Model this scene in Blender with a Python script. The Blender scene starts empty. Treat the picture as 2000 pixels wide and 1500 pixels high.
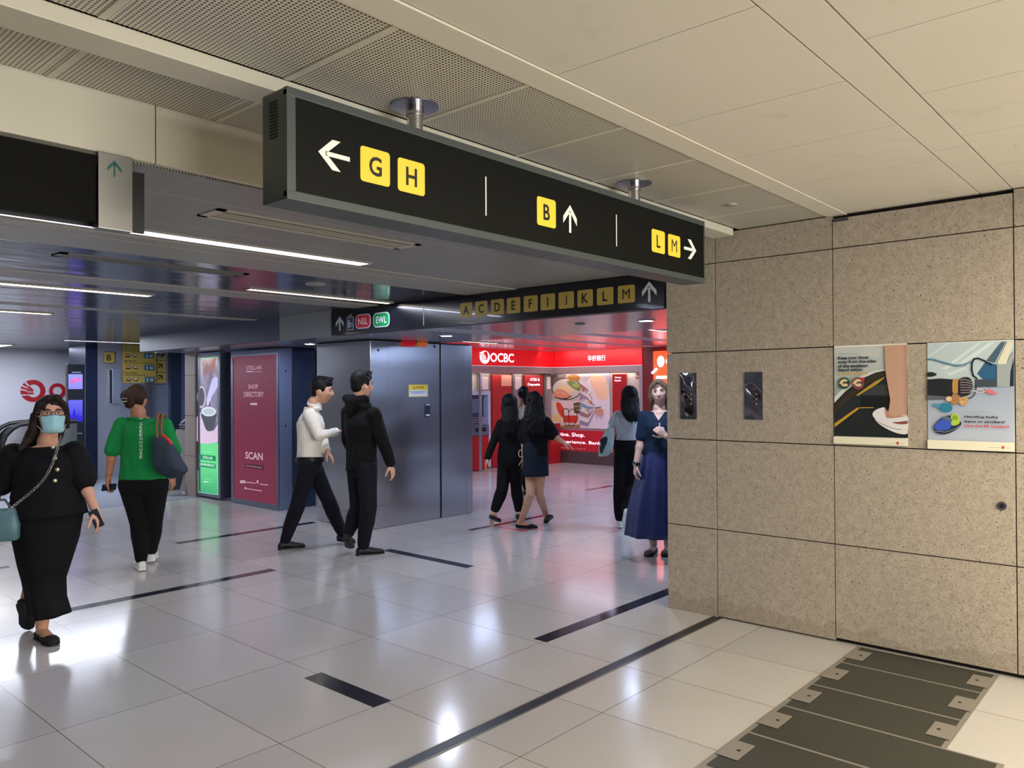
import bpy, bmesh, math, random
from mathutils import Vector, Matrix
from mathutils import noise as mnoise
PI = math.pi
random.seed(7)
SC = bpy.context.scene
COL = SC.collection

# ------------------------------------------------------------------ camera
# world: metres, Z up, X runs along the overhead sign, Y along the granite wall
CAMF, PITCH, YAW, ROLL = 1527.888, 0.00680682, 0.843924596, -0.00556064
EYE = Vector((0, 0, 1.6))
_f = Vector((math.sin(YAW)*math.cos(PITCH), math.cos(YAW)*math.cos(PITCH), math.sin(PITCH)))
_r = Vector((math.cos(YAW), -math.sin(YAW), 0))
_u = _r.cross(_f)
CR = _r*math.cos(ROLL) + _u*math.sin(ROLL)
CU = -_r*math.sin(ROLL) + _u*math.cos(ROLL)
CF = _f
cam_data = bpy.data.cameras.new('camera')
cam = bpy.data.objects.new('camera', cam_data)
COL.objects.link(cam)
cam.matrix_world = Matrix(((CR.x, CU.x, -CF.x, EYE.x), (CR.y, CU.y, -CF.y, EYE.y), (CR.z, CU.z, -CF.z, EYE.z), (0, 0, 0, 1)))
cam_data.sensor_fit = 'HORIZONTAL'
cam_data.sensor_width = 36.0
cam_data.lens = CAMF*36.0/2000.0
cam_data.clip_start = 0.05
SC.camera = cam
SC.view_settings.view_transform = 'Standard'
SC.view_settings.look = 'None'
SC.view_settings.gamma = 1.0
SC.view_settings.exposure = -0.06
SC.view_settings.use_curve_mapping = False

world = bpy.data.worlds.new('world')
SC.world = world
world.use_nodes = True
bgn = world.node_tree.nodes['Background']
bgn.inputs[0].default_value = (0.62, 0.68, 0.85, 1)
bgn.inputs[1].default_value = 0.12

def area(name, loc, sx, sy, power, col, rot=(0, 0, 0), spread=PI):
    l = bpy.data.lights.new(name, 'AREA'); l.shape = 'RECTANGLE'; l.size = sx; l.size_y = sy
    l.energy = power; l.color = col; l.spread = spread
    o = bpy.data.objects.new(name, l); COL.objects.link(o); o.location = loc; o.rotation_euler = rot
    return o
WARM = (1.0, 0.89, 0.68); COOL = (0.62, 0.72, 1.0); NEUT = (1.0, 0.95, 0.88)
# unseen area lights added for the near hall, behind and right of the viewer
area('hall_fill', (3.4, -0.9, 2.62), 2.2, 1.0, 155, WARM)
area('hall_fill', (4.2, -3.4, 2.62), 1.2, 1.2, 60, WARM)
# unseen light added behind the viewer, tilted up to brighten ceiling and fascia
area('rear_fill', (2.6, -5.8, 1.3), 5.5, 2.3, 600, (1.0, 0.97, 0.93), rot=(PI/2+0.30, 0, 0))

# ------------------------------------------------------------------ projection helpers (photo pixel -> point on a real plane)
def ray(px, py):
    return (CR*((px-1000)/CAMF) + CU*(-(py-750)/CAMF) + CF)
def onX(px, py, X):
    d = ray(px, py); return EYE + d*((X-EYE.x)/d.x)
def onY(px, py, Y):
    d = ray(px, py); return EYE + d*((Y-EYE.y)/d.y)
def onZ(px, py, Z=0.0):
    d = ray(px, py); return EYE + d*((Z-EYE.z)/d.z)
def atD(px, py, D):
    return EYE + ray(px, py)*D
def depth(P):
    return (Vector(P)-EYE).dot(CF)

# ------------------------------------------------------------------ materials
MATS = {}
def srgb(c):
    if isinstance(c, str):
        c = tuple(int(c[i:i+2], 16)/255 for i in (0, 2, 4))
    return tuple((x/12.92 if x <= 0.04045 else ((x+0.055)/1.055)**2.4) for x in c)
def mat(name, c, rough=0.6, metal=0.0, emit=0.0, spec=0.5, bump=None, coat=0.0, ecol=None, vary=0.0, vscale=4.0):
    if name in MATS: return MATS[name]
    m = bpy.data.materials.new(name); m.use_nodes = True
    nt = m.node_tree; b = nt.nodes['Principled BSDF']
    lin = srgb(c)
    b.inputs['Base Color'].default_value = (*lin, 1)
    b.inputs['Roughness'].default_value = rough
    b.inputs['Metallic'].default_value = metal
    b.inputs['Specular IOR Level'].default_value = spec
    b.inputs['Coat Weight'].default_value = coat
    if emit:
        e = srgb(ecol) if ecol else lin
        b.inputs['Emission Color'].default_value = (*e, 1)
        b.inputs['Emission Strength'].default_value = emit
    tc = None
    if vary or bump:
        tc = nt.nodes.new('ShaderNodeTexCoord')
    if vary:
        n = nt.nodes.new('ShaderNodeTexNoise'); n.inputs['Scale'].default_value = vscale; n.inputs['Detail'].default_value = 4
        nt.links.new(tc.outputs['Object'], n.inputs['Vector'])
        mx = nt.nodes.new('ShaderNodeMix'); mx.data_type = 'RGBA'
        mx.inputs[6].default_value = (*[x*(1-vary) for x in lin], 1); mx.inputs[7].default_value = (*[min(1, x*(1+vary)) for x in lin], 1)
        nt.links.new(n.outputs['Fac'], mx.inputs[0]); nt.links.new(mx.outputs[2], b.inputs['Base Color'])
    if bump:
        sc, st = bump
        n = nt.nodes.new('ShaderNodeTexNoise'); n.inputs['Scale'].default_value = sc; n.inputs['Detail'].default_value = 3
        nt.links.new(tc.outputs['Object'], n.inputs['Vector'])
        bp = nt.nodes.new('ShaderNodeBump'); bp.inputs['Strength'].default_value = st; bp.inputs['Distance'].default_value = 0.01
        nt.links.new(n.outputs['Fac'], bp.inputs['Height']); nt.links.new(bp.outputs['Normal'], b.inputs['Normal'])
    MATS[name] = m
    return m

class NB:
    """small node-graph helper"""
    def __init__(s, name):
        s.m = bpy.data.materials.new(name); s.m.use_nodes = True; s.nt = s.m.node_tree; s.b = s.nt.nodes['Principled BSDF']
        g = s.nt.nodes.new('ShaderNodeNewGeometry'); s.pos = g.outputs['Position']
        MATS[name] = s.m
    def n(s, t, **kw):
        x = s.nt.nodes.new(t)
        for k, v in kw.items(): setattr(x, k, v)
        return x
    def l(s, a, b): s.nt.links.new(a, b)
    def math(s, op, a, b=None, c=None):
        x = s.n('ShaderNodeMath', operation=op)
        for i, v in enumerate((a, b, c)):
            if v is None: continue
            if isinstance(v, (int, float)): x.inputs[i].default_value = v
            else: s.l(v, x.inputs[i])
        return x.outputs[0]
    def sep(s, v=None):
        x = s.n('ShaderNodeSeparateXYZ'); s.l(v or s.pos, x.inputs[0]); return x.outputs
    def mix(s, f, a, b):
        x = s.n('ShaderNodeMix', data_type='RGBA')
        for i, v in ((0, f), (6, a), (7, b)):
            if isinstance(v, (int, float)): x.inputs[i].default_value = v
            elif isinstance(v, (tuple, str)):
                x.inputs[i].default_value = (*srgb(v), 1)
            else: s.l(v, x.inputs[i])
        return x.outputs[2]
    def noise(s, scale, detail=3, rough=0.5, vec=None, dist=0.0):
        x = s.n('ShaderNodeTexNoise'); x.inputs['Scale'].default_value = scale; x.inputs['Detail'].default_value = detail
        x.inputs['Roughness'].default_value = rough; x.inputs['Distortion'].default_value = dist
        s.l(vec or s.pos, x.inputs['Vector']); return x.outputs['Fac']
    def ramp(s, f, lo, hi):
        x = s.n('ShaderNodeMapRange'); x.inputs[1].default_value = lo; x.inputs[2].default_value = hi
        s.l(f, x.inputs[0]); return x.outputs[0]
    def bump(s, h, st=0.3, d=0.005):
        x = s.n('ShaderNodeBump'); x.inputs['Strength'].default_value = st; x.inputs['Distance'].default_value = d
        s.l(h, x.inputs['Height']); s.l(x.outputs[0], s.b.inputs['Normal'])
    def set(s, **kw):
        for k, v in kw.items():
            i = s.b.inputs[k.replace('_', ' ')]
            if isinstance(v, (int, float)): i.default_value = v
            elif isinstance(v, (tuple, str)): i.default_value = (*srgb(v), 1)
            else: s.l(v, i)

def gridline(nb, coord, off, pitch, w):
    """1 where coord is within w/2 of off + k*pitch"""
    a = nb.math('SUBTRACT', coord, off - pitch/2)
    a = nb.math('DIVIDE', a, pitch); a = nb.math('FRACT', a); a = nb.math('SUBTRACT', a, 0.5); a = nb.math('ABSOLUTE', a)
    return nb.math('LESS_THAN', a, w/2/pitch)

def m_floor():
    nb = NB('cream_floor_tile'); x, y, z = nb.sep()
    g = nb.math('MAXIMUM', gridline(nb, x, 0.102, 0.617, 0.0045), gridline(nb, y, 2.25, 0.91, 0.0045))
    # each tile a touch different
    ix = nb.math('FLOOR', nb.math('DIVIDE', nb.math('SUBTRACT', x, 0.102), 0.617)); iy = nb.math('FLOOR', nb.math('DIVIDE', nb.math('SUBTRACT', y, 2.25), 0.91))
    c = nb.n('ShaderNodeCombineXYZ'); nb.l(ix, c.inputs[0]); nb.l(iy, c.inputs[1])
    wn = nb.n('ShaderNodeTexWhiteNoise'); nb.l(c.outputs[0], wn.inputs['Vector'])
    base = nb.mix(wn.outputs['Value'], 'b4b1ae', 'bfbbb6')
    spk = nb.ramp(nb.noise(60, 4), 0.35, 0.75)
    base = nb.mix(nb.math('MULTIPLY', spk, 0.12), base, '9c9486')
    stain = nb.ramp(nb.noise(1.3, 4), 0.5, 0.75)
    base = nb.mix(nb.math('MULTIPLY', stain, 0.16), base, 'a3977f')
    col = nb.mix(g, base, '6e6658')
    nb.set(Base_Color=col, Roughness=nb.math('MULTIPLY_ADD', nb.noise(3, 3), 0.12, 0.10), Specular_IOR_Level=0.55)
    nb.bump(nb.math('ADD', nb.math('MULTIPLY', nb.noise(9, 2), 0.12), nb.math('MULTIPLY', g, -1)), 0.10, 0.003)
    return nb.m
def m_far_floor():
    nb = NB('grey_stone_floor'); x, y, z = nb.sep()
    g = nb.math('MAXIMUM', gridline(nb, x, 0.1, 0.62, 0.006), gridline(nb, y, 2.25, 0.91, 0.006))
    nb.set(Base_Color=nb.mix(g, nb.mix(nb.noise(40, 3), '7b7f8a', '8f929c'), '45464c'), Roughness=0.32); return nb.m
def m_granite():
    nb = NB('speckled_beige_granite')
    v = nb.n('ShaderNodeTexVoronoi'); v.inputs['Scale'].default_value = 140; nb.l(nb.pos, v.inputs['Vector'])
    n1 = nb.noise(22, 3); n2 = nb.noise(110, 4, 0.7); n3 = nb.noise(330, 2, 0.6)
    base = nb.mix(nb.ramp(n1, 0.3, 0.7), 'a3988a', 'b5aa9b')
    base = nb.mix(nb.math('MULTIPLY', nb.ramp(n2, 0.50, 0.66), 0.7), base, '7f725f')
    base = nb.mix(nb.math('MULTIPLY', nb.ramp(n3, 0.56, 0.66), 0.7), base, 'd6cdbc')
    base = nb.mix(nb.ramp(nb.noise(75, 4, 0.55), 0.635, 0.685), base, '4c3f30')
    base = nb.mix(nb.math('MULTIPLY', nb.ramp(nb.noise(190, 2, 0.5), 0.64, 0.70), 0.8), base, '3d3329')
    x, y, z = nb.sep()
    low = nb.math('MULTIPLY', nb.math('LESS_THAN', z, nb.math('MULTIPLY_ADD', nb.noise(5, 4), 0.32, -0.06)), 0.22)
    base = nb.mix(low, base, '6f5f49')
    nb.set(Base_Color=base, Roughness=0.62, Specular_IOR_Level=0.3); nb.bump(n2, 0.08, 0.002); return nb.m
def m_perf(name, c, hole, pitch=0.0125, r=0.30, rough=0.5, metal=0.0, frame=True, yoff=0.0):
    """perforated metal ceiling panels: round holes in a staggered grid, plain joints every 0.61 m"""
    nb = NB(name); x, y, z = nb.sep()
    u = nb.math('DIVIDE', x, pitch); v = nb.math('DIVIDE', y, pitch)
    fu = nb.math('SUBTRACT', nb.math('FRACT', u), 0.5); fv = nb.math('SUBTRACT', nb.math('FRACT', v), 0.5)
    d = nb.math('SQRT', nb.math('ADD', nb.math('MULTIPLY', fu, fu), nb.math('MULTIPLY', fv, fv)))
    h = nb.math('LESS_THAN', d, r)
    j = nb.math('MAXIMUM', gridline(nb, x, 1.519, 0.611, 0.028), gridline(nb, y, yoff, 0.60, 0.03)) if frame else gridline(nb, x, 1.519, 0.611, 0.028)
    h = nb.math('MULTIPLY', h, nb.math('SUBTRACT', 1.0, j))
    jj = gridline(nb, x, 1.519, 0.611, 0.004)
    base = nb.mix(nb.noise(2.5, 3), c, c)
    base = nb.mix(h, base, hole); base = nb.mix(jj, base, '5a564c')
    nb.set(Base_Color=base, Roughness=rough, Metallic=metal); return nb.m
def m_gloss_ceiling():
    """polished enamel panels with slightly wavy reflections"""
    nb = NB('glossy_grey_metal_ceiling'); x, y, z = nb.sep()
    g = gridline(nb, x, 1.6, 1.22, 0.006)
    base = nb.mix(nb.noise(0.8, 2), '85868c', '8e8e93')
    base = nb.mix(g, base, '606066')
    nb.set(Base_Color=base, Roughness=0.16, Metallic=0.75, Specular_IOR_Level=0.6)
    st = nb.n('ShaderNodeMapping'); st.inputs['Scale'].default_value = (0.6, 2.2, 1); nb.l(nb.pos, st.inputs[0])
    nb.bump(nb.noise(1.6, 3, vec=st.outputs[0]), 0.35, 0.035); return nb.m
def m_steel(name, c, rough=0.25, wav=0.15, grain=(1, 1, 60), bigscale=(0.6, 0.6, 1.6)):
    nb = NB(name)
    mp = nb.n('ShaderNodeMapping'); mp.inputs['Scale'].default_value = grain; nb.l(nb.pos, mp.inputs[0])
    gr = nb.noise(9, 3, vec=mp.outputs[0])
    nb.set(Base_Color=nb.mix(gr, c, c), Metallic=1.0, Roughness=nb.math('MULTIPLY_ADD', gr, 0.03, rough-0.015))
    big = nb.n('ShaderNodeMapping'); big.inputs['Scale'].default_value = bigscale; nb.l(nb.pos, big.inputs[0])
    nb.bump(nb.noise(1.8, 0, vec=big.outputs[0]), wav, 0.05); return nb.m
def m_white_panel():
    nb = NB('off_white_ceiling_panel')
    sc = nb.ramp(nb.noise(3.2, 5, 0.6, dist=0.8), 0.60, 0.80)
    base = nb.mix(nb.noise(0.9, 3), 'cdc7b6', 'd6d0c0')
    base = nb.mix(nb.math('MULTIPLY', sc, 0.35), base, '8f8874')
    fl = nb.ramp(nb.noise(16, 3, 0.5), 0.74, 0.78)
    base = nb.mix(nb.math('MULTIPLY', fl, 0.7), base, '6b6558')
    nb.set(Base_Color=base, Roughness=0.55); return nb.m

FLOOR = m_floor(); FARFLOOR = m_far_floor(); GRAN = m_granite()
PERF_NEAR = m_perf('perforated_beige_ceiling', 'c6c2b4', '403c32', 0.0145, 0.31, frame=False)
PERF_LOW = m_perf('perforated_grey_ceiling', '94938f', '3a3a38', frame=True, yoff=0.39, r=0.27, rough=0.4)
GLOSS = m_gloss_ceiling(); PANEL = m_white_panel()
STEEL = m_steel('brushed_stainless_steel', 'c6c8ce', 0.25, 0.22, (26, 26, 0.4))
STEEL_DK = m_steel('dark_stainless_steel', '5a5f6e', 0.3, 0.12)
CHROME = mat('chrome', 'c8c8cc', 0.08, 1.0)
ENAMEL = mat('cream_enamel', 'c4c0ae', 0.45, vary=0.05)
BLACK = mat('matt_black', '0c0c0d', 0.5)
DKGREY = mat('slate_grey_enamel', '3f4746', 0.42)
SIGNBLK = mat('sign_face_black', '090c0a', 0.55, spec=0.15)
WHITE = mat('white_vinyl', 'eeeee6', 0.5)
YELL = mat('yellow_tile', 'f0cd3c', 0.45, emit=0.10)
YELL2 = mat('dull_yellow_tile', 'b49c4c', 0.5)
GAP = mat('dark_gap', '15130f', 0.9)

# ------------------------------------------------------------------ mesh helpers
def obj(name, bm, m, parent=None, smooth=False, **props):
    me = bpy.data.meshes.new(name)
    bmesh.ops.recalc_face_normals(bm, faces=bm.faces[:]) if props.pop('fix', True) else None
    bm.to_mesh(me); bm.free()
    for mm in (m if isinstance(m, (list, tuple)) else [m]): me.materials.append(mm)
    if smooth:
        for p in me.polygons: p.use_smooth = True
    o = bpy.data.objects.new(name, me); COL.objects.link(o)
    if parent:
        o.parent = parent
        o.matrix_parent_inverse = Matrix.Translation(-Vector(parent.location)) if parent.type == 'EMPTY' and not parent.parent else Matrix.Identity(4)
    for k, v in props.items(): o[k] = v
    return o
def thing(name, label, cat, loc=(0, 0, 0), group=None):
    o = bpy.data.objects.new(name, None); COL.objects.link(o); o.location = loc; o.empty_display_size = 0.1
    o['label'] = label; o['category'] = cat
    if group: o['group'] = group
    return o
def tag(o, label, cat, group=None, kind=None):
    o['label'] = label; o['category'] = cat
    if group: o['group'] = group
    if kind: o['kind'] = kind
    return o
def struct(name, bm, m, **k):
    return obj(name, bm, m, kind='structure', **k)
def box(bm, x0, x1, y0, y1, z0, z1, mi=0, bev=0.0):
    vs = [bm.verts.new(p) for p in ((x0, y0, z0), (x1, y0, z0), (x1, y1, z0), (x0, y1, z0), (x0, y0, z1), (x1, y0, z1), (x1, y1, z1), (x0, y1, z1))]
    fs = [bm.faces.new([vs[i] for i in q]) for q in ((0, 3, 2, 1), (4, 5, 6, 7), (0, 1, 5, 4), (1, 2, 6, 5), (2, 3, 7, 6), (3, 0, 4, 7))]
    for f in fs: f.material_index = mi
    if bev:
        es = list({e for f in fs for e in f.edges})
        r = bmesh.ops.bevel(bm, geom=es, offset=bev, segments=2, affect='EDGES', profile=0.7)
        for f in r['faces']: f.material_index = mi
    return bm
def newbox(*a, **k):
    return box(bmesh.new(), *a, **k)
def cyl(bm, c, r, h, n=24, r2=None, axis='Z', mi=0):
    c = Vector(c); r2 = r if r2 is None else r2
    ax = {'Z': (Vector((1, 0, 0)), Vector((0, 1, 0)), Vector((0, 0, 1))), 'X': (Vector((0, 1, 0)), Vector((0, 0, 1)), Vector((1, 0, 0))), 'Y': (Vector((0, 0, 1)), Vector((1, 0, 0)), Vector((0, 1, 0)))}[axis]
    A = [bm.verts.new(c + ax[0]*r*math.cos(2*PI*i/n) + ax[1]*r*math.sin(2*PI*i/n)) for i in range(n)]
    B = [bm.verts.new(c + ax[2]*h + ax[0]*r2*math.cos(2*PI*i/n) + ax[1]*r2*math.sin(2*PI*i/n)) for i in range(n)]
    fs = [bm.faces.new(A[::-1]), bm.faces.new(B)] + [bm.faces.new((A[i], A[(i+1) % n], B[(i+1) % n], B[i])) for i in range(n)]
    for f in fs: f.material_index = mi
    return bm
def tube(bm, pts, rad, n=10, mi=0, closed=False):
    """round tube through points; rad a number or list"""
    pts = [Vector(p) for p in pts]; N = len(pts)
    rad = rad if isinstance(rad, (list, tuple)) else [rad]*N
    rings = []; up = None
    for i, p in enumerate(pts):
        t = (pts[min(i+1, N-1)] - pts[max(i-1, 0)])
        if closed: t = pts[(i+1) % N] - pts[i-1]
        t.normalize()
        if up is None:
            up = Vector((0, 0, 1)) if abs(t.z) < 0.9 else Vector((1, 0, 0))
        a = t.cross(up)
        if a.length < 1e-5: a = t.cross(Vector((0.3, 1, 0.2)))
        a.normalize(); b = a.cross(t); up = b
        rings.append([bm.verts.new(p + a*rad[i]*math.cos(2*PI*k/n) + b*rad[i]*math.sin(2*PI*k/n)) for k in range(n)])
    fs = []
    for i in range(N if closed else N-1):
        A = rings[i]; B = rings[(i+1) % N]
        for k in range(n): fs.append(bm.faces.new((A[k], A[(k+1) % n], B[(k+1) % n], B[k])))
    if not closed: fs += [bm.faces.new(rings[0][::-1]), bm.faces.new(rings[-1])]
    for f in fs: f.material_index = mi
    return bm
# planes: u to the viewer's right, v up, n towards the viewer
class Pl:
    def __init__(s, kind, c):
        s.k = kind; s.c = c
        if kind == 'Y': s.u, s.v, s.n = Vector((1, 0, 0)), Vector((0, 0, 1)), Vector((0, -1, 0)); s.o = Vector((0, c, 0))
        if kind == 'X': s.u, s.v, s.n = Vector((0, -1, 0)), Vector((0, 0, 1)), Vector((-1, 0, 0)); s.o = Vector((c, 0, 0))
        if kind == 'Z': s.u, s.v, s.n = Vector((1, 0, 0)), Vector((0, 1, 0)), Vector((0, 0, 1)); s.o = Vector((0, 0, c))
    def px(s, x, y):
        p = onY(x, y, s.c) if s.k == 'Y' else onX(x, y, s.c) if s.k == 'X' else onZ(x, y, s.c)
        p = p - s.o
        return (p.dot(s.u), p.dot(s.v))
    def w(s, u, v, h=0.0):
        return s.o + s.u*u + s.v*v + s.n*h
def poly(bm, pl, uv, h0, h1, mi=0):
    """flat prism from an outline on a plane"""
    a = 0.0
    for i in range(len(uv)):
        x0, y0 = uv[i]; x1, y1 = uv[(i+1) % len(uv)]; a += x0*y1-x1*y0
    if a < 0: uv = uv[::-1]
    T = [bm.verts.new(pl.w(u, v, h1)) for u, v in uv]; B = [bm.verts.new(pl.w(u, v, h0)) for u, v in uv]
    n = len(uv)
    fs = [bm.faces.new(T), bm.faces.new(B[::-1])] + [bm.faces.new((B[i], B[(i+1) % n], T[(i+1) % n], T[i])) for i in range(n)]
    for f in fs: f.material_index = mi
def rrect(u0, v0, u1, v1, r=0.0, n=5):
    if r <= 0: return [(u0, v0), (u1, v0), (u1, v1), (u0, v1)]
    out = []
    for cx, cy, a0 in ((u1-r, v0+r, -PI/2), (u1-r, v1-r, 0), (u0+r, v1-r, PI/2), (u0+r, v0+r, PI)):
        for k in range(n+1):
            a = a0 + PI/2*k/n; out.append((cx+r*math.cos(a), cy+r*math.sin(a)))
    return out
def ellipse(u, v, ru, rv, n=24, a0=0, a1=2*PI):
    return [(u+ru*math.cos(a0+(a1-a0)*k/n), v+rv*math.sin(a0+(a1-a0)*k/n)) for k in range(n if abs(a1-a0-2*PI) < 1e-6 else n+1)]
def smooth_poly(p, n=4):
    """Catmull-Rom closed outline"""
    out = []; N = len(p)
    for i in range(N):
        p0, p1, p2, p3 = p[i-1], p[i], p[(i+1) % N], p[(i+2) % N]
        for k in range(n):
            t = k/n
            out.append(tuple(0.5*((2*p1[j]) + (-p0[j]+p2[j])*t + (2*p0[j]-5*p1[j]+4*p2[j]-p3[j])*t*t + (-p0[j]+3*p1[j]-3*p2[j]+p3[j])*t**3) for j in (0, 1)))
    return out
_tc = {}
def text_uv(s, bold=0.0):
    """text as triangles in a unit frame"""
    if (s, bold) in _tc: return _tc[(s, bold)]
    cu = bpy.data.curves.new('t', 'FONT'); cu.body = s; cu.size = 1.0; cu.offset = bold; cu.resolution_u = 3
    o = bpy.data.objects.new('t', cu); COL.objects.link(o)
    dg = bpy.context.evaluated_depsgraph_get(); me = bpy.data.meshes.new_from_object(o.evaluated_get(dg))
    vs = [(v.co.x, v.co.y) for v in me.vertices]; fs = [tuple(p.vertices) for p in me.polygons]
    bpy.data.objects.remove(o); bpy.data.curves.remove(cu); bpy.data.meshes.remove(me)
    x0 = min(v[0] for v in vs); x1 = max(v[0] for v in vs); y0 = min(v[1] for v in vs); y1 = max(v[1] for v in vs)
    vs = [((x-x0)/(x1-x0), (y-y0)/(y1-y0)) for x, y in vs]
    _tc[(s, bold)] = (vs, fs, (x1-x0)/(y1-y0)); return _tc[(s, bold)]
def text(bm, pl, s, u0, v0, u1, v1, h, mi=0, bold=0.0, rot=False):
    """lettering fitted in the box u0..u1, v0..v1, at height h off the plane"""
    vs, fs, asp = text_uv(s, bold)
    if rot: V = [bm.verts.new(pl.w(u0+(u1-u0)*y, v1-(v1-v0)*x, h)) for x, y in vs]
    else: V = [bm.verts.new(pl.w(u0+(u1-u0)*x, v0+(v1-v0)*y, h)) for x, y in vs]
    for f in fs:
        try:
            q = bm.faces.new([V[i] for i in f]); q.material_index = mi
        except ValueError: pass
def pxbox(pl, x0, y0, x1, y1):
    a = pl.px(x0, y0); b = pl.px(x1, y1)
    return min(a[0], b[0]), min(a[1], b[1]), max(a[0], b[0]), max(a[1], b[1])
def art(name, pl, items, parent, base=0.0, step=0.0006, **props):
    """layered print on a flat sheet: every layer is a thin shape slightly above the last one; one mesh"""
    bm = bmesh.new(); ms = []; h = base
    def idx(m):
        if m not in ms: ms.append(m)
        return ms.index(m)
    for it in items:
        k = it[0]
        if k == 'rect': poly(bm, pl, rrect(*pxbox(pl, *it[1:5]), it[6] if len(it) > 6 else 0), h, h+step*0.7, idx(it[5]))
        elif k == 'poly': poly(bm, pl, [pl.px(*p) for p in it[1]], h, h+step*0.7, idx(it[2]))
        elif k == 'blob': poly(bm, pl, smooth_poly([pl.px(*p) for p in it[1]]), h, h+step*0.7, idx(it[2]))
        elif k == 'ell':
            b = pxbox(pl, *it[1:5]); poly(bm, pl, ellipse((b[0]+b[2])/2, (b[1]+b[3])/2, (b[2]-b[0])/2, (b[3]-b[1])/2), h, h+step*0.7, idx(it[5]))
        elif k == 'line':
            pts = [pl.px(*p) for p in it[1]]; w = it[2]
            for a, b in zip(pts[:-1], pts[1:]):
                d = Vector((b[0]-a[0], b[1]-a[1]))
                if d.length < 1e-6: continue
                d.normalize(); q = Vector((-d.y, d.x))*w/2; e = d*w*0.3
                poly(bm, pl, [(a[0]-e.x+q.x, a[1]-e.y+q.y), (a[0]-e.x-q.x, a[1]-e.y-q.y), (b[0]+e.x-q.x, b[1]+e.y-q.y), (b[0]+e.x+q.x, b[1]+e.y+q.y)], h, h+step*0.7, idx(it[3]))
        elif k == 'text':
            b = pxbox(pl, *it[2:6]); text(bm, pl, it[1], *b, h+step*0.7, idx(it[6]), it[7] if len(it) > 7 else 0.0, it[8] if len(it) > 8 else False)
        h += step
    return obj(name, bm, ms or [WHITE], parent, fix=False, **props)
# ================================================================== THE SETTING
ZC, ZL, ZS, ZO = 2.69, 2.46, 2.188, 2.42     # near ceiling, low ceiling, soffit, ceiling by the bank
XW = 5.04                                     # face of the granite wall
struct('floor', newbox(-6, 19, -6, 11.3, -0.12, 0.0), FLOOR)
struct('floor', newbox(-6, 19, 11.3, 21, -0.12, 0.0), FARFLOOR)

# granite wall on the right: separate slabs with open joints over a dark core
bm = newbox(XW+0.03, 5.9, -6, 2.94, 0.0, 2.725, mi=1)
ys = [2.965, 2.57, 1.765, 0.79, -0.2, -1.2, -2.2, -3.2, -4.2, -5.2]; zs = [0.0, 0.613, 1.235, 1.857, 2.476, 2.685]
for i in range(len(ys)-1):
    for k in range(len(zs)-1):
        y1, y0 = ys[i]-0.003, ys[i+1]+0.003; z0, z1 = zs[k]+(0.004 if k else 0.0), zs[k+1]-0.003
        if i >= 1 and k == 0: z0 = 0.010 if i == 1 else 0.026
        if i in (2,) and k == 4: z1 -= 0.018
        box(bm, XW+(0.002 if k == 4 and i < 2 else 0), XW+0.035, y0, y1, z0, z1)
for k in range(len(zs)-1):                       # return at the free end of the wall
    box(bm, XW+0.036, 5.9, 2.935, 2.965, zs[k]+0.003, zs[k+1]-0.003)
struct('wall_right', bm, [GRAN, GAP])

# near ceiling: plain off-white panels, with a flat strip and narrow shadow gaps
bm = bmesh.new()
def cpan(x0, x1, y0, y1, z=ZC, m=0): box(bm, x0, x1, y0, y1, z, z+0.03, m)
cpan(-6, XW+0.1, -6, 2.99, ZC+0.035, 1)          # dark void above the joints
cpan(-6, 5.07, 1.683, 1.80, ZC-0.006)            # edge strip by the perforated bay
xs = [-6, -4.9, -3.7, -2.5, -1.3, -0.1, 0.7, 1.42, 2.13, 2.865, 3.485, 4.15, 4.75, 5.07]
for i in range(len(xs)-1):
    g = 0.0016
    cpan(xs[i]+g, xs[i+1]-g, 0.955, 1.676, ZC)
    cpan(xs[i]+g-0.3*(i > 0), xs[i+1]-g-0.3*(i < len(xs)-2), -0.15, 0.792, ZC)
    cpan(xs[i]+g, xs[i+1]-g, -1.0, -0.156, ZC)
    cpan(xs[i]+g, xs[i+1]-g, -6, -1.006, ZC)
cpan(-6, 4.0, 0.799, 0.948, ZC); cpan(4.004, 5.07, 0.799, 0.948, ZC)
struct('ceiling', bm, [PANEL, GAP])
# perforated bays either side of the dropped beam
bm = bmesh.new(); box(bm, -6, 5.07, 1.806, 2.40, ZC, ZC+0.03); box(bm, -6, 5.07, 2.47, 2.985, ZC, ZC+0.03)
struct('ceiling', bm, PERF_NEAR)
bm = bmesh.new()
x = 1.519-0.611*12
while x < 5.0:
    box(bm, x-0.012, x+0.012, 1.806, 2.40, ZC-0.003, ZC-0.0005)
    if x+0.3 < 5.0: box(bm, x+0.05-0.012, x+0.05+0.012, 2.58, 2.985, ZC-0.003, ZC-0.0005)
    x += 0.611
struct('trim_1', bm, ENAMEL)
bm = newbox(-6, 4.99, 2.41, 2.56, 2.640, ZC, bev=0.003); struct('trim_2', bm, ENAMEL)
# white fascia where the ceiling steps down, in lengths with a fine joint
bm = bmesh.new(); xs = [-6, -3.7, -1.25, 1.325, 3.4, 5.03]
for i in range(len(xs)-1): box(bm, xs[i]+0.002, xs[i+1]-0.002, 2.99, 3.02, 2.468, ZC+0.03, bev=0.0015)
struct('trim_3', bm, ENAMEL)
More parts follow.
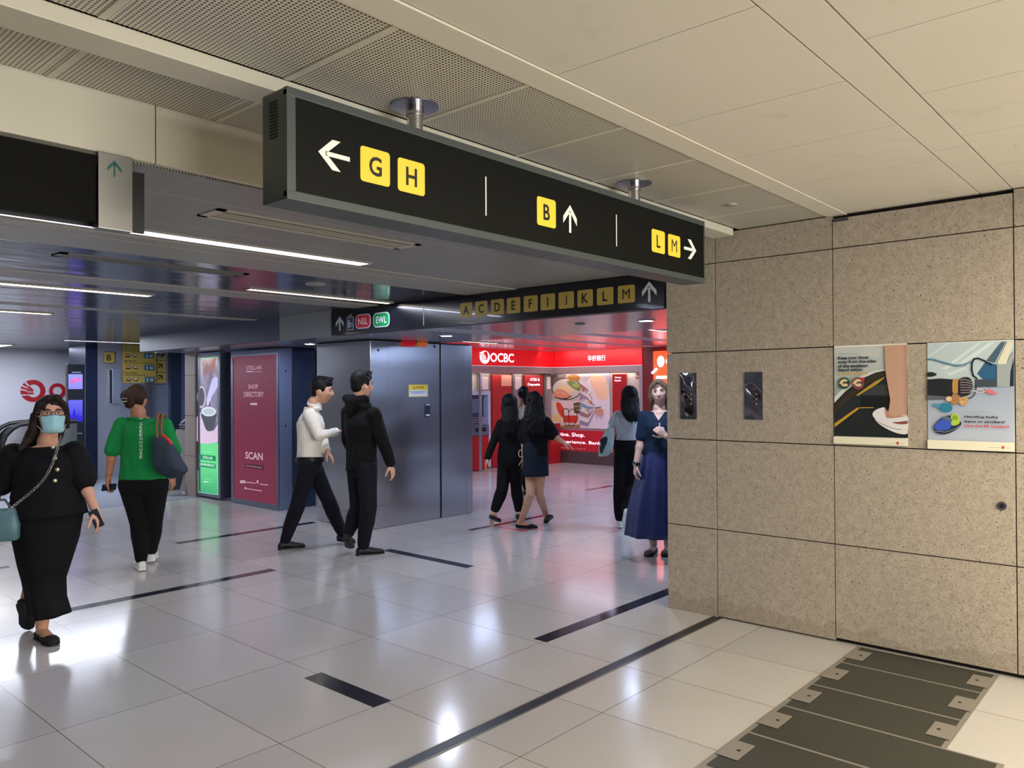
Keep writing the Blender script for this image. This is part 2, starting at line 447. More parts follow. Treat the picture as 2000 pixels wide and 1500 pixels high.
# low ceiling: perforated, plain strips, then glossy metal
bm = bmesh.new()
box(bm, -6, 5.03, 3.02, 4.42, ZL, ZL+0.03); box(bm, -6, 5.03, 4.55, 4.60, ZL, ZL+0.03)
struct('ceiling', bm, PERF_LOW)
STRIP = mat('grey_ceiling_strip', '96938c', 0.4)
bm = bmesh.new()
box(bm, -6, 5.03, 4.42, 4.55, ZL-0.008, ZL+0.03); box(bm, -6, 5.03, 4.60, 5.02, ZL-0.004, ZL+0.03); box(bm, -6, 5.03, 6.28, 6.66, ZL-0.006, ZL+0.03)
box(bm, -6, 5.03, 8.6, 8.75, ZL-0.006, ZL+0.03)
struct('trim_4', bm, STRIP)
bm = bmesh.new(); box(bm, -6, 5.03, 5.02, 6.28, ZL, ZL+0.03)
box(bm, -6, 5.03, 6.66, 8.6, ZL, ZL+0.03); box(bm, -6, 5.03, 8.75, 11.9, ZL, ZL+0.03); box(bm, -6, 19, 11.9, 21, ZL, ZL+0.03)
struct('ceiling', bm, GLOSS)
# bulkhead in line with the granite wall; the lower soffit behind it
BULK = mat('blue_grey_bulkhead', '454f68', 0.4); BULKL = mat('pale_grey_bulkhead', '8d949b', 0.45)
bm = newbox(5.03, 5.10, 2.97, 7.07, 2.19, ZC, mi=2); box(bm, 5.03, 5.10, 7.075, 8.11, 2.19, ZC, mi=1); box(bm, 5.03, 5.10, 8.115, 11.9, 2.19, ZC, mi=0); box(bm, 5.10, 6.8, 11.86, 11.9, 2.19, 2.69, mi=0)
struct('trim_5', bm, [BULK, BULKL, BLACK])
SOFF = NB('polished_grey_soffit')
SOFF.set(Base_Color='9c9eac', Metallic=0.4, Roughness=0.2); SOFF.bump(SOFF.noise(2.0, 2), 0.12, 0.02); SOFF = SOFF.m
PALE = mat('pale_grey_soffit_panel', 'a2a6b2', 0.45)
bm = bmesh.new()
for k, (a, b) in enumerate(((2.97, 4.2), (4.2, 5.42), (5.42, 5.80), (5.80, 6.95), (6.95, 8.5), (8.5, 11.86))):
    box(bm, 5.10, 6.76, a+0.002, b-0.002, ZS, ZS+0.03, mi=1 if k == 2 else 0)
struct('ceiling', bm, [SOFF, PALE])
bm = bmesh.new()
for k in range(9):
    y0 = 1.0+k*1.22
    box(bm, 6.80, 13.6, y0+0.003, y0+0.86, ZO, ZO+0.03); box(bm, 6.80, 13.6, y0+0.866, y0+1.217, ZO, ZO+0.03, mi=1)
struct('ceiling', bm, [SOFF, PALE])
bm = newbox(6.76, 6.80, 2.0, 11.9, ZS+0.003, ZO+0.1); struct('trim_6', bm, mat('dark_edge', '2b2c33', 0.5))
# side wall closing the passage to the bank (hidden from the viewer by the granite wall)
struct('wall_back', newbox(5.9, 13.6, 0.9, 1.0, 0, 2.6), mat('side_wall_paint', '8a8890', 0.5))
struct('wall_left', newbox(-6.1, -6, -6, 21, 0, 2.8), mat('hall_wall_paint', '8f939c', 0.5))
struct('wall_far', newbox(-6, 19, 20.9, 21, 0, 2.6), mat('far_wall_paint', '969aa6', 0.5))
struct('wall_behind', newbox(-6, 5.9, -6.1, -6, 0, 2.8), mat('hall_wall_paint', '8f939c', 0.5))

# inlaid dark strips and the metal movement joint in the floor
INL = mat('dark_inlay_tile', '2a2b35', 0.12); BRASS = mat('worn_metal_edge', '8d897e', 0.35, 0.9)
def inlay(x0, x1, y0, y1, m=INL):
    struct('trim_7', newbox(x0, x1, y0, y1, -0.01, 0.0012), m)
inlay(3.84, 5.9, 3.135, 3.243); inlay(2.485, 2.60, 3.155, 3.77); inlay(2.13, 3.81, 6.20, 6.31)
inlay(3.81, 5.50, 8.06, 8.17); inlay(4.97, 5.075, 4.98, 6.16); inlay(6.34, 7.75, 6.25, 6.33); inlay(10.05, 10.75, 7.31, 7.40)
inlay(0.9, 2.3, 8.2, 8.28)
inlay(6.66, 6.73, 5.75, 6.16, mat('red_floor_tape', 'c23a50', 0.4))
bm = newbox(-6, XW, 2.538, 2.60, -0.01, 0.0015, mi=0); box(bm, -6, XW, 2.532, 2.541, -0.01, 0.003, mi=1); box(bm, -6, XW, 2.600, 2.608, -0.01, 0.003, mi=1)
struct('trim_8', bm, [mat('black_joint_rubber', '17181c', 0.35), BRASS])

# dark cover slabs set in the floor by the wall, each with lifting lugs
SLAB = mat('charcoal_floor_cover', '36362f', 0.55, vary=0.12, vscale=3, bump=(160, 0.12)); LUG = mat('dull_aluminium', '8d877d', 0.45, 0.25)
struct('trim_9', newbox(1.2, XW-0.005, 0.876, 1.632, -0.02, 0.0010), LUG)
struct('trim_9', newbox(1.2, 3.86, 0.655, 0.876, -0.02, 0.0010), LUG)
xs = [5.03, 4.68, 4.235, 3.855, 3.45, 3.02, 2.6, 2.2, 1.8]
desc = ['against the granite wall', 'second from the granite wall', 'third from the granite wall', 'fourth from the granite wall, first of the wider ones', 'with a bluish glossy lug, fifth from the granite wall', 'sixth from the granite wall', 'seventh from the granite wall', 'eighth from the granite wall']
for i in range(5):
    x1, x0 = xs[i]-0.010, xs[i+1]+0.010; yl = 1.605; yr = 0.90 if i < 3 else 0.68
    t = thing('floor_cover', 'charcoal rectangular floor cover slab ' + desc[i], 'floor cover', ((x0+x1)/2, (yl+yr)/2, 0), 'dark cover slabs in the floor')
    yr2 = yr
    obj('slab', newbox(x0, x1, yr2, yl, -0.02, 0.0025, bev=0.0008), SLAB, t)
    xc = (x0+x1)/2
    for s, yy in ((1, yl), (-1, yr2)):
        if s < 0 and i > 2: continue
        lw = 0.075
        bm = newbox(xc-0.09, xc+0.09, min(yy-s*0.085, yy+s*0.015), max(yy-s*0.085, yy+s*0.015), 0.004, 0.0065, bev=0.0006)
        lg = obj('lug', bm, LUG, t)
        obj('bolt_hole', cyl(bmesh.new(), (xc, yy-s*0.05, 0.0060), 0.009, 0.0012, 12), GAP, lg)

# ================================================================== CEILING FITTINGS
def strip_light(x0, x1, y, w, z, m, label, group='linear ceiling lights', trimm=None):
    t = thing('strip_light', label, 'ceiling light', ((x0+x1)/2, y, z), group)
    bm = bmesh.new()
    f = 0.018
    box(bm, x0-f, x1+f, y-w/2-f, y-w/2, z-0.010, z+0.01); box(bm, x0-f, x1+f, y+w/2, y+w/2+f, z-0.010, z+0.01)
    box(bm, x0-f, x0, y-w/2, y+w/2, z-0.010, z+0.01); box(bm, x1, x1+f, y-w/2, y+w/2, z-0.010, z+0.01)
    obj('frame', bm, trimm or STRIP, t)
    obj('diffuser', newbox(x0, x1, y-w/2, y+w/2, z-0.007, z+0.01), m, t)
    return t
LCOOL = mat('cool_white_diffuser', 'e4e6ff', emit=9); LWARM = mat('warm_white_diffuser', 'ffe9c4', emit=9)
strip_light(-0.6, 3.30, 4.27, 0.11, ZL, LCOOL, 'long bluish white linear light just beyond the white fascia')
strip_light(-2.2, 3.08, 7.08, 0.10, ZL, LWARM, 'long warm white linear light above the woman in the green shirt')
strip_light(3.44, 4.95, 6.02, 0.07, ZL, LWARM, 'short warm white linear light in front of the bulkhead sign')
strip_light(0.2, 3.05, 9.5, 0.11, ZL, LWARM, 'warm white linear light further back over the masked woman')
strip_light(4.75, 6.1, 14.15, 0.07, ZL, LCOOL, 'thin bluish linear light beside the dark pillar')
strip_light(3.2, 6.1, 19.4, 0.2, ZL, LCOOL, 'farthest white linear light above the white hoarding')
strip_light(2.6, 4.6, 16.6, 0.8, ZL, mat('broad_light_panel', 'fff1dc', emit=5), 'broad bright light panel over the escalator', 'linear ceiling lights')
strip_light(8.75, 10.95, 5.75, 0.05, ZO, LWARM, 'thin warm linear light in front of the bank')
strip_light(8.0, 10.2, 9.4, 0.05, ZO, LWARM, 'short stub of warm linear light beside the lift')
area('concourse_lamp', (1.6, 4.27, ZL-0.03), 3.4, 0.08, 15, COOL)
area('concourse_lamp', (0.6, 7.08, ZL-0.03), 4.6, 0.1, 15, (0.72, 0.78, 1.0))
area('concourse_lamp', (4.2, 6.02, ZL-0.03), 1.5, 0.07, 20, (0.72, 0.78, 1.0))
area('concourse_lamp', (1.6, 9.5, ZL-0.03), 2.8, 0.1, 22, (0.7, 0.78, 1.0))
area('concourse_lamp', (4.4, 16.6, ZL-0.03), 3.0, 0.8, 60, (0.9, 0.93, 1.0))
area('concourse_lamp', (-3.0, 6.5, ZL-0.03), 1.2, 4.5, 6, COOL)
area('passage_lamp', (9.8, 5.75, ZO-0.03), 2.2, 0.05, 55, (0.52, 0.66, 1.0))
area('passage_lamp', (9.1, 9.0, ZO-0.03), 2.2, 0.05, 55, (0.52, 0.66, 1.0))
area('passage_lamp', (8.6, 3.4, ZO-0.03), 1.5, 1.5, 85, (0.52, 0.66, 1.0))
area('passage_lamp', (12.2, 7.5, ZO-0.03), 0.3, 4.0, 40, (0.75, 0.72, 1.0))

def downlight(px, py, label, z=ZS, r=0.062):
    p = onZ(px, py, z)
    t = thing('downlight', label, 'ceiling light', (p.x, p.y, z), 'round recessed downlights')
    bm = bmesh.new(); n = 32
    for k in range(n):
        a, b = 2*PI*k/n, 2*PI*(k+1)/n
        q = [(p.x+rr*math.cos(q_), p.y+rr*math.sin(q_)) for rr, q_ in ((r*1.25, a), (r*1.25, b), (r, b), (r, a))]
        T = [bm.verts.new((x, y, z-0.006)) for x, y in q]; bm.faces.new(T)
        U = [bm.verts.new((x, y, z)) for x, y in q[:2]]; bm.faces.new((T[0], T[1], U[1], U[0]))
    obj('rim', bm, CHROME, t)
    obj('lens', cyl(bmesh.new(), (p.x, p.y, z-0.005), r, 0.004, 28), mat('downlight_lens', 'eef0ff', emit=16), t)
    area('downlight_lamp', (p.x, p.y, z-0.02), 0.1, 0.1, 16, (0.72, 0.78, 1.0))
downlight(872, 655.5, 'round white downlight in the soffit above the lift')
downlight(1262, 626, 'round bluish white downlight near the end of the granite wall')
downlight(605, 671.5, 'round downlight between the red board and the lift')
def vent(x0, x1, y0, y1, z, n, label, m):
    t = thing('air_vent', label, 'air vent', ((x0+x1)/2, (y0+y1)/2, z), 'slot air vents in the low ceiling')
    f = 0.03; bm = bmesh.new()
    box(bm, x0, x1, y0, y0+f, z-0.006, z); box(bm, x0, x1, y1-f, y1, z-0.006, z); box(bm, x0, x0+f*1.5, y0, y1, z-0.006, z); box(bm, x1-f*1.5, x1, y0, y1, z-0.006, z)
    obj('vent_frame', bm, m, t)
    obj('slot_backing', newbox(x0+f, x1-f, y0+f, y1-f, z-0.002, z-0.0005), GAP, t)
    st = (y1-y0-2*f)/n
    for k in range(n-1):
        yy = y0+f+st*(k+1); obj('louvre', newbox(x0+f, x1-f, yy-st*0.26, yy+st*0.26, z-0.0055, z-0.003), m, t)
vent(1.83, 3.10, 3.47, 3.68, ZL, 4, 'cream slot air vent in the low ceiling beneath the long overhead sign', mat('cream_vent', 'b4ae9f', 0.5))
vent(1.75, 3.02, 5.27, 5.43, ZL, 4, 'dark dirty slot air vent behind the bluish linear light', mat('dark_vent', '55544f', 0.4))
def disc(px, py, z, r, label, m, cat='ceiling speaker', name='ceiling_speaker', grp='round ceiling discs'):
    p = onZ(px, py, z); bm = cyl(bmesh.new(), (p.x, p.y, z-0.008), r*0.85, 0.008, 28, r2=r)
    t = thing(name, label, cat, (p.x, p.y, z), grp)
    obj('rim', bm, m, t); obj('grille', cyl(bmesh.new(), (p.x, p.y, z-0.011), r*0.68, 0.004, 28), mat('speaker_grille', '8b8a86', 0.5), t)
disc(1427, 399, ZC, 0.038, 'small round grey disc in the perforated ceiling near the granite wall', mat('disc_grey', '9d9a92', 0.4), 'ceiling sensor', 'ceiling_sensor')
disc(235, 610, ZL, 0.13, 'large round flush disc in the glossy ceiling above the yellow board', mat('disc_pale', '8a8a90', 0.3))
disc(616, 555, ZL, 0.085, 'round flush disc in the grey ceiling strip near the short warm light', mat('disc_pale', '8a8a90', 0.3))
disc(397, 609, ZL, 0.055, 'small dark round disc in the glossy ceiling above the bulkhead', mat('disc_dark', '55565c', 0.4), 'ceiling sensor', 'ceiling_sensor')
disc(1133, 632, ZS, 0.05, 'small dark round sensor in the soffit below the row of letters', mat('disc_dark', '55565c', 0.4), 'ceiling sensor', 'ceiling_sensor')
# ================================================================== OVERHEAD SIGN (long black box on two posts)
def arrow(bm, pl, box4, d, h0, h1, w=0.24, mi=0):
    """bold arrow with swept barbs in a uv box; d = U, L, R or N (up-right)"""
    u0, v0, u1, v1 = box4
    t = w/2
    shape = [[(-t*0.62, 0), (t*0.62, 0), (t*0.62, 0.78), (-t*0.62, 0.78)],
             [(0, 1.0), (-0.5, 0.56), (-0.5, 0.56-0.26), (0, 0.76)], [(0, 1.0), (0, 0.76), (0.5, 0.56-0.26), (0.5, 0.56)]]
    for s in shape:
        out = []
        for x, y in s:
            if d == 'U': a, b = 0.5+x, y
            elif d == 'L': a, b = 1-y, 0.5+x
            elif d == 'R': a, b = y, 0.5-x
            else:
                a, b = 0.5+(x*0.707+(y-0.5)*0.707), 0.5+(-x*0.707+(y-0.5)*0.707)
            out.append((u0+a*(u1-u0), v0+b*(v1-v0)))
        poly(bm, pl, out, h0, h1, mi)
def tile_letter(pl, px4, ch, mt, parent, h=0.0, glyph=None, r=0.1):
    b = pxbox(pl, *px4)
    w = b[2]-b[0]; hh = b[3]-b[1]
    bm = bmesh.new(); poly(bm, pl, rrect(*b, r*w), h, h+0.0015)
    t = obj('letter_tile', bm, mt, parent, fix=False)
    bm = bmesh.new(); asp = text_uv(ch, 0.012)[2]
    gh = hh*0.56; gw = min(gh*asp*0.92, w*0.62)
    cu, cv = (b[0]+b[2])/2, (b[1]+b[3])/2
    text(bm, pl, ch, cu-gw/2, cv-gh/2, cu+gw/2, cv+gh/2, h+0.0022, 0, 0.0 if ch == 'M' else 0.02)
    obj('letter', bm, mat('letter_black', '14140f', 0.5), t, fix=False)
YS = 2.2
SX0, SX1, SZ0, SZ1 = 1.392, 4.178, 2.215, 2.578
t = thing('overhead_sign', 'long black overhead direction sign with yellow tiles, hung from two posts', 'sign', ((SX0+SX1)/2, 2.27, SZ0))
bm = bmesh.new()
box(bm, SX0, SX1, YS+0.012, 2.345, SZ0, SZ1, bev=0.008)
fr = 0.030
for a in ((SX0, SX1, SZ1-fr*0.95, SZ1), (SX0, SX1, SZ0, SZ0+fr)): box(bm, a[0], a[1], YS-0.004, YS+0.02, a[2], a[3], bev=0.003)
box(bm, SX0, SX0+fr+0.002, YS-0.0035, YS+0.02, SZ0+0.01, SZ1-0.01); box(bm, SX1-0.012, SX1, YS-0.0035, YS+0.02, SZ0+0.01, SZ1-0.01)
hs = obj('housing', bm, DKGREY, t)
obj('face_panel', newbox(SX0+fr, SX1-0.012, YS+0.002, YS+0.014, SZ0+fr, SZ1-fr), SIGNBLK, t)
bm = bmesh.new()
for i in range(5):
    for k in range(12): cyl(bm, (SX0-0.0012, YS+0.055+i*0.010, SZ1-0.035-0.0105*k), 0.0036, 0.002, 8, axis='X')
obj('vent_holes', bm, GAP, hs)
PS = Pl('Y', YS)
W2 = mat('sign_white', 'e9ebdf', 0.5, emit=0.08)
for px4, ch in (((704, 283, 762, 366), 'G'), ((777, 306, 830, 384), 'H'), ((1049, 382, 1086, 447), 'B'), ((1273, 446, 1299, 497), 'L'), ((1305, 456, 1329, 504), 'M')):
    tile_letter(PS, px4, ch, YELL, t, -0.002)
for px4, d in (((621, 273, 684, 334), 'L'), ((1100, 400, 1127, 455), 'U'), ((1336, 468, 1360, 506), 'R')):
    bm = bmesh.new(); a = PS.px(px4[0], (px4[1]+px4[3])/2); b = PS.px(px4[2], (px4[1]+px4[3])/2)
    lo = PS.px((px4[0]+px4[2])/2, px4[3]); hi = PS.px((px4[0]+px4[2])/2, px4[1])
    w = b[0]-a[0]; hgt = hi[1]-lo[1]; s = max(w, hgt)*0.98; cu = (a[0]+b[0])/2; cv = (lo[1]+hi[1])/2
    ww, hh = (s, s*0.80) if d in 'LR' else (s*0.80, s)
    arrow(bm, PS, (cu-ww/2, cv-hh/2, cu+ww/2, cv+hh/2), d, -0.0015, 0.0)
    obj('arrow', bm, W2, t, fix=False)
for x, y0, y1 in ((949, 345, 421), (1204, 419, 481)):
    a = PS.px(x, y0); b = PS.px(x+0.5, y1); bm = bmesh.new(); poly(bm, PS, rrect(a[0]-0.003, b[1], a[0]+0.003, a[1]), -0.0015, 0.0)
    obj('divider', bm, W2, t, fix=False)
for x in (1.992, 3.528):
    p = obj('post', cyl(bmesh.new(), (x, 2.262, SZ1-0.002), 0.030, ZC-SZ1, 32), CHROME, t, smooth=False)
    obj('ceiling_plate', cyl(bmesh.new(), (x, 2.262, ZC-0.006), 0.092, 0.005, 40), m_steel('brushed_plate', '9a9ba8', 0.3, 0.02), p)
    obj('collar', cyl(bmesh.new(), (x, 2.262, ZC-0.040), 0.0335, 0.034, 32), CHROME, p)

# ================================================================== ROW-OF-LETTERS SIGN on the bulkhead
XB = 5.03
t = thing('directory_sign', 'black bulkhead sign with ten dull yellow letter tiles in a row', 'sign', (XB, 5.0, 2.19))
PBK = Pl('X', XB-0.012)
obj('backing_panel', newbox(XB-0.012, XB-0.001, 2.972, 7.07, 2.19, 2.452), mat('sign_black_gloss', '10121a', 0.22, coat=0.3), t)
zt, zb = 2.386, 2.252
for (x0, x1), ch in zip(((899, 922), (928, 952), (959, 984), (990, 1016), (1023, 1050), (1056, 1084), (1091, 1121), (1128, 1158), (1166, 1198), (1207, 1240)), 'ACDEFIJKLM'):
    a = PBK.px(x0, 600); b = PBK.px(x1, 590)
    bm = bmesh.new(); u0, u1 = a[0], b[0]
    poly(bm, PBK, rrect(u0, zb, u1, zt, 0.014), 0, 0.0015); tl = obj('letter_tile', bm, YELL2, t, fix=False)
    asp = text_uv(ch, 0.012)[2]; gh = 0.078; gw = gh*asp*0.92; cu = (u0+u1)/2
    bm = bmesh.new(); text(bm, PBK, ch, cu-gw/2, (zt+zb)/2-gh/2, cu+gw/2, (zt+zb)/2+gh/2, 0.0025, 0, 0.0 if ch == 'M' else 0.02)
    obj('letter', bm, mat('letter_black', '14140f', 0.5), tl, fix=False)
SW = mat('sign_light_grey', 'c4c6cc', 0.5)
for x0, x1, y0, y1, nm in ((656, 671, 618, 646, 'arrow'), (1254, 1282, 550, 590, 'arrow')):
    a = PBK.px(x0, (y0+y1)/2); b = PBK.px(x1, (y0+y1)/2); c = PBK.px((x0+x1)/2, y1); d = PBK.px((x0+x1)/2, y0)
    bm = bmesh.new(); arrow(bm, PBK, (a[0], c[1], b[0], d[1]), 'U', 0, 0.0015); obj('arrow', bm, SW, t, fix=False)
for x0, x1, y0, y1, s, c in ((694.5, 724, 612.5, 642.5, 'NSL', 'b8283c'), (729, 761, 609, 640, 'EWL', '12804a')):
    b = PBK.px(x0, (y0+y1)/2); e = PBK.px(x1, (y0+y1)/2); cv = (PBK.px((x0+x1)/2, y0)[1]+PBK.px((x0+x1)/2, y1)[1])/2
    u0, u1 = b[0], e[0]; hh = 0.074
    bm = bmesh.new(); poly(bm, PBK, rrect(u0, cv-hh, u1, cv+hh, 0.052), 0, 0.001, 1); poly(bm, PBK, rrect(u0+0.009, cv-hh+0.009, u1-0.009, cv+hh-0.009, 0.044), 0.0012, 0.002, 0)
    w = (u1-u0)*0.62; text(bm, PBK, s, (u0+u1)/2-w/2, cv-0.034, (u0+u1)/2+w/2, cv+0.034, 0.003, 1, 0.012)
    obj('line_badge', bm, [mat('badge_'+s.lower(), c, 0.45), SW], t, fix=False)
art('lift_symbol', PBK, [('rect', 677.5, 620, 690.5, 644, SW), ('rect', 678.3, 621, 689.7, 643, mat('symbol_blue', '233a66', 0.5)), ('ell', 680.2, 624.5, 682.6, 628, SW), ('rect', 680, 629, 682.8, 640, SW), ('ell', 684, 631, 688.5, 639, SW), ('ell', 684.8, 632.3, 687.6, 637.6, mat('symbol_blue', '233a66', 0.5)), ('rect', 684, 628, 685, 634, SW),
    ('poly', [(680.5, 618.6), (683, 615), (683.5, 618.4)], SW), ('poly', [(685, 614.6), (688, 614.4), (686.6, 618)], SW)], t)
a = PBK.px(827.3, 600); b = PBK.px(827.3, 636); bm = bmesh.new(); poly(bm, PBK, rrect(a[0]-0.004, b[1], a[0]+0.004, a[1]), 0, 0.0015); obj('divider', bm, SW, t, fix=False)

# ================================================================== BLACK SIGN at the left, hung at the fascia
t = thing('hanging_sign', 'large black hanging sign ending in a steel plate with a green up arrow', 'sign', (0.4, 3.0, 2.2))
obj('face_panel', newbox(-0.9, 1.108, 2.985, 3.0, 2.212, 2.452), mat('sign_black_flat', '0c0c0a', 0.7, spec=0.12), t)
obj('steel_end', newbox(1.112, 1.232, 2.972, 3.03, 2.190, 2.466, bev=0.002), m_steel('scuffed_steel', '8f8d86', 0.36, 0.06), t)
obj('back_panel', newbox(-0.9, 1.312, 3.06, 3.075, 2.208, 2.440), BLACK, t)
obj('hanger_strip', newbox(-0.9, 1.235, 2.995, 3.04, 2.452, 2.47), mat('scuffed_edge', '5c584e', 0.7, vary=0.3, vscale=12), t)
PL = Pl('Y', 2.972); b0 = PL.px(210, 343); b1 = PL.px(237, 316)
bm = bmesh.new(); arrow(bm, PL, (b0[0], b0[1], b1[0], b1[1]), 'U', 0, 0.001, w=0.22); obj('arrow', bm, mat('arrow_green', '1d5b50', 0.5), t, fix=False)

# ================================================================== ON THE GRANITE WALL
PW = Pl('X', XW-0.004)
def C(n, h, e=0.0, r=0.5): return mat('print_'+n, h, r, emit=e, spec=0.3)
def grad(name, c0, c1, z0, z1, diag=0.0, emit=0.0, band=None):
    """printed picture background whose ink runs from one colour to another"""
    nb = NB(name); x, y, z = nb.sep()
    f = nb.ramp(nb.math('MULTIPLY_ADD', y, diag, z), z0, z1)
    col = nb.mix(f, c0, c1)
    if band:
        w = nb.noise(band[0], 2, vec=None); col = nb.mix(nb.math('MULTIPLY', nb.ramp(w, 0.45, 0.65), band[2]), col, band[1])
    nb.set(Base_Color=col, Roughness=0.42)
    if emit: nb.set(Emission_Color=col, Emission_Strength=emit)
    return nb.m
# poster 1: shoe on an escalator
t = thing('safety_poster', 'escalator shoe safety poster with a bare leg in a white clog', 'poster', (XW, 1.5, 1.17))
pb = pxbox(PW, 1629, 674, 1773, 873)
bm = bmesh.new(); poly(bm, PW, rrect(*pxbox(PW, 1629, 676, 1773, 871)), -0.003, 0.0); obj('sheet', bm, WHITE, t, fix=False)
def z5(pts): return [(1620+x*0.19, 650+y*0.19) for x, y in pts]
STEP = mat('print_step_dark', '20262a', 0.5)
g1 = grad('print_escalator_wall', '5d7a80', 'c6ccca', 1.35, 1.80)
LEG = grad('print_leg', 'c39a84', '8e6a58', -1.36, -1.30, -0.0)
nb = NB('print_leg2'); x, y, z = nb.sep(); nb.set(Base_Color=nb.mix(nb.ramp(y, 1.36, 1.28), 'c49c86', '76574a'), Roughness=0.5); LEG = nb.m
items = [('poly', z5([(50, 152), (802, 122), (808, 1082), (56, 1060)]), g1),
 ('poly', z5([(50, 560), (130, 500), (240, 430), (400, 330), (575, 250), (50, 250)]), C('pale', 'b9c4c4')),
 ('poly', z5([(50, 660), (150, 560), (330, 440), (460, 390), (575, 372), (575, 388), (470, 405), (340, 465), (170, 590), (50, 722)]), C('rail_w', 'd8dcd8')),
 ('poly', z5([(50, 722), (170, 600), (340, 470), (470, 412), (575, 388), (802, 380), (802, 1082), (56, 1060)]), STEP),
 ('poly', z5([(50, 830), (300, 600), (420, 500), (575, 430), (575, 400), (470, 430), (340, 500), (170, 640), (50, 760)]), C('d2', '3b3228')),
 ('poly', z5([(275, 640), (290, 650), (480, 535), (560, 470), (575, 450), (470, 500)]), C('ye', 'b5942c')),
 ('poly', z5([(330, 640), (480, 540), (600, 530), (612, 640)]), C('d3', '3a3f41')),
 ('poly', z5([(310, 770), (330, 655), (615, 650), (640, 770)]), C('d4', '171d20')),
 ('poly', z5([(55, 970), (300, 785), (306, 768), (286, 770), (55, 930)]), C('ye2', 'c29a2c')),
 ('poly', z5([(310, 775), (460, 772), (450, 765), (312, 766)]), C('ye2', 'c29a2c')),
 ('poly', z5([(56, 980), (310, 785), (806, 785), (808, 1082), (56, 1060)]), C('d5', '1f2426'))]
for k in range(26):
    x0 = 80+k*28; items.append(('line', z5([(x0, 1058), (300+k*15, 800)]), 0.0009, C('ridge', '4a5052')))
items += [('poly', z5([(568, 132), (802, 122), (802, 870), (760, 880), (640, 872), (600, 850), (620, 760), (630, 690), (600, 520), (580, 400)]), LEG),
 ('blob', z5([(448, 845), (470, 800), (530, 772), (575, 770), (580, 830), (600, 868), (700, 865), (802, 845), (806, 1020), (740, 1040), (620, 1000), (500, 925)]), C('clog', 'dfdde0')),
 ('poly', z5([(802, 845), (806, 845), (808, 1035), (790, 1040), (700, 1030)]), C('clog', 'dfdde0')),
 ('blob', z5([(572, 780), (600, 800), (640, 850), (760, 850), (800, 842), (800, 852), (700, 872), (600, 876), (578, 835)]), C('ankle', 'b58c78')),
 ('line', z5([(455, 865), (500, 915), (600, 960), (690, 990), (745, 994)]), 0.0022, C('stripe', '23242c')),
 ('blob', z5([(650, 920), (720, 915), (802, 905), (802, 935), (720, 938)]), C('slot', '8a4f50')),
 ('rect', 1629, 852.5, 1773.4, 871.5, C('cream', 'e8e4cc')),
 ('text', 'Keep your shoes', *z5([(93, 245)])[0], *z5([(408, 276)])[0], C('ink', '101418'), 0.03),
 ('text', 'away from the sides', *z5([(93, 285)])[0], *z5([(485, 314)])[0], C('ink', '101418'), 0.03),
 ('text', 'of the escalator.', *z5([(93, 326)])[0], *z5([(410, 353)])[0], C('ink', '101418'), 0.03),
 ('text', 'Stand within', *z5([(93, 366)])[0], *z5([(346, 394)])[0], C('ink', '101418'), 0.03),
 ('text', 'the yellow lines', *z5([(97, 405)])[0], *z5([(398, 437)])[0], C('yt', 'd8b040'), 0.03),
 ('line', z5([(97, 216), (295, 213)]), 0.002, C('tiny', '8a9294')),
 ('ell', *z5([(98, 458)])[0], *z5([(218, 578)])[0], C('gr', '1f5a3c')), ('ell', *z5([(106, 466)])[0], *z5([(210, 570)])[0], C('gr2', '3a4436')),
 ('ell', *z5([(238, 458)])[0], *z5([(364, 582)])[0], C('rd', 'b0404c')), ('ell', *z5([(246, 466)])[0], *z5([(356, 574)])[0], C('rd2', '6a4444'))]
for ox in (0, 140):
    items += [('blob', z5([(115+ox, 500), (150+ox, 475), (180+ox, 480), (190+ox, 500), (150+ox, 505), (140+ox, 530), (112+ox, 525)]), C('shoe', 'd8c8a0')), ('blob', z5([(130+ox, 535), (170+ox, 520), (195+ox, 530), (190+ox, 548), (150+ox, 552)]), C('shoe', 'd8c8a0'))]
items += [('line', z5([(186, 480), (196, 490), (216, 468)]), 0.0022, C('tick', '3fae62')), ('ell', *z5([(328, 458)])[0], *z5([(368, 498)])[0], C('rdx', 'c83848')),
 ('line', z5([(580, 1134), (685, 1136)]), 0.0012, C('tiny2', 'b0a898')), ('blob', z5([(696, 1130), (712, 1116), (722, 1130), (712, 1152)]), C('mark', 'd8504c')), ('line', z5([(730, 1137), (770, 1138)]), 0.0012, C('tiny2', 'b0a898'))]
art('print', PW, items, t, 0.0003, 0.0002)
# poster 2: bulky items
t = thing('safety_poster', 'pale blue lift safety poster with a toppled stroller, teddy bear and small shoe', 'poster', (XW, 0.9, 1.17))
bm = bmesh.new(); poly(bm, PW, rrect(*pxbox(PW, 1811, 670, 1982, 879)), -0.003, 0.0); obj('sheet', bm, WHITE, t, fix=False)
g2 = grad('print_station_floor', 'b9c2d2', '9aa8c0', 1.28, 1.62)
g3 = grad('print_station_wall', '3f6f96', 'b9c9cf', 1.55, 1.85, 0.35)
items = [('poly', z5([(1008, 110), (1898, 80), (1904, 1225), (1015, 1190)]), g2),
 ('poly', z5([(1008, 110), (1898, 80), (1900, 560), (1500, 540), (1010, 640)]), g3)]
for a in ([(1160, 370), (1520, 105), (1560, 104), (1200, 380)], [(1010, 240), (1210, 105), (1235, 104), (1012, 260)], [(1300, 330), (1640, 100), (1700, 98), (1360, 345)], [(1200, 420), (1400, 350), (1420, 360), (1240, 440)]):
    items.append(('poly', z5(a), C('streak', 'ccdde0')))
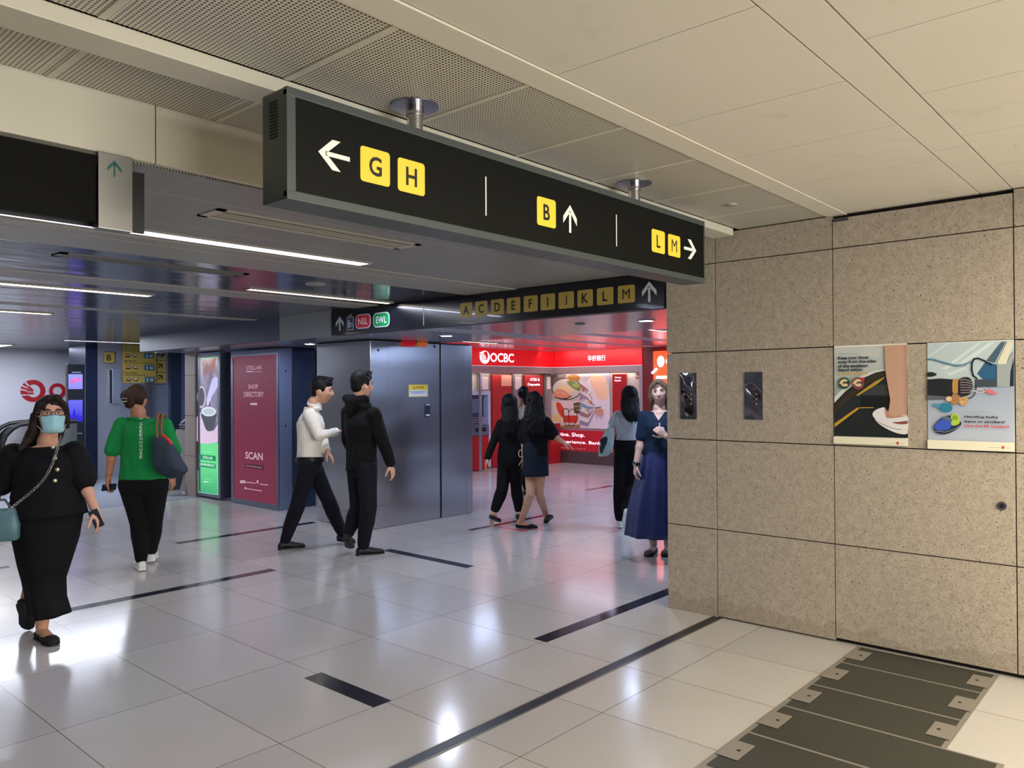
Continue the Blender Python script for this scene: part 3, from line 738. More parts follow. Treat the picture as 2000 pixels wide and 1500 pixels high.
items += [('poly', z5([(1520, 420), (1610, 290), (1720, 330), (1722, 480), (1600, 500)]), C('es1', '2f5f88')),
 ('poly', z5([(1615, 285), (1770, 90), (1815, 90), (1700, 310)]), C('es2', '5c7488'))]
for k in range(11):
    f = k/11; items.append(('line', z5([(1622+f*145, 280-f*185), (1700+f*105, 300-f*200)]), 0.0035-0.002*f, C('es3', '1c2c40')))
items += [('poly', z5([(1722, 320), (1830, 90), (1896, 88), (1818, 322)]), C('col1', 'd6d4c0')), ('poly', z5([(1722, 322), (1818, 322), (1860, 240), (1896, 180), (1898, 552), (1725, 552)]), C('col2', '9aa4a6')),
 ('poly', z5([(1862, 400), (1898, 250), (1898, 550), (1855, 550)]), C('col3', '1d2c48')),
 ('poly', z5([(1500, 478), (1722, 480), (1726, 556), (1500, 556)]), C('es4', '3f4a56')),
 ('line', z5([(1012, 268), (1080, 275), (1180, 305), (1300, 335), (1400, 325), (1480, 285)]), 0.006, C('rl', '4f86a8')),
 ('line', z5([(1012, 276), (1080, 285), (1180, 316), (1300, 347), (1400, 340)]), 0.002, C('rl2', '22425e')),
 ('line', z5([(1520, 470), (1480, 440), (1466, 380), (1468, 310), (1490, 270), (1530, 262), (1590, 285), (1668, 328)]), 0.0085, C('hr', '1c2638')),
 ('poly', z5([(1010, 480), (1010, 640), (1270, 655), (1272, 480), (1150, 470)]), C('st1', '24262c')), ('blob', z5([(1012, 410), (1060, 405), (1105, 425), (1080, 445), (1012, 450)]), C('st1', '24262c')),
 ('poly', z5([(1008, 640), (1240, 660), (1200, 685), (1008, 690)]), C('st2', '5a606c')),
 ('blob', z5([(1275, 485), (1330, 480), (1345, 540), (1335, 610), (1275, 620), (1265, 550)]), C('st3', 'b98a44')),
 ('blob', z5([(1335, 480), (1420, 455), (1470, 500), (1465, 600), (1430, 640), (1335, 650), (1325, 560)]), C('st4', '2a2730'))]
for k in range(6): items.append(('line', z5([(1345+k*2, 485+k*26), (1400, 480+k*27), (1462, 500+k*22)]), 0.003, C('st5', 'b9a8ac')))
items += [('line', z5([(1510, 540), (1508, 590), (1490, 640), (1460, 668), (1425, 676)]), 0.005, C('st1', '24262c')),
 ('line', z5([(1455, 600), (1520, 590), (1600, 565), (1640, 590), (1560, 620), (1490, 600)]), 0.0032, C('bone', 'd9d2cc')), ('line', z5([(1520, 575), (1600, 600), (1680, 625)]), 0.0035, C('bone', 'd9d2cc')), ('blob', z5([(1610, 585), (1660, 585), (1728, 628), (1660, 630), (1615, 612)]), C('pink', 'd2707c')),
 ('blob', z5([(1265, 640), (1300, 628), (1345, 655), (1330, 720), (1280, 740), (1240, 700)]), C('bear', 'a87a52')), ('ell', *z5([(1200, 652)])[0], *z5([(1262, 705)])[0], C('bear2', 'd8c0a0')), ('blob', z5([(1335, 690), (1350, 665), (1410, 655), (1432, 690), (1420, 735), (1370, 748), (1340, 730)]), C('bear3', 'c39a6c')),
 ('ell', *z5([(1372, 684)])[0], *z5([(1384, 696)])[0], C('st1', '24262c')), ('ell', *z5([(1358, 700)])[0], *z5([(1382, 722)])[0], C('bear2', 'd8c0a0')),
 ('blob', z5([(1140, 750), (1165, 722), (1230, 725), (1268, 765), (1255, 805), (1200, 815), (1145, 795)]), C('ct', '2f7fa0')), ('blob', z5([(1075, 728), (1135, 735), (1135, 768), (1080, 755)]), C('ct2', '4a90b8')),
 ('blob', z5([(1075, 970), (1100, 930), (1150, 880), (1240, 850), (1340, 900), (1358, 945), (1300, 1000), (1200, 1040), (1110, 1030)]), C('sh1', '262f48')),
 ('blob', z5([(1080, 960), (1120, 915), (1180, 880), (1260, 920), (1240, 985), (1150, 1005), (1095, 990)]), C('sh2', '3c5cc0')),
 ('blob', z5([(1250, 880), (1270, 835), (1320, 838), (1345, 900), (1330, 940), (1265, 950)]), C('sh3', 'a9c84c')), ('blob', z5([(1268, 862), (1288, 848), (1318, 858), (1320, 895), (1275, 890)]), C('sh4', '86a036')),
 ('poly', z5([(1165, 865), (1210, 855), (1270, 890), (1255, 925), (1165, 880)]), C('sh5', '5c6880')),
 ('line', z5([(1095, 1008), (1200, 1020), (1300, 985), (1352, 950)]), 0.0022, C('sh6', 'a8b8c8')),
 ('poly', z5([(1013, 1098), (1903, 1128), (1904, 1222), (1015, 1190)]), C('cream', 'e8e4cc')),
 ('text', 'Handling bulky', *z5([(1392, 850)])[0], *z5([(1742, 884)])[0], C('ink', '101418'), 0.03),
 ('text', 'items or strollers?', *z5([(1392, 897)])[0], *z5([(1810, 930)])[0], C('ink', '101418'), 0.03),
 ('text', 'Use the lift instead!', *z5([(1392, 942)])[0], *z5([(1853, 976)])[0], C('redt', 'd83c48'), 0.03),
 ('line', z5([(1395, 815), (1635, 815)]), 0.0015, C('tiny', '8a9294')), ('line', z5([(1635, 1178), (1765, 1180)]), 0.0012, C('tiny2', 'b0a898')),
 ('blob', z5([(1775, 1175), (1792, 1158), (1803, 1175), (1790, 1196)]), C('mark', 'd8504c')), ('line', z5([(1812, 1181), (1862, 1183)]), 0.0012, C('tiny2', 'b0a898'))]
art('print', PW, items, t, 0.0003, 0.0002)

# two polished switch plates
MIR = mat('mirror_steel', 'b4b4bc', 0.05, 1.0); MIR2 = m_steel('wavy_mirror_steel', 'b8b4c0', 0.05, 0.5, (1, 1, 1), (5, 5, 3))
for x0, y0, x1, y1, lab in ((1329, 729, 1361, 819, 'mirror steel control plate with three buttons closest to the wall end'), (1454, 727, 1490, 820, 'mirror steel control plate with three buttons on the wider granite slab')):
    b = pxbox(PW, x0, y0, x1, y1)
    t = thing('control_plate', lab, 'control panel', (XW, -(b[0]+b[2])/2, b[1]), 'steel plates on the granite wall')
    bm = bmesh.new(); poly(bm, PW, rrect(*b, 0.002), -0.004, 0.003); obj('plate', bm, MIR2, t, fix=False)
    cu = (b[0]+b[2])/2+0.006; top = b[3]; H = b[3]-b[1]
    obj('key_switch', cyl(bmesh.new(), PW.w(cu, top-H*0.36, 0.003), 0.012, -0.003, 20, axis='X'), CHROME, t)
    for f in (0.46, 0.565, 0.67):
        q = PW.w(cu, top-H*f, 0.003)
        bt = obj('button', cyl(bmesh.new(), q, 0.0115, -0.003, 20, axis='X'), mat('button_ring', '8f8c78', 0.3, 0.8), t)
        obj('button_cap', cyl(bmesh.new(), q+Vector((-0.003, 0, 0)), 0.0085, -0.0015, 20, axis='X'), GAP, bt)
        bm = bmesh.new(); poly(bm, PW, rrect(cu+0.013, top-H*f-0.004, cu+0.021, top-H*f+0.004), 0.003, 0.0045); obj('indicator', bm, mat('indicator', 'a9a494', 0.4), t, fix=False)
p = onX(1957, 988, XW)
t = thing('key_lock', 'round steel key lock low on the granite wall', 'lock', (p.x, p.y, p.z))
obj('lock_rim', cyl(bmesh.new(), (XW+0.004, p.y, p.z), 0.026, -0.010, 32, r2=0.023, axis='X'), CHROME, t)
obj('keyhole', newbox(XW-0.0075, XW-0.006, p.y-0.003, p.y+0.003, p.z-0.012, p.z+0.012), GAP, t)
obj('lock_core', cyl(bmesh.new(), (XW-0.006, p.y, p.z), 0.013, -0.001, 24, axis='X'), STEEL_DK, t)
p = onX(1642, 430, XW)
t = obj('wall_bracket', newbox(XW-0.012, XW+0.002, p.y-0.045, p.y+0.045, p.z-0.006, p.z+0.008), STEEL_DK)
box_ = tag(t, 'small metal bracket at the top edge of the granite wall', 'bracket')

# ================================================================== LIFT
LX0, LX1, LY0, LY1 = 5.605, 7.26, 7.155, 8.20
t = thing('lift_enclosure', 'brushed stainless steel lift enclosure behind the two walking men', 'lift', ((LX0+LX1)/2, LY0, 0))
obj('core', newbox(LX0+0.02, LX1-0.02, LY0+0.02, LY1, 0.0, ZS-0.002), BLACK, t)
bm = newbox(LX0, LX0+0.02, LY0, LY1, 0.005, ZS-0.02, bev=0.004); obj('side_panel', bm, STEEL, t)
obj('front_panel', newbox(LX0+0.001, 5.868, LY0-0.004, LY0+0.02, 0.005, ZS-0.02, bev=0.003), STEEL, t)
obj('door', newbox(5.873, 6.688, LY0+0.004, LY0+0.022, 0.005, ZS-0.02, bev=0.002), STEEL, t)
obj('front_panel', newbox(6.712, 7.14, LY0-0.004, LY0+0.02, 0.005, ZS-0.02, bev=0.003), STEEL, t)
obj('corner_panel', newbox(7.143, LX1, LY0-0.004, LY0+0.02, 0.005, ZS-0.02, bev=0.003), STEEL, t)
obj('plinth_line', newbox(LX0-0.001, LX0+0.0, LY0+0.01, LY1, 0.17, 0.173), GAP, t)
obj('plinth_line', newbox(LX0+0.02, 5.86, LY0-0.0052, LY0-0.004, 0.26, 0.263), GAP, t)
for x0, x1, c, e, lb in ((787, 811, 'a01420', 0.5, 'red warning lamp'), (818, 834, 'b0561a', 0.5, 'orange warning lamp')):
    p0, p1 = onY(x0, 665, LY0-0.03), onY(x1, 677.5, LY0-0.03)
    obj('warning_lamp', newbox(p0.x, p1.x, LY0-0.045, LY0+0.006, p1.z, ZS-0.004, bev=0.008), mat('lamp_'+c, c, 0.2, emit=e), t, label=lb)
PLF = Pl('Y', LY0+0.003)
st = thing('caution_sticker', 'yellow caution sticker on the steel lift door', 'sticker', tuple(onY(816, 775, LY0)))
def Q(x, y): return (340+x*0.3133, 650+y*0.3133)
art('sticker', PLF, [('rect', *Q(1462, 323), *Q(1582, 398), C('sty', 'dcc24a')), ('rect', *Q(1466, 358), *Q(1578, 394), C('stw', 'ccd0d8')), ('text', 'CAUTION', *Q(1507, 334), *Q(1557, 346), C('ink', '101418'), 0.02),
   ('poly', [Q(1486, 349), Q(1503, 349), Q(1494.5, 333)], C('ink', '101418')), ('poly', [Q(1490, 347), Q(1499, 347), Q(1494.5, 338)], C('sty', 'dcc24a')), ('line', [Q(1472, 367), Q(1570, 367)], 0.006, C('blue_ink', '4a78b0')), ('line', [Q(1476, 376), Q(1550, 376)], 0.006, C('blue_ink', '4a78b0'))], st, 0.001)
cp = thing('call_panel', 'small lift call panel under the caution sticker', 'control panel', tuple(onY(834, 803, LY0)))
b = pxbox(PLF, *Q(1564, 445), *Q(1593, 525)); bm = bmesh.new(); poly(bm, PLF, rrect(*b, 0.006), 0.001, 0.010); obj('plate', bm, STEEL_DK, cp, fix=False)
for yy, mm in ((448, WHITE), (510, WHITE)):
    b = pxbox(PLF, *Q(1567, yy-2), *Q(1590, yy+(4 if yy == 448 else 8))); bm = bmesh.new(); poly(bm, PLF, rrect(*b), 0.010, 0.0115); obj('plate_label', bm, SW, cp, fix=False)
for yy in (470, 488):
    c = PLF.px(*Q(1578, yy)); obj('button', cyl(bmesh.new(), PLF.w(c[0], c[1], 0.010), 0.016, -0.003, 16, axis='Y'), CHROME, cp)
for x, y in ((1624, 85), (1270, 108)):
    c = PLF.px(*Q(x, y)); obj('sensor', cyl(bmesh.new(), PLF.w(c[0], c[1], 0.0), 0.016, -0.008, 20, axis='Y'), STEEL_DK, t)

# ================================================================== DIRECTORY BOARDS
BF = m_steel('satin_board_steel', '8b93a8', 0.35, 0.03); 
def R2(x, y): return (370+x*0.2267, 670+y*0.2267)
t = thing('advert_lightbox', 'narrow lit advert board with coffee cups above a green panel', 'advertising board', (5.69, 11.1, 0))
obj('cabinet', newbox(5.70, 5.86, 10.75, 11.42, 0.03, 2.17, bev=0.004), mat('board_side', '4b515e', 0.4, 0.5), t)
PG = Pl('X', 5.70)
bm = bmesh.new()
for a in ((10.75, 11.42, 0.03, 0.09), (10.75, 11.42, 2.10, 2.17), (10.75, 10.81, 0.09, 2.10), (11.36, 11.42, 0.09, 2.10)): box(bm, 5.685, 5.70, *a)
obj('frame', bm, BF, t)
def L(n, h, e=0.85): return mat('lit_'+n, h, 0.4, emit=e)
nb = NB('lit_blur'); n = nb.noise(3.5, 2); x, y, z = nb.sep(); col = nb.mix(nb.ramp(z, 1.75, 2.05), nb.mix(nb.ramp(n, .35, .6), '5e5a78', '9a8fb0'), nb.mix(nb.ramp(n, .4, .6), 'a86a58', 'cfc3c8')); nb.set(Base_Color='222222', Emission_Color=col, Emission_Strength=0.95); BLUR = nb.m
nb = NB('lit_green'); x, y, z = nb.sep(); col = nb.mix(nb.ramp(z, 0.1, 0.5), '3aa870', '66d88a'); nb.set(Base_Color='224433', Emission_Color=col, Emission_Strength=1.1); LG = nb.m
obj('lit_panel', newbox(5.695, 5.699, 10.81, 11.36, 0.09, 2.10), LG, t)
ZB = PG.px(*R2(150, 848))[1]; 
bm = newbox(5.692, 5.6945, 10.815, 11.355, ZB, 2.09); obj('photo_print', bm, BLUR, t)
PG2 = Pl('X', 5.690)
art('print', PG2, [('blob', [R2(*p) for p in ((66, 640), (120, 600), (150, 700), (200, 760), (250, 700), (252, 846), (66, 846))], L('skin', 'c8b0c4')),
   ('blob', [R2(*p) for p in ((150, 480), (200, 310), (245, 300), (250, 360), (190, 470), (160, 540))], L('pour', 'b8b4dc')),
   ('ell', *R2(68, 370), *R2(140, 560), L('rim', 'c0b4c0')), ('ell', *R2(76, 385), *R2(132, 545), L('cup_d', '4c4850', 0.7)),
   ('blob', [R2(*p) for p in ((106, 600), (228, 600), (222, 680), (205, 740), (175, 760), (145, 745), (120, 680))], L('cup', '4a4a54', 0.7)),
   ('ell', *R2(104, 548), *R2(230, 634), L('foam', 'c9d4d8')), ('ell', *R2(116, 562), *R2(218, 622), L('foam2', 'a8b4b8')), ('line', [R2(158, 550), R2(168, 490), R2(190, 490), R2(194, 552)], 0.012, L('rim', 'c0b4c0')),
   ('rect', *R2(88, 958), *R2(230, 1018), L('dkg', '1c8858', .6)), ('rect', *R2(88, 1024), *R2(230, 1082), L('dkg', '1c8858', .6)),
   ('text', 'STELLAR', *R2(120, 972), *R2(202, 1004), L('w', 'dfffe8')), ('text', 'EXPERIENCE', *R2(100, 1032), *R2(220, 1068), L('w', 'dfffe8')), ('line', [R2(118, 938), R2(205, 938)], 0.006, L('w2', '8fe0a8')),
   ('text', 'STELLAR', *R2(122, 1164), *R2(202, 1184), L('w2', '8fe0a8')), ('line', [R2(126, 1194), R2(160, 1196)], 0.010, L('w', 'dfffe8')), ('line', [R2(160, 1197), R2(200, 1198)], 0.004, L('w2', '8fe0a8')),
   ('line', [R2(82, 1282), R2(250, 1306), R2(250, 860)], 0.008, L('w2', '8fe0a8')), ('line', [R2(82, 1282), R2(78, 1100)], 0.008, L('w2', '8fe0a8'))], t, 0.0)
p = onX(*R2(311, 238), 5.80); obj('bolt', cyl(bmesh.new(), (5.78, 10.746, 1.93), 0.012, 0.006, 14, axis='Y'), CHROME, t)

# crimson directory board
t = thing('directory_board', 'crimson shop directory board in a steel cabinet with SCAN lettering', 'advertising board', (5.72, 9.85, 0))
obj('cabinet', newbox(5.715, 5.905, 9.225, 10.46, 0.0, 2.16, bev=0.003), mat('blue_steel_cabinet', '7f8fb4', 0.34, 0.6), t)
obj('rear_cabinet', newbox(5.93, 6.30, 9.26, 10.4, 0.0, ZS-0.003), mat('blue_steel_dark', '3e4c68', 0.36, 0.6), t)
obj('cabinet_trim', newbox(5.906, 5.93, 9.235, 10.4, 0.0, ZS-0.003), BF, t)
PR = Pl('X', 5.712)
bm = bmesh.new(); 
for a in ((9.225, 10.46, 0.0, 0.075), (9.225, 10.46, 2.085, 2.16), (9.225, 9.275, 0.075, 2.085), (10.41, 10.46, 0.075, 2.085)): box(bm, 5.70, 5.716, *a)
obj('frame', bm, BF, t)
CR_ = mat('crimson_print', '8c2a4a', 0.4, emit=0.28); PK = mat('pink_print', 'd9b3c4', 0.4, emit=0.45); DKR = mat('dark_crimson', '6a1f3a', 0.4, emit=0.1)
obj('face_panel', newbox(5.708, 5.714, 9.275, 10.41, 0.075, 2.085), CR_, t)
PR2 = Pl('X', 5.706)
its = [('text', 'STELLAR', *R2(489, 197), *R2(622, 226), PK), ('line', [R2(490, 245), R2(540, 246)], 0.014, PK), ('line', [R2(540, 246), R2(620, 247)], 0.006, PK),
   ('text', 'SHOP', *R2(508, 357), *R2(592, 394), PK, 0.01), ('text', 'DIRECTORY', *R2(471, 420), *R2(642, 464), PK, 0.01), ('line', [R2(530, 525), R2(582, 525)], 0.03, PK),
   ('text', 'SCAN', *R2(483, 934), *R2(634, 1012), PK, 0.025), ('rect', *R2(484, 1038), *R2(636, 1090), DKR), ('text', 'for Shop Directory', *R2(494, 1050), *R2(626, 1082), PK),
   ('line', [R2(492, 1198), R2(574, 1208)], 0.010, PK), ('line', [R2(610, 1214), R2(680, 1224)], 0.010, PK), ('line', [R2(498, 1254), R2(628, 1274)], 0.010, PK)]
for x in (440, 456, 473, 585): its.append(('rect', *R2(x, 1182), *R2(x+14, 1208), PK))
its.append(('rect', *R2(481, 1240), *R2(495, 1260), PK))
for a, b_, c in (((375, 165), (375, 128), (410, 128)), ((725, 108), (748, 106), (748, 150)), ((378, 1290), (378, 1326), (404, 1330)), ((722, 1384), (746, 1390), (746, 1350))): its.append(('line', [R2(*a), R2(*b_), R2(*c)], 0.012, mat('faint_pink', 'a8586c', 0.4, emit=0.2)))
art('print', PR2, its, t, 0.0)
for zz in (1.86, 1.13): obj('bolt', cyl(bmesh.new(), (5.81, 9.221, zz), 0.012, 0.005, 14, axis='Y'), CHROME, t)
# ================================================================== THE BANK
def B3(x, y): return (920+x*0.195, 670+y*0.195)
RED = mat('bank_red_fascia', 'd8121c', 0.35, emit=0.55); REDD = mat('bank_red_panel', 'a81a20', 0.4, emit=0.10); LETW = mat('lit_white_letter', 'ffe8f4', 0.4, emit=1.6)
FRM = mat('bank_frame', 'a89a98', 0.4, 0.2); CREAMW = mat('bank_cream_wall', 'cfc0ae', 0.5)
BY, BX = 10.68, 13.40
t = thing('bank_storefront', 'red lit bank front with white lettering and a grey frame, past the granite wall', 'shop front', (13.4, 10.68, 0))
fz0, fz1, gz = 2.078, ZO-0.002, 1.935
f1 = obj('fascia', newbox(9.0, BX, BY, BY+0.1, fz0, fz1), RED, t)
f2 = obj('fascia', newbox(BX, BX+0.1, 8.437, BY-0.006, fz0, fz1), RED, t)
obj('frame_header', newbox(9.0, BX, BY+0.004, BY+0.24, gz, fz0-0.008), FRM, t)
obj('frame_header', newbox(BX+0.004, BX+0.24, 8.437, BY+0.2, gz, fz0-0.008), FRM, t)
obj('frame_lip', newbox(9.0, BX-0.002, BY-0.012, BY+0.004, fz0-0.012, fz0-0.002), mat('lip_white', 'e8e2e8', 0.4, emit=0.3), t)
obj('frame_lip', newbox(BX-0.012, BX+0.004, 8.437, BY-0.002, fz0-0.012, fz0-0.002), mat('lip_white', 'e8e2e8', 0.4, emit=0.3), t)
obj('frame_post', newbox(BX+0.004, BX+0.24, 8.437, 8.51, 0, gz), FRM, t)
obj('rear_wall', newbox(8.6, 14.4, 10.98, 11.06, 0, 2.5), CREAMW, t)
obj('rear_wall', newbox(13.56, 13.64, 8.44, 10.98, 0, 2.5), CREAMW, t)
obj('alcove_ceiling', newbox(8.6, 13.56, BY+0.24, 10.98, gz+0.02, gz+0.06), CREAMW, t)
PBY = Pl('Y', BY-0.003); PBX = Pl('X', BX-0.003)
its = [('text', 'OCBC', *B3(192, 97), *B3(428, 196), LETW, 0.018),
  ('ell', *B3(86, 74), *B3(186, 208), LETW), ('ell', *B3(118, 82), *B3(166, 172), RED)]
its += [('poly', [B3(*q) for q in ((84, 92), (118, 92), (150, 150), (140, 170), (100, 165))], LETW)]
for a, b_ in (((88, 108), (150, 128)), ((88, 132), (148, 148)), ((96, 156), (150, 166)), ((112, 92), (146, 140))): its.append(('line', [B3(*a), B3(*b_)], 0.014, RED))
art('lettering', PBY, its, f1, 0.0, 0.004)
art('lettering', PBX, [('text', '华侨银行', *B3(1168, 126), *B3(1348, 176), LETW, 0.006)], f2, 0.0, 0.004)
# collage wall poster
PC = Pl('X', 13.553)
t = thing('wall_mural', 'large photo collage mural of food, a red armchair and shop shelves over red lettering', 'mural', (13.55, 9.8, 0.4))
b = pxbox(PC, *B3(797, 318), *B3(1397, 1132)); bm = bmesh.new(); poly(bm, PC, rrect(*b), -0.012, 0.0); obj('sheet', bm, mat('mural_base', 'c9bcc0', 0.4), t, fix=False)
def M(n, h, e=0.22): return mat('mural_'+n, h, 0.4, emit=e)
def PP(*pts): return [B3(*p) for p in pts]
its = [('rect', *B3(797, 310), *B3(1097, 575), M('cloth', 'b9a8a4')), ('blob', PP((810, 320), (960, 318), (900, 380), (830, 430), (800, 420)), M('dkbg', '6d5f58')),
 ('ell', *B3(806, 350), *B3(1110, 572), M('rimd', '3a3234')), ('ell', *B3(816, 358), *B3(1102, 562), M('plate', 'c6b2a8')),
 ('blob', PP((970, 330), (1030, 315), (1085, 335), (1080, 370), (1010, 385), (975, 360)), M('rice', 'a06a30')), ('blob', PP((960, 390), (1020, 380), (1095, 420), (1090, 480), (1020, 450)), M('leaf', '6e8048')), ('blob', PP((1010, 420), (1060, 400), (1095, 430), (1050, 450)), M('leaf2', '96a05c')),
 ('blob', PP((885, 450), (930, 420), (1000, 440), (1030, 490), (960, 500), (900, 480)), M('sushi', 'd8b88a')), ('blob', PP((820, 520), (870, 460), (940, 480), (1000, 530), (960, 555), (870, 545)), M('salmon', 'd08468')),
 ('line', PP((840, 540), (900, 560), (960, 555), (1010, 530)), 0.02, M('nori', '2c2426')), ('line', PP((860, 500), (900, 490), (960, 520)), 0.012, M('sal2', 'e8b09a')),
 ('rect', *B3(797, 577), *B3(1097, 852), M('room', 'd3b8b4')), ('poly', PP((797, 835), (1097, 815), (1097, 852), (797, 852)), M('wood', '9a6e52')),
 ('poly', PP((1030, 600), (1097, 590), (1097, 710), (1036, 700)), M('shelf', '5a4a3c')), ('line', PP((1036, 635), (1096, 632)), 0.014, M('shy', 'd0a850')), ('line', PP((1036, 670), (1096, 668)), 0.014, M('shy', 'd0a850')),
 ('blob', PP((858, 600), (890, 596), (925, 640), (940, 730), (905, 735), (870, 670)), M('chair', 'c9432c')), ('poly', PP((925, 725), (1075, 725), (1065, 800), (935, 795)), M('chair2', 'c0342a')),
 ('line', PP((950, 830), (920, 690), (940, 655), (980, 660), (990, 820)), 0.016, M('arm', '3a2320')), ('line', PP((985, 690), (1010, 660), (1060, 670), (1075, 760), (1030, 825), (960, 822)), 0.014, M('arm', '3a2320')),
 ('blob', PP((808, 740), (850, 710), (905, 730), (908, 820), (890, 846), (812, 846)), M('stool', 'dcb07c')),
 ('rect', *B3(1098, 310), *B3(1397, 862), M('mall', 'd8c4cc')), ('blob', PP((1200, 330), (1340, 320), (1385, 420), (1370, 560), (1290, 560), (1230, 470)), M('glow', 'e2b494')), ('poly', PP((1100, 310), (1230, 310), (1150, 400), (1100, 360)), M('mallg', 'b8a8a4')), ('poly', PP((1340, 310), (1397, 310), (1397, 560), (1385, 420)), M('mall2', 'b0a0b0'))]
for k in range(5):
    y0 = 430+k*86
    its.append(('poly', PP((1100, y0-30+k*6), (1180, y0+30-k*2), (1250, 610+k*14), (1250, 622+k*18), (1180, y0+62), (1100, y0+38)), M('shf%d' % (k % 3), ('9a6e70', '8e7c94', '7c8ca0')[k % 3])))
    its.append(('line', PP((1100, y0-34+k*6), (1180, y0+26-k*2), (1250, 608+k*14)), 0.02, M('edge', 'e0cfc8')))
for k in range(16):
    its.append(('rect', *B3(1106+(k % 5)*26, 450+(k//5)*92+(k % 5)*9), *B3(1120+(k % 5)*26, 486+(k//5)*92+(k % 5)*9), M('pk%d' % (k % 4), ('c9b45c', 'b85a6a', '8fa8c0', 'd8d0c0')[k % 4])))
its += [('blob', PP((1255, 660), (1290, 645), (1340, 670), (1330, 725), (1270, 715)), M('trolley', 'c08878')), ('line', PP((1260, 650), (1320, 640)), 0.016, M('nori', '2c2426')), ('line', PP((1272, 720), (1280, 790)), 0.01, M('trl', 'a88890')), ('line', PP((1320, 720), (1330, 780)), 0.01, M('trl', 'a88890')),
 ('line', PP((1120, 340), (1200, 440), (1250, 600)), 0.016, M('edge', 'e0cfc8')), ('line', PP((1345, 320), (1390, 450), (1350, 700)), 0.010, M('edge', 'e0cfc8')),
 ('rect', *B3(845, 862), *B3(1397, 1132), M('band', 'b0202c', 0.35)), ('rect', *B3(797, 852), *B3(846, 1132), M('band', 'b0202c', 0.35)),
 ('text', 'Dine. Shop.', *B3(888, 890), *B3(1158, 952), LETW, 0.006), ('text', 'Experience. Bank.', *B3(888, 966), *B3(1336, 1028), LETW, 0.006), ('text', 'OCBC Tampines Asia, Level 4'.replace('Tampines ', ''), *B3(890, 1038), *B3(1166, 1064), M('tw', 'd8a8b0', 0.4))]
art('print', PC, its, t, 0.0005, 0.0012)
struct('baseboard_1', newbox(13.48, 13.56, 8.6, 10.9, 0.0, 0.27), mat('brown_skirting', '5d4848', 0.4))
# red counter, cheque deposit panels, pillars
def redpanel(px0, px1, lines, label, plane, z1, box4, txt, gl=None):
    t = thing('bank_sign_board', label, 'sign panel', tuple(plane.w((px0+px1)/2, 0.0)))
    a = plane.px(px0, 760)[0]; b_ = plane.px(px1, 760)[0]
    bm = bmesh.new(); poly(bm, plane, rrect(a, 0.02, b_, z1), -0.05, 0.0); obj('panel', bm, REDD, t, fix=False)
    art('lettering', plane, [('text', s, *B3(*c[:2]), *B3(*c[2:]), LETW, 0.01) for s, c in txt], t, 0.001)
    return t
PAn = Pl('Y', 10.90)
redpanel(962, 1000, 0, 'plain red bank panel lettered ATM beside the cash machine', PAn, 1.90, None, [('ATM', (312, 340, 358, 362))])
obj('pale_box', newbox(*sorted((PAn.px(979, 740)[0], PAn.px(998, 740)[0])), 10.885, 10.899, PAn.px(990, 754)[1], PAn.px(990, 733)[1]), mat('pale_orange_screen', 'c98a74', 0.4, emit=0.3), bpy.data.objects['bank_sign_board'])
redpanel(1025, 1061, 0, 'red bank panel lettered ATM & Deposits behind the two women', PAn, 1.90, None, [('ATM &', (590, 350, 688, 380)), ('Deposits', (568, 402, 690, 434))])
PCx = Pl('X', 13.50)
redpanel(1196, 1222, 0, 'narrow red bank panel lettered Cheque Deposit to one side of the mural', PCx, 1.90, None, [('Cheque', (1440, 336, 1502, 356)), ('Deposit', (1440, 366, 1502, 388))])
for k, (x0, x1) in enumerate(((936, 953), (1001, 1017), (1063, 1074))):
    t = thing('framed_notice', ('small framed notice above the cash machine', 'small framed notice between two red bank panels', 'small framed notice beside the photo mural')[k], 'notice', tuple(PAn.w(PAn.px(x0, 750)[0], 1.3)), 'notices in the bank alcove')
    a, b_ = PAn.px(x0, 765)[0]+0.01, PAn.px(x1, 765)[0]-0.01
    obj('pillar_face', newbox(a, b_, 10.86, 10.979, 1.585 if k == 0 else 0.0, 1.92), mat('notice_pillar', '8f827e', 0.45), t)
    obj('paper', newbox(a+0.03, b_-0.03, 10.85, 10.859, max(1.60, PAn.px(x0, 764)[1]), PAn.px(x0, 736)[1]), mat('notice_paper', 'd8c0bc', 0.5, emit=0.25), t)
    if k: obj('leaflet', newbox(a+0.05, b_-0.05, 10.85, 10.859, PAn.px(x0, 800)[1], PAn.px(x0, 768)[1]), mat('leaflet', '9a8088', 0.5), t)
# cash machine
t = thing('cash_machine', 'blue-grey cash machine with a red base beside the lift', 'cash machine', (11.25, 10.8, 0))
PM = Pl('Y', 10.70)
ax0, ax1 = PM.px(932, 800)[0]-0.25, PM.px(960, 800)[0]
zz = lambda y: PM.px(946, 670+y*0.195)[1]
obj('surround', newbox(ax1-0.07, ax1, 10.72, 10.97, 0.05, zz(485), bev=0.02), mat('atm_white', 'c9ccdc', 0.35), t)
obj('base', newbox(ax0, ax1-0.072, 10.71, 10.97, 0.02, zz(930)), REDD, t)
obj('head', newbox(ax0, ax1-0.072, 10.72, 10.97, zz(520), zz(480), bev=0.004), mat('atm_white', 'c9ccdc', 0.35), t)
obj('screen_recess', newbox(ax0, ax1-0.072, 10.86, 10.97, zz(740), zz(520)), mat('atm_recess', '2b3c58', 0.3, emit=0.12), t)
obj('screen', newbox(ax0+0.06, ax1-0.17, 10.845, 10.859, zz(700), zz(560)), mat('atm_screen', '46586e', 0.2, emit=0.3), t)
obj('keypad', newbox(ax0, ax1-0.072, 10.74, 10.97, zz(822), zz(742), bev=0.006), mat('atm_keys', '8c96ac', 0.35, 0.3), t)
bm = bmesh.new()
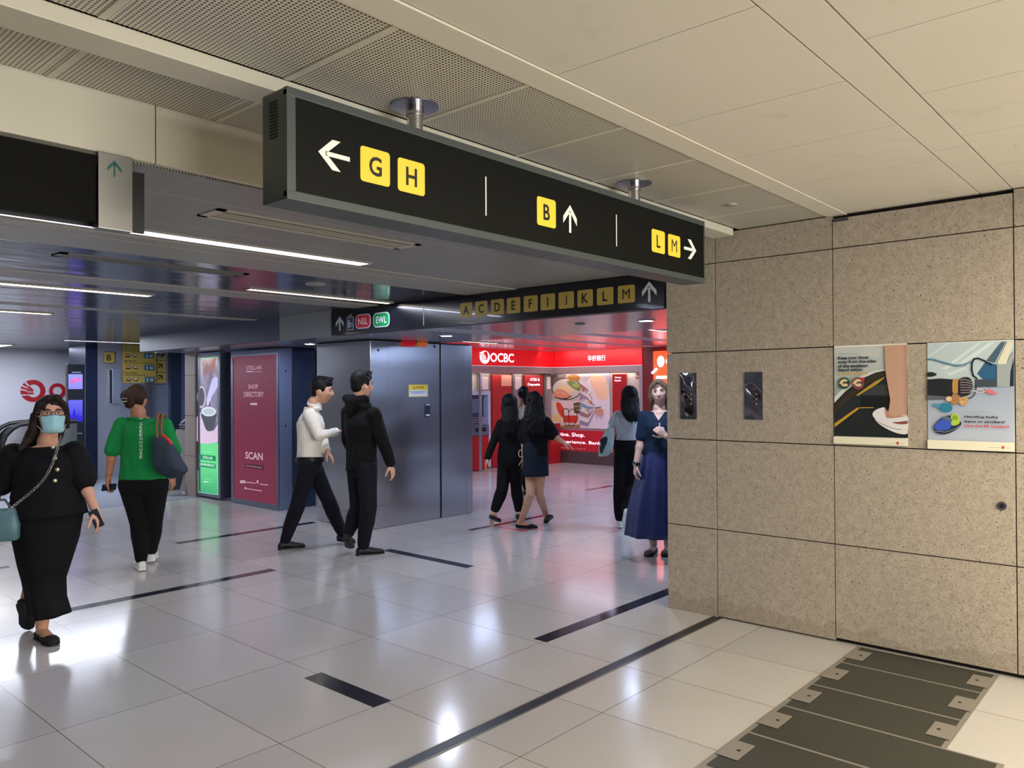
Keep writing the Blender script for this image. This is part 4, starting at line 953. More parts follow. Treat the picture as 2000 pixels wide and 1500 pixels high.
for i in range(4):
    for k in range(3): box(bm, ax0+0.12+i*0.06, ax0+0.155+i*0.06, 10.732, 10.741, zz(812)+k*0.05, zz(812)+0.03+k*0.05)
obj('keys', bm, BLACK, t)
obj('cash_tray', newbox(ax0, ax1-0.072, 10.70, 10.97, zz(926), zz(826), bev=0.01), mat('atm_body', '6b7488', 0.35, 0.3), t)
obj('cash_slot', newbox(ax0+0.2, ax1-0.16, 10.694, 10.70, zz(885), zz(845)), BLACK, t)
t = obj('steel_post', cyl(bmesh.new(), (PM.px(930.5, 800)[0]+0.0, 10.60, 0), 0.035, 1.93, 20), STEEL); tag(t, 'upright steel post at the edge of the bank alcove beside the lift', 'post')
p = onZ(1077, 906, 0)
t = thing('bank_counter', 'low red bank counter beside the food mural', 'counter', (13.2, 10.3, 0))
obj('counter_body', newbox(13.05, 13.38, 10.50, 10.72, 0.0, 0.86), REDD, t); obj('counter_top', newbox(13.03, 13.40, 10.48, 10.74, 0.86, 0.885), CREAMW, t)
PCt = Pl('X', 13.555)
t = thing('wall_lettering', 'small red lettering on the cream alcove wall by the blue skirted woman', 'sign', tuple(PCt.w(PCt.px(1245, 735)[0], 1.8)))
art('lettering', PCt, [('text', 'Cheque', *B3(1650, 306), *B3(1704, 328), REDD, 0.02), ('text', 'Deposit', *B3(1650, 338), *B3(1706, 362), REDD, 0.02)], t, 0.001)
# red column and orange lit sign
struct('wall_bank_side', newbox(13.42, 13.9, 1.0, 8.437, 0, ZO+0.1), mat('deep_red_wall', '6e1c1c', 0.4))
t = thing('lit_sign', 'orange red lit sign with white lettering beyond the end of the granite wall', 'sign', (13.3, 7.6, 1.9))
PO = Pl('X', 13.30)
a = PO.px(1276, 720)[0]
bm = bmesh.new(); poly(bm, PO, rrect(a, 1.35, a+1.25, 2.33, 0.02), -0.12, 0.0); obj('light_panel', bm, mat('lit_orange_red', 'ff4a1e', 0.4, emit=1.5), t, fix=False)
bm = bmesh.new(); u = a+0.08; vm = PO.px(1290, 706)[1]
poly(bm, PO, ellipse(u+0.09, vm, 0.08, 0.11), 0.002, 0.006); text(bm, PO, 'OCBC', u+0.2, vm-0.075, u+0.9, vm+0.075, 0.008, 0, 0.012)
v2 = PO.px(1290, 737)[1]; poly(bm, PO, rrect(u-0.02, v2-0.03, u+0.9, v2+0.03, 0.02), 0.002, 0.006)
obj('lettering', bm, LETW, t, fix=False)
bm = bmesh.new(); q0, q1 = PO.px(1275, 729), PO.px(1284, 720); tube(bm, [PO.w(q0[0], q0[1], 0.03), PO.w(q1[0], q1[1], 0.03)], 0.022, 10); obj('lit_tube', bm, mat('lit_tube', 'fff0f8', emit=4), t)
area('bank_sign_lamp', (13.1, 7.4, 1.9), 0.9, 1.0, 4, (1.0, 0.25, 0.14), rot=(0, -PI/2, 0), spread=2.6)
area('bank_fascia_lamp', (13.28, 9.5, 2.2), 0.25, 2.0, 1.0, (1.0, 0.22, 0.2), rot=(0, -PI/2, 0), spread=2.6)
area('alcove_lamp', (13.5, 9.7, 1.93), 0.05, 2.0, 4, (1.0, 0.88, 0.82), rot=(0, 0, 0))
area('alcove_lamp', (12.0, 10.83, 1.93), 2.4, 0.1, 5, (1.0, 0.88, 0.82))
area('mural_lamp', (12.9, 9.7, 2.39), 0.08, 2.0, 7, (1.0, 0.90, 0.88), rot=(0, -0.5, 0))

area('far_fill', (4.0, 13.2, 2.42), 3.0, 0.8, 150, (0.8, 0.86, 1.0))  # extra light added to brighten the far area and its steel wall
# ================================================================== FAR LEFT: hoarding, escalator, kiosk, steel wall
def F1(x, y): return (x*0.19, 650+y*0.19)
HW = mat('white_hoarding', 'c2c7d8', 0.35)
struct('wall_hoarding', newbox(-5.9, 6.9, 18.0, 18.1, 0.9, ZL), HW)
struct('wall_hoarding_base', newbox(-5.9, 6.9, 18.02, 18.1, 0.0, 0.9), mat('hoarding_base', 'a8a698', 0.4))
PH = Pl('Y', 17.995); LR = mat('logo_red', 'a8162a', 0.4)
its = [('ell', *F1(208, 482), *F1(468, 708), LR), ('ell', *F1(276, 532), *F1(414, 662), HW)]
for a, b_, c, d in (((208, 575), (345, 605), (350, 612), (208, 590)), ((216, 635), (350, 632), (350, 640), (218, 648)), ((222, 535), (352, 592), (348, 600), (216, 548)), ((262, 500), (330, 575), (322, 582), (246, 512))): its.append(('poly', [F1(*a), F1(*b_), F1(*c), F1(*d)], HW))
for q in (((276, 560), (300, 545), (345, 590), (335, 600)), ((270, 580), (285, 570), (340, 604), (275, 598)), ((262, 612), (345, 612), (340, 630), (262, 630))): its.append(('poly', [F1(*w_) for w_ in q], LR))
its += [('ell', *F1(500, 518), *F1(674, 676), LR), ('ell', *F1(540, 556), *F1(634, 638), HW)]
t = thing('wall_logo', 'red sunburst emblem and ring letter on the white hoarding behind the masked woman', 'logo', (5.5, 17.99, 1.5))
art('emblem', PH, its, t, 0.0, 0.002)
# kiosk
t = thing('display_kiosk', 'tall dark kiosk with two glowing blue violet screens', 'display kiosk', (5.3, 15.0, 0))
PK_ = Pl('Y', 14.98)
def pk(x0, y0, x1, y1): 
    b = pxbox(PK_, *F1(x0, y0), *F1(x1, y1)); return b
b = pk(688, 320, 862, 1060)
obj('cabinet', newbox(b[0], b[2]+0.02, 14.99, 15.06, 0.0, b[3], bev=0.01), mat('kiosk_black', '1b1f28', 0.25), t)
for y0, y1, nm, c0, c1 in ((425, 578, 'upper', '8f8cf0', 'a0a0ff'), (692, 912, 'lower', '2a20d8', '6a6cf0')):
    b = pk(705, y0, 850, y1); nb = NB('screen_'+nm); x, y, z = nb.sep(); nb.set(Base_Color='000000', Emission_Color=nb.mix(nb.ramp(z, b[1], b[3]), c0, c1), Emission_Strength=1.1)
    s = obj('screen', newbox(b[0], b[2], 14.982, 14.989, b[1], b[3]), nb.m, t)
    if nm == 'upper': art('screen_print', PK_, [('line', [F1(*q) for q in ((728, 520), (735, 490), (745, 515), (748, 480))], 0.02, mat('scr_pink', 'd85a9a', emit=.7)), ('line', [F1(762, 478), F1(830, 474)], 0.03, mat('scr_pink', 'd85a9a', emit=.7)), ('line', [F1(762, 500), F1(828, 488)], 0.02, mat('scr_pink', 'd85a9a', emit=.7))], s, 0.0, label='pink lettering')
    else: art('screen_print', PK_, [('poly', [F1(*q) for q in ((706, 912), (706, 840), (725, 830), (735, 860), (750, 815), (765, 770), (775, 820), (790, 860), (810, 820), (820, 870), (848, 840), (848, 912))], mat('scr_city', '1c10a8', emit=.6))], s, 0.0, label='dark skyline picture')
b = pk(740, 400, 835, 415); obj('kiosk_lettering', newbox(b[0], b[2], 14.984, 14.989, b[1], b[3]), mat('scr_txt', '7080a8', emit=.4), t)
b = pk(708, 1030, 845, 1042); obj('ledge', newbox(b[0], b[2], 14.975, 14.989, b[1], b[3]), STEEL, t)
xp0, xp1 = onY(163, 800, 15.2).x, onY(186.5, 800, 15.2).x
struct('wall_pillar', newbox(xp0, xp1, 15.1, 15.9, 0, ZL), m_steel('navy_pillar', '3a4460', 0.3, 0.05))
# steel wall with door B
xs0, xs1 = onY(187, 800, 15.3).x, onY(333, 800, 15.3).x
struct('wall_steel', newbox(xs0, xs1+0.3, 15.3, 15.5, 0, ZL), m_steel('bluish_steel_wall', 'b4bac8', 0.42, 0.12))
PSW = Pl('Y', 15.29)
def swbox(name, x0, y0, x1, y1, m, parent, d=0.01):
    b = pxbox(PSW, *F1(x0, y0), *F1(x1, y1)); return obj(name, newbox(b[0], b[2], 15.29-d, 15.30, b[1], b[3]), m, parent)
t = thing('exit_sign', 'small square yellow sign with a black letter B on the steel wall', 'sign', tuple(onY(213, 698, 15.29)))
swbox('plate', 1070, 190, 1186, 316, mat('sign_edge_dark', '3a3626', 0.5), t); 
P_ = Pl('Y', 15.279); art('letter', P_, [('rect', *F1(1070, 196), *F1(1178, 310), mat('exit_yellow', 'c9b25c', 0.5)), ('text', 'B', *F1(1096, 222), *F1(1144, 288), mat('letter_brown', '4a4028', 0.5), 0.03)], t, 0.0, 0.001)
t = thing('wall_unit', 'slim vertical metal unit fixed on the steel wall under the letter B sign', 'wall unit', tuple(onY(223, 750, 15.29)))
swbox('housing', 1140, 375, 1222, 724, m_steel('unit_metal', 'b8bcc8', 0.3, 0.02), t, 0.09); swbox('shadow_gap', 1134, 380, 1142, 724, GAP, t, 0.03)
t = thing('bus_board', 'yellow bus services board with pictograms and black arrows on the steel wall', 'sign', tuple(onY(280, 720, 15.29)))
YB = mat('bus_board_yellow', 'cdb458', 0.5); BI = mat('bus_blue', '3a7890', 0.5); IK = mat('board_ink', '2e2818', 0.5); MR = mat('taxi_maroon', '7a3038', 0.5)
b = pxbox(PSW, *F1(1258, 100), *F1(1700, 515)); obj('board', newbox(b[0], b[2], 15.27, 15.298, b[1], b[3]), YB, t)
P_ = Pl('Y', 15.268); its = []
for k, (s1, s2) in enumerate((('Bus Services', 'towards Tampines Ave 3'), ('Bus Services', 'towards Tampines South Plza 45'), ('Bus Services', 'towards Concourse 45'))):
    y = 160+k*122
    its += [('text', 'Bus Services', *F1(1276, y-2), *F1(1398, y+14), IK, 0.01), ('text', ('towards Central', 'towards North Plaza 45', 'towards Concourse 45')[k], *F1(1276, y+20), *F1((1440, 1566, 1484)[k], y+36), IK, 0.01),
       ('blob', [F1(1292, y+76), F1(1300, y+60), F1(1322, y+58), F1(1334, y+76), F1(1334, y+90), F1(1292, y+90)], MR), ('rect', *F1(1300, y+66), *F1(1326, y+76), WHITE), ('text', ':', *F1(1347, y+66), *F1(1353, y+86), IK, 0.02), ('rect', *F1(1370, y+56), *F1(1406, y+88), IK), ('rect', *F1(1374, y+60), *F1(1402, y+78), WHITE),
       ('rect', *F1(1480, y+48), *F1(1578, y+104), BI), ('text', '1', *F1(1502, y+60), *F1(1512, y+94), WHITE, 0.02), ('rect', *F1(1536, y+66), *F1(1566, y+92), WHITE), ('rect', *F1(1541, y+72), *F1(1561, y+82), BI), ('line', [F1(1588, y+124), F1(1698, y+124)], 0.008, IK)]
its += [('line', [F1(1600, 160), F1(1600, 505)], 0.012, IK)]
art('print', P_, its, t, 0.0, 0.0012)
for yy in (342, 458, 232):
    b = pxbox(P_, *F1(1618, yy-32), *F1(1678, yy+30)); bm = bmesh.new(); arrow(bm, P_, b, 'N', 0.001, 0.003); obj('arrow', bm, IK, t, fix=False)
p = onZ(313, 687, 2.33); 
t = thing('dome_camera', 'dark dome security camera under the blue-grey bulkhead end', 'security camera', (p.x, p.y, 2.46))
dp = atD(313, 690, 11.0)
bm = bmesh.new(); bmesh.ops.create_uvsphere(bm, u_segments=20, v_segments=12, radius=0.07, matrix=Matrix.Translation((5.0, 12.15, 2.19)))
dx = onY(313, 690, 12.15); 
for v in bm.verts: v.co.x += dx.x-5.0; v.co.z += dx.z-2.19
obj('dome', bm, mat('camera_dome', '1a1c24', 0.1), t, smooth=True)
obj('camera_body', cyl(bmesh.new(), (dx.x, 12.15, dx.z), 0.072, 0.10, 24), mat('camera_grey', '9a9ca4', 0.4), t)
obj('stem', cyl(bmesh.new(), (dx.x, 12.15, dx.z+0.1), 0.02, ZL-dx.z-0.1, 12), mat('camera_grey', '9a9ca4', 0.4), t)
# stone pillar, half wall and rails next to the lit board
SP = mat('grey_brown_stone', '8d8078', 0.5, vary=0.12, vscale=20)
bm = bmesh.new()
for k in range(4): box(bm, 5.66, 6.1, 11.46, 11.78, 0.613*k+0.002, 0.613*(k+1)-0.004 if k < 3 else 2.19)
bm2 = bm; box(bm, 5.67, 6.08, 11.47, 11.77, 0, 2.18, mi=1); struct('wall_stone_pillar', bm, [SP, GAP])
struct('wall_half', newbox(5.85, 6.6, 11.79, 12.5, 0, 0.98), mat('grey_parapet', '6f6c68', 0.5))
PR_ = Pl('X', 5.75)
t = thing('handrail', 'pair of dark and bright handrails over the grey parapet', 'handrail', (5.8, 12.6, 1.0))
for z, r, m in ((1.06, 0.022, CHROME), (1.005, 0.02, BLACK)):
    bm = bmesh.new(); tube(bm, [(5.9, 11.8, z), (5.9, 12.45, z)], r, 10); obj('rail', bm, m, t)
bm = bmesh.new(); tube(bm, [(5.92, 12.45, 1.08), (5.97, 11.7, 1.42)], 0.02, 8); obj('sloping_rail', bm, STEEL, t)
struct('wall_navy_panel', newbox(onY(333, 760, 14.6).x, onY(354, 760, 14.6).x, 14.6, 14.7, 0, ZL), m_steel('navy_panel', '404c60', 0.35, 0.05))
struct('wall_stair_side', newbox(onY(354, 760, 15.0).x, 9.5, 15.0, 15.1, 0, ZL), mat('stair_blue', '7b8fb4', 0.5))
t = thing('floor_sign', 'small slanted white and black notice stand behind the green shirted woman', 'notice stand', tuple(onZ(333, 968, 0)))
q = onZ(333, 968, 0); bm = newbox(-0.09, 0.16, -0.01, 0.01, 0.0, 0.36)
for v in bm.verts: v.co = Vector((q.x+v.co.x+v.co.z*0.25, q.y+v.co.y, v.co.z))
obj('board', bm, mat('notice_pale', 'b8bcc4', 0.4), t)
bm = newbox(-0.05, 0.12, -0.016, -0.011, 0.08, 0.28)
for v in bm.verts: v.co = Vector((q.x+v.co.x+v.co.z*0.25, q.y+v.co.y, v.co.z))
obj('notice_face', bm, mat('notice_dark', '3a3e48', 0.4), t)
# escalator head by the hoarding
t = thing('escalator', 'escalator end with a rounded black handrail and steel side panel, behind the masked woman', 'escalator', tuple(onZ(20, 930, 0)))
PE = Pl('Y', 14.2)
arch = [(150, 822), (100, 823), (60, 826), (40, 829), (24, 836), (12, 848), (5, 864), (4, 880), (10, 893), (24, 900)]
for yy, nm in ((14.2, 0), (14.75, 1)):
    bm = bmesh.new(); pts = []
    for x, y in arch:
        c = PE.px(x, y); pts.append((c[0], yy, c[1]))
    tube(bm, pts, 0.034, 10); obj('handrail', bm, BLACK, t)
    bm = bmesh.new(); o2 = [PE.px(x+(4 if i > 3 else 0), y+5) for i, (x, y) in enumerate(arch)] + [PE.px(40, 903), PE.px(150, 903)]
    poly(bm, Pl('Y', yy), o2, -0.012, 0.012); obj('side_glass', bm, m_steel('balustrade_steel', '8e929e', 0.2, 0.3), t, fix=False)
    b0, b1 = PE.px(14, 902), PE.px(150, 902)
    obj('skirt', newbox(b0[0], b1[0]-0.5, yy-0.1, yy+0.1, 0.0, b0[1]+0.05, bev=0.02), STEEL, t)
obj('step_band', newbox(PE.px(14, 902)[0], PE.px(150, 902)[0], 14.3, 14.65, 0.0, 0.06), mat('step_grey', '4c4e54', 0.4, 0.5), t)
# ================================================================== PEOPLE
SKIN = mat('skin_light', 'c9977a', 0.55, bump=(60, 0.05)); SKIN_D = mat('skin_tan', 'a87458', 0.55, bump=(60, 0.05)); SKIN_P = mat('skin_pale', 'd8b4a4', 0.55, bump=(60, 0.05))
def hairmat(name, c):
    nb = NB(name); mp = nb.n('ShaderNodeMapping'); mp.inputs['Scale'].default_value = (160, 160, 9); nb.l(nb.pos, mp.inputs[0])
    f = nb.noise(1.0, 3, vec=mp.outputs[0]); nb.set(Base_Color=nb.mix(f, c, c), Roughness=0.55, Specular_IOR_Level=0.22); nb.bump(f, 0.8, 0.006); return nb.m
HBLACK = hairmat('black_hair', '080708'); HBROWN = hairmat('dark_brown_hair', '1c100c'); HBROWN2 = hairmat('brown_hair', '2c1a10'); HASH = hairmat('ash_brown_hair', '6e5a4a')
def cloth(name, c, rough=0.85, st=0.25, sc=14):
    return mat(name, c, rough, bump=(sc, st), spec=0.25)

UP = Vector((0, 0, 1))
def v3(*a): return Vector(a)
def sec(c, s, f, a, b): return (Vector(c), Vector(s).normalized(), Vector(f).normalized(), a, b)
def loft(bm, secs, n=22, p=2.0, cap=True):
    rings = []
    for c, s, f, a, b in secs:
        R = []
        for k in range(n):
            t = 2*PI*k/n; ct, st = math.cos(t), math.sin(t)
            R.append(bm.verts.new(c + s*(a*math.copysign(abs(ct)**(2/p), ct)) + f*(b*math.copysign(abs(st)**(2/p), st))))
        rings.append(R)
    for A, B in zip(rings[:-1], rings[1:]):
        for k in range(n): bm.faces.new((A[k], A[(k+1) % n], B[(k+1) % n], B[k]))
    if cap:
        for R, rev in ((rings[0], True), (rings[-1], False)):
            c = sum((v.co for v in R), Vector())/n; cv = bm.verts.new(c)
            for k in range(n):
                q = (R[(k+1) % n], R[k], cv) if rev else (R[k], R[(k+1) % n], cv)
                bm.faces.new(q)
    return rings
def ball(bm, c, rx, ry=None, rz=None, rot=None, seg=16):
    ry = ry or rx; rz = rz or rx
    m = Matrix.Translation(Vector(c)) @ (rot.to_4x4() if rot else Matrix.Identity(4)) @ Matrix.Diagonal((rx, ry, rz, 1))
    bmesh.ops.create_uvsphere(bm, u_segments=seg, v_segments=max(8, seg*2//3), radius=1.0, matrix=m)
def limb(bm, pts, rads, n=16):
    """tapered round limb with ball joints; subdivides with smooth radii"""
    pts = [Vector(p) for p in pts]
    for i in range(len(pts)-1):
        a, b = pts[i], pts[i+1]; t = (b-a)
        if t.length < 1e-4: continue
        t.normalize(); s = t.cross(Vector((0, 0, 1)))
        if s.length < 0.05: s = t.cross(Vector((1, 0.3, 0)))
        s.normalize(); f = s.cross(t)
        loft(bm, [sec(a.lerp(b, k/4), s, f, rads[i]+(rads[i+1]-rads[i])*k/4, rads[i]+(rads[i+1]-rads[i])*k/4) for k in range(5)], n)
    for p, r in zip(pts, rads): ball(bm, p, r*0.998)
def muscle(bm, a, b, r, off=0.4, ln=0.3, shift=None):
    """swelling along a limb (calf, thigh)"""
    a = Vector(a); b = Vector(b); t = (b-a); L = t.length; t.normalize()
    s = t.cross(Vector((0.2, 0.1, 1))).normalized(); f = s.cross(t)
    c = a + t*L*off + (shift or Vector())
    ball(bm, c, r, r, L*ln, Matrix((s, f, t)).transposed())
def basis(fwd, up=None):
    f = Vector(fwd).normalized(); u = Vector(up or (0, 0, 1)); s = f.cross(u).normalized(); u = s.cross(f).normalized()
    return Matrix((s, f, u)).transposed()       # columns: person's right, forward, up
def gauss(x, s): return math.exp(-x*x/(2*s*s))
def head(bm, c, B, k=1.0, nose=1.0, fem=0.0):
    """skull, jaw, brow, eye sockets, nose, lips, chin and ears; c = centre at ear height, k = scale"""
    c = Vector(c); nu, nv = 56, 44; rows = []
    for j in range(nv+1):
        ph = PI*j/nv - PI/2; R = []
        for i in range(nu):
            th = 2*PI*i/nu
            x, y, z = math.cos(ph)*math.cos(th), math.cos(ph)*math.sin(th), math.sin(ph)
            X = x*0.076; Y = y*0.096; Z = z*(0.118 if z > 0 else 0.116)
            lo = max(0, -z)
            X *= 1-0.30*lo**1.3 - 0.05*fem*lo; 
            if y < 0: Y *= 1-0.35*lo            # nape
            else: Y *= 0.94-0.06*lo
            Y += 0.012*lo + (-0.006 if z > 0.2 else 0)
            if y > 0.2:
                fx, fz = X, Z; w = min(1, (y-0.2)*2.5)
                d = 0
                d += nose*0.022*gauss(fx, 0.0085)*math.exp(-((fz+0.030)/0.016)**2) + nose*0.011*gauss(fx, 0.008)*math.exp(-((fz+0.008)/0.020)**2)
                d += nose*0.009*math.exp(-((abs(fx)-0.012)/0.007)**2)*math.exp(-((fz+0.036)/0.009)**2)
                d -= 0.010*math.exp(-((abs(fx)-0.032)/0.015)**2)*math.exp(-((fz-0.004)/0.013)**2)
                d += 0.0045*math.exp(-((fz-0.026)/0.011)**2)*gauss(fx, 0.040)
                d += 0.0065*gauss(fx, 0.019)*(math.exp(-((fz+0.059)/0.0055)**2)+math.exp(-((fz+0.070)/0.006)**2))
                d -= 0.004*gauss(fx, 0.02)*math.exp(-((fz+0.081)/0.006)**2)
                d += 0.010*gauss(fx, 0.020)*math.exp(-((fz+0.101)/0.014)**2)
                d += 0.004*math.exp(-((abs(fx)-0.042)/0.016)**2)*math.exp(-((fz+0.026)/0.018)**2)
                Y += d*w
            R.append(bm.verts.new(c + B @ Vector((X*k, Y*k, Z*k))))
        rows.append(R)
    for A, Q in zip(rows[:-1], rows[1:]):
        for i in range(nu):
            try: bm.faces.new((A[i], A[(i+1) % nu], Q[(i+1) % nu], Q[i]))
            except ValueError: pass
    bmesh.ops.remove_doubles(bm, verts=[v for r in (rows[0], rows[-1]) for v in r], dist=1e-5)
    for s in (-1, 1):
        ball(bm, c + B @ Vector((s*0.076*k, -0.006*k, -0.012*k)), 0.007*k, 0.017*k, 0.030*k, B @ Matrix.Rotation(-s*0.35, 3, 'Z'))
def hand(bm, w, d, n, k=1.0, curl=0.5, side=1, thumb_out=0.6, spread=0.12, curls=None):
    """palm, four jointed fingers and a thumb. w wrist, d finger direction, n palm-side normal (where the fingers curl to), side = which way the thumb leaves"""
    w = Vector(w); d = Vector(d).normalized(); n = Vector(n); n = (n-d*n.dot(d)).normalized(); s = d.cross(n).normalized()*side
    loft(bm, [sec(w-d*0.015*k, s, n, 0.026*k, 0.021*k), sec(w+d*0.015*k, s, n, 0.029*k, 0.018*k), sec(w+d*0.045*k, s, n, 0.038*k, 0.016*k), sec(w+d*0.082*k, s, n, 0.041*k, 0.014*k), sec(w+d*0.092*k, s, n, 0.036*k, 0.010*k)], 16, 2.5)
    for i, (o, L) in enumerate(((0.031, 0.070), (0.0105, 0.079), (-0.010, 0.073), (-0.030, 0.058))):
        cu = (curls[i] if curls else curl)*(0.9+0.15*i)
        p = w + d*0.084*k + s*o*k; ang = cu*0.5; sp = spread*(0.5-i)/2*0.7
        pts = [p - d*0.02*k]; pts.append(p); dd = d*math.cos(sp)+s*math.sin(sp)
        for fr in (0.46, 0.30, 0.24):
            q = dd*math.cos(ang) + n*math.sin(ang); p = p + q*L*fr*k; pts.append(p); ang += cu*0.85
        r = (0.0088, 0.0088, 0.0082, 0.0074, 0.0066) if i < 3 else (0.0078, 0.0078, 0.0072, 0.0066, 0.0060)
        limb(bm, pts, [x*k for x in r], 10)
    b = w + d*0.022*k + s*0.024*k + n*0.006*k
    td = (d*0.62 + s*thumb_out + n*0.30).normalized(); t2 = (td + d*0.45 + n*0.25).normalized(); t3 = (t2 + d*0.4 + n*0.3).normalized()
    p1 = b + td*0.040*k; p2 = p1 + t2*0.032*k; p3 = p2 + t3*0.024*k
    limb(bm, [b, p1, p2, p3], [0.0135*k, 0.0115*k, 0.0098*k, 0.0082*k], 10)
def foot_frame(P, s, pitch=0.0, k=1.0):
    """heel point, forward, up, side and length of a foot whose heel is raised by pitch"""
    a, tt = P[s+'a'], P[s+'t']; d = tt-a
    f = Vector((d.x, d.y, 0))
    if f.length < 1e-4: f = Vector((0, 1, 0))
    f.normalize(); u = Vector((0, 0, 1))
    if pitch:
        ax = f.cross(u).normalized(); R = Matrix.Rotation(-pitch, 3, ax); f = R @ f; u = R @ u
    sd = f.cross(u).normalized()
    heel = a - f*0.052*k - u*0.078*k
    if not pitch: heel.z = max(0.001, heel.z)
    return heel, f, u, sd, 0.245*k
def foot(bm, P, s, pitch=0.0, k=1.0):
    heel, f, u, sd, L = foot_frame(P, s, pitch, k)
    S = lambda q, z, w_, h: sec(heel + f*L*q + u*z*k, sd, u, w_*k, h*k)
    loft(bm, [S(0.0, .036, .018, .022), S(.05, .038, .027, .030), S(.18, .042, .029, .036), S(.34, .044, .030, .036), S(.52, .034, .033, .027), S(.70, .026, .038, .020), S(.86, .020, .038, .014), S(.95, .017, .028, .010), S(.98, .016, .012, .006)], 14)
    limb(bm, [P[s+'a'], heel + f*L*0.17 + u*0.045*k], [0.036*k, 0.030*k])
def remesh(name, bm, m, parent, vox=0.006, smooth=4, disp=0.0, dsc=6.0, seed=0.0, label=None, tri=0):
    """fuse overlapping volumes into one continuous skin"""
    me = bpy.data.meshes.new(name); bm.to_mesh(me); bm.free()
    o = bpy.data.objects.new(name, me); COL.objects.link(o)
    md = o.modifiers.new('r', 'REMESH'); md.mode = 'VOXEL'; md.voxel_size = vox; md.adaptivity = 0
    if smooth: sm = o.modifiers.new('s', 'SMOOTH'); sm.factor = 0.5; sm.iterations = smooth
    dg = bpy.context.evaluated_depsgraph_get(); me2 = bpy.data.meshes.new_from_object(o.evaluated_get(dg))
    o.modifiers.clear(); o.data = me2; bpy.data.meshes.remove(me); me2.name = name
    if disp:
        me2.update()
        nr = [v.normal.copy() for v in me2.vertices]
        for v, n in zip(me2.vertices, nr):
            q = v.co*dsc + Vector((seed, seed*2, 0)); q.z *= 0.55
            v.co += n*disp*(mnoise.noise(q) + 0.5*mnoise.noise(q*2.3))
    me2.materials.clear(); me2.materials.append(m)
    for p in me2.polygons: p.use_smooth = True
    o.parent = parent
    o.matrix_parent_inverse = Matrix.Translation(-Vector(parent.location)) if parent.type == 'EMPTY' else Matrix.Identity(4)
    if label: o['label'] = label
    return o
def face_parts(body, c, B, k=1.0, iris='2a1c14', lips='a05a50', brow=HBROWN, lid=True, mouth=True, eyes=(-1, 1)):
    c = Vector(c)
    def P(x, y, z): return c + B @ Vector((x*k, y*k, z*k))
    for s in eyes:
        bm = bmesh.new(); ball(bm, P(s*0.031, 0.0750, 0.003), 0.0135*k, 0.0085*k, 0.0052*k, B)
        e = obj('eye', bm, mat('eye_white', 'd8d0cc', 0.25), body, smooth=True)
        bm = bmesh.new(); ball(bm, P(s*0.031, 0.0815, 0.003), 0.0054*k, 0.0032*k, 0.0052*k, B)
        obj('iris', bm, mat('iris_'+iris, iris, 0.2), e, smooth=True)
        bm = bmesh.new(); tube(bm, [P(s*0.017, 0.0825, 0.006), P(s*0.025, 0.0855, 0.0110), P(s*0.034, 0.0845, 0.0115), P(s*0.046, 0.0755, 0.006)], [0.0010*k, 0.0020*k, 0.0020*k, 0.0010*k], 6)
        obj('eyelash_line', bm, mat('lash', '2a1a18', 0.6), e)
        bm = bmesh.new(); tube(bm, [P(s*0.013, 0.0895, 0.021), P(s*0.026, 0.0895, 0.0265), P(s*0.040, 0.0835, 0.026), P(s*0.051, 0.073, 0.018)], [0.0025*k, 0.0036*k, 0.003*k, 0.0014*k], 6)
        obj('eyebrow', bm, brow, body)
    if mouth:
        bm = bmesh.new(); ball(bm, P(0, 0.0885, -0.0595), 0.0185*k, 0.0050*k, 0.0034*k, B); obj('upper_lip', bm, mat('lips_'+lips, lips, 0.4), body, smooth=True)
        bm = bmesh.new(); ball(bm, P(0, 0.0880, -0.0675), 0.0160*k, 0.0056*k, 0.0042*k, B); obj('lower_lip', bm, mat('lips_'+lips, lips, 0.4), body, smooth=True)

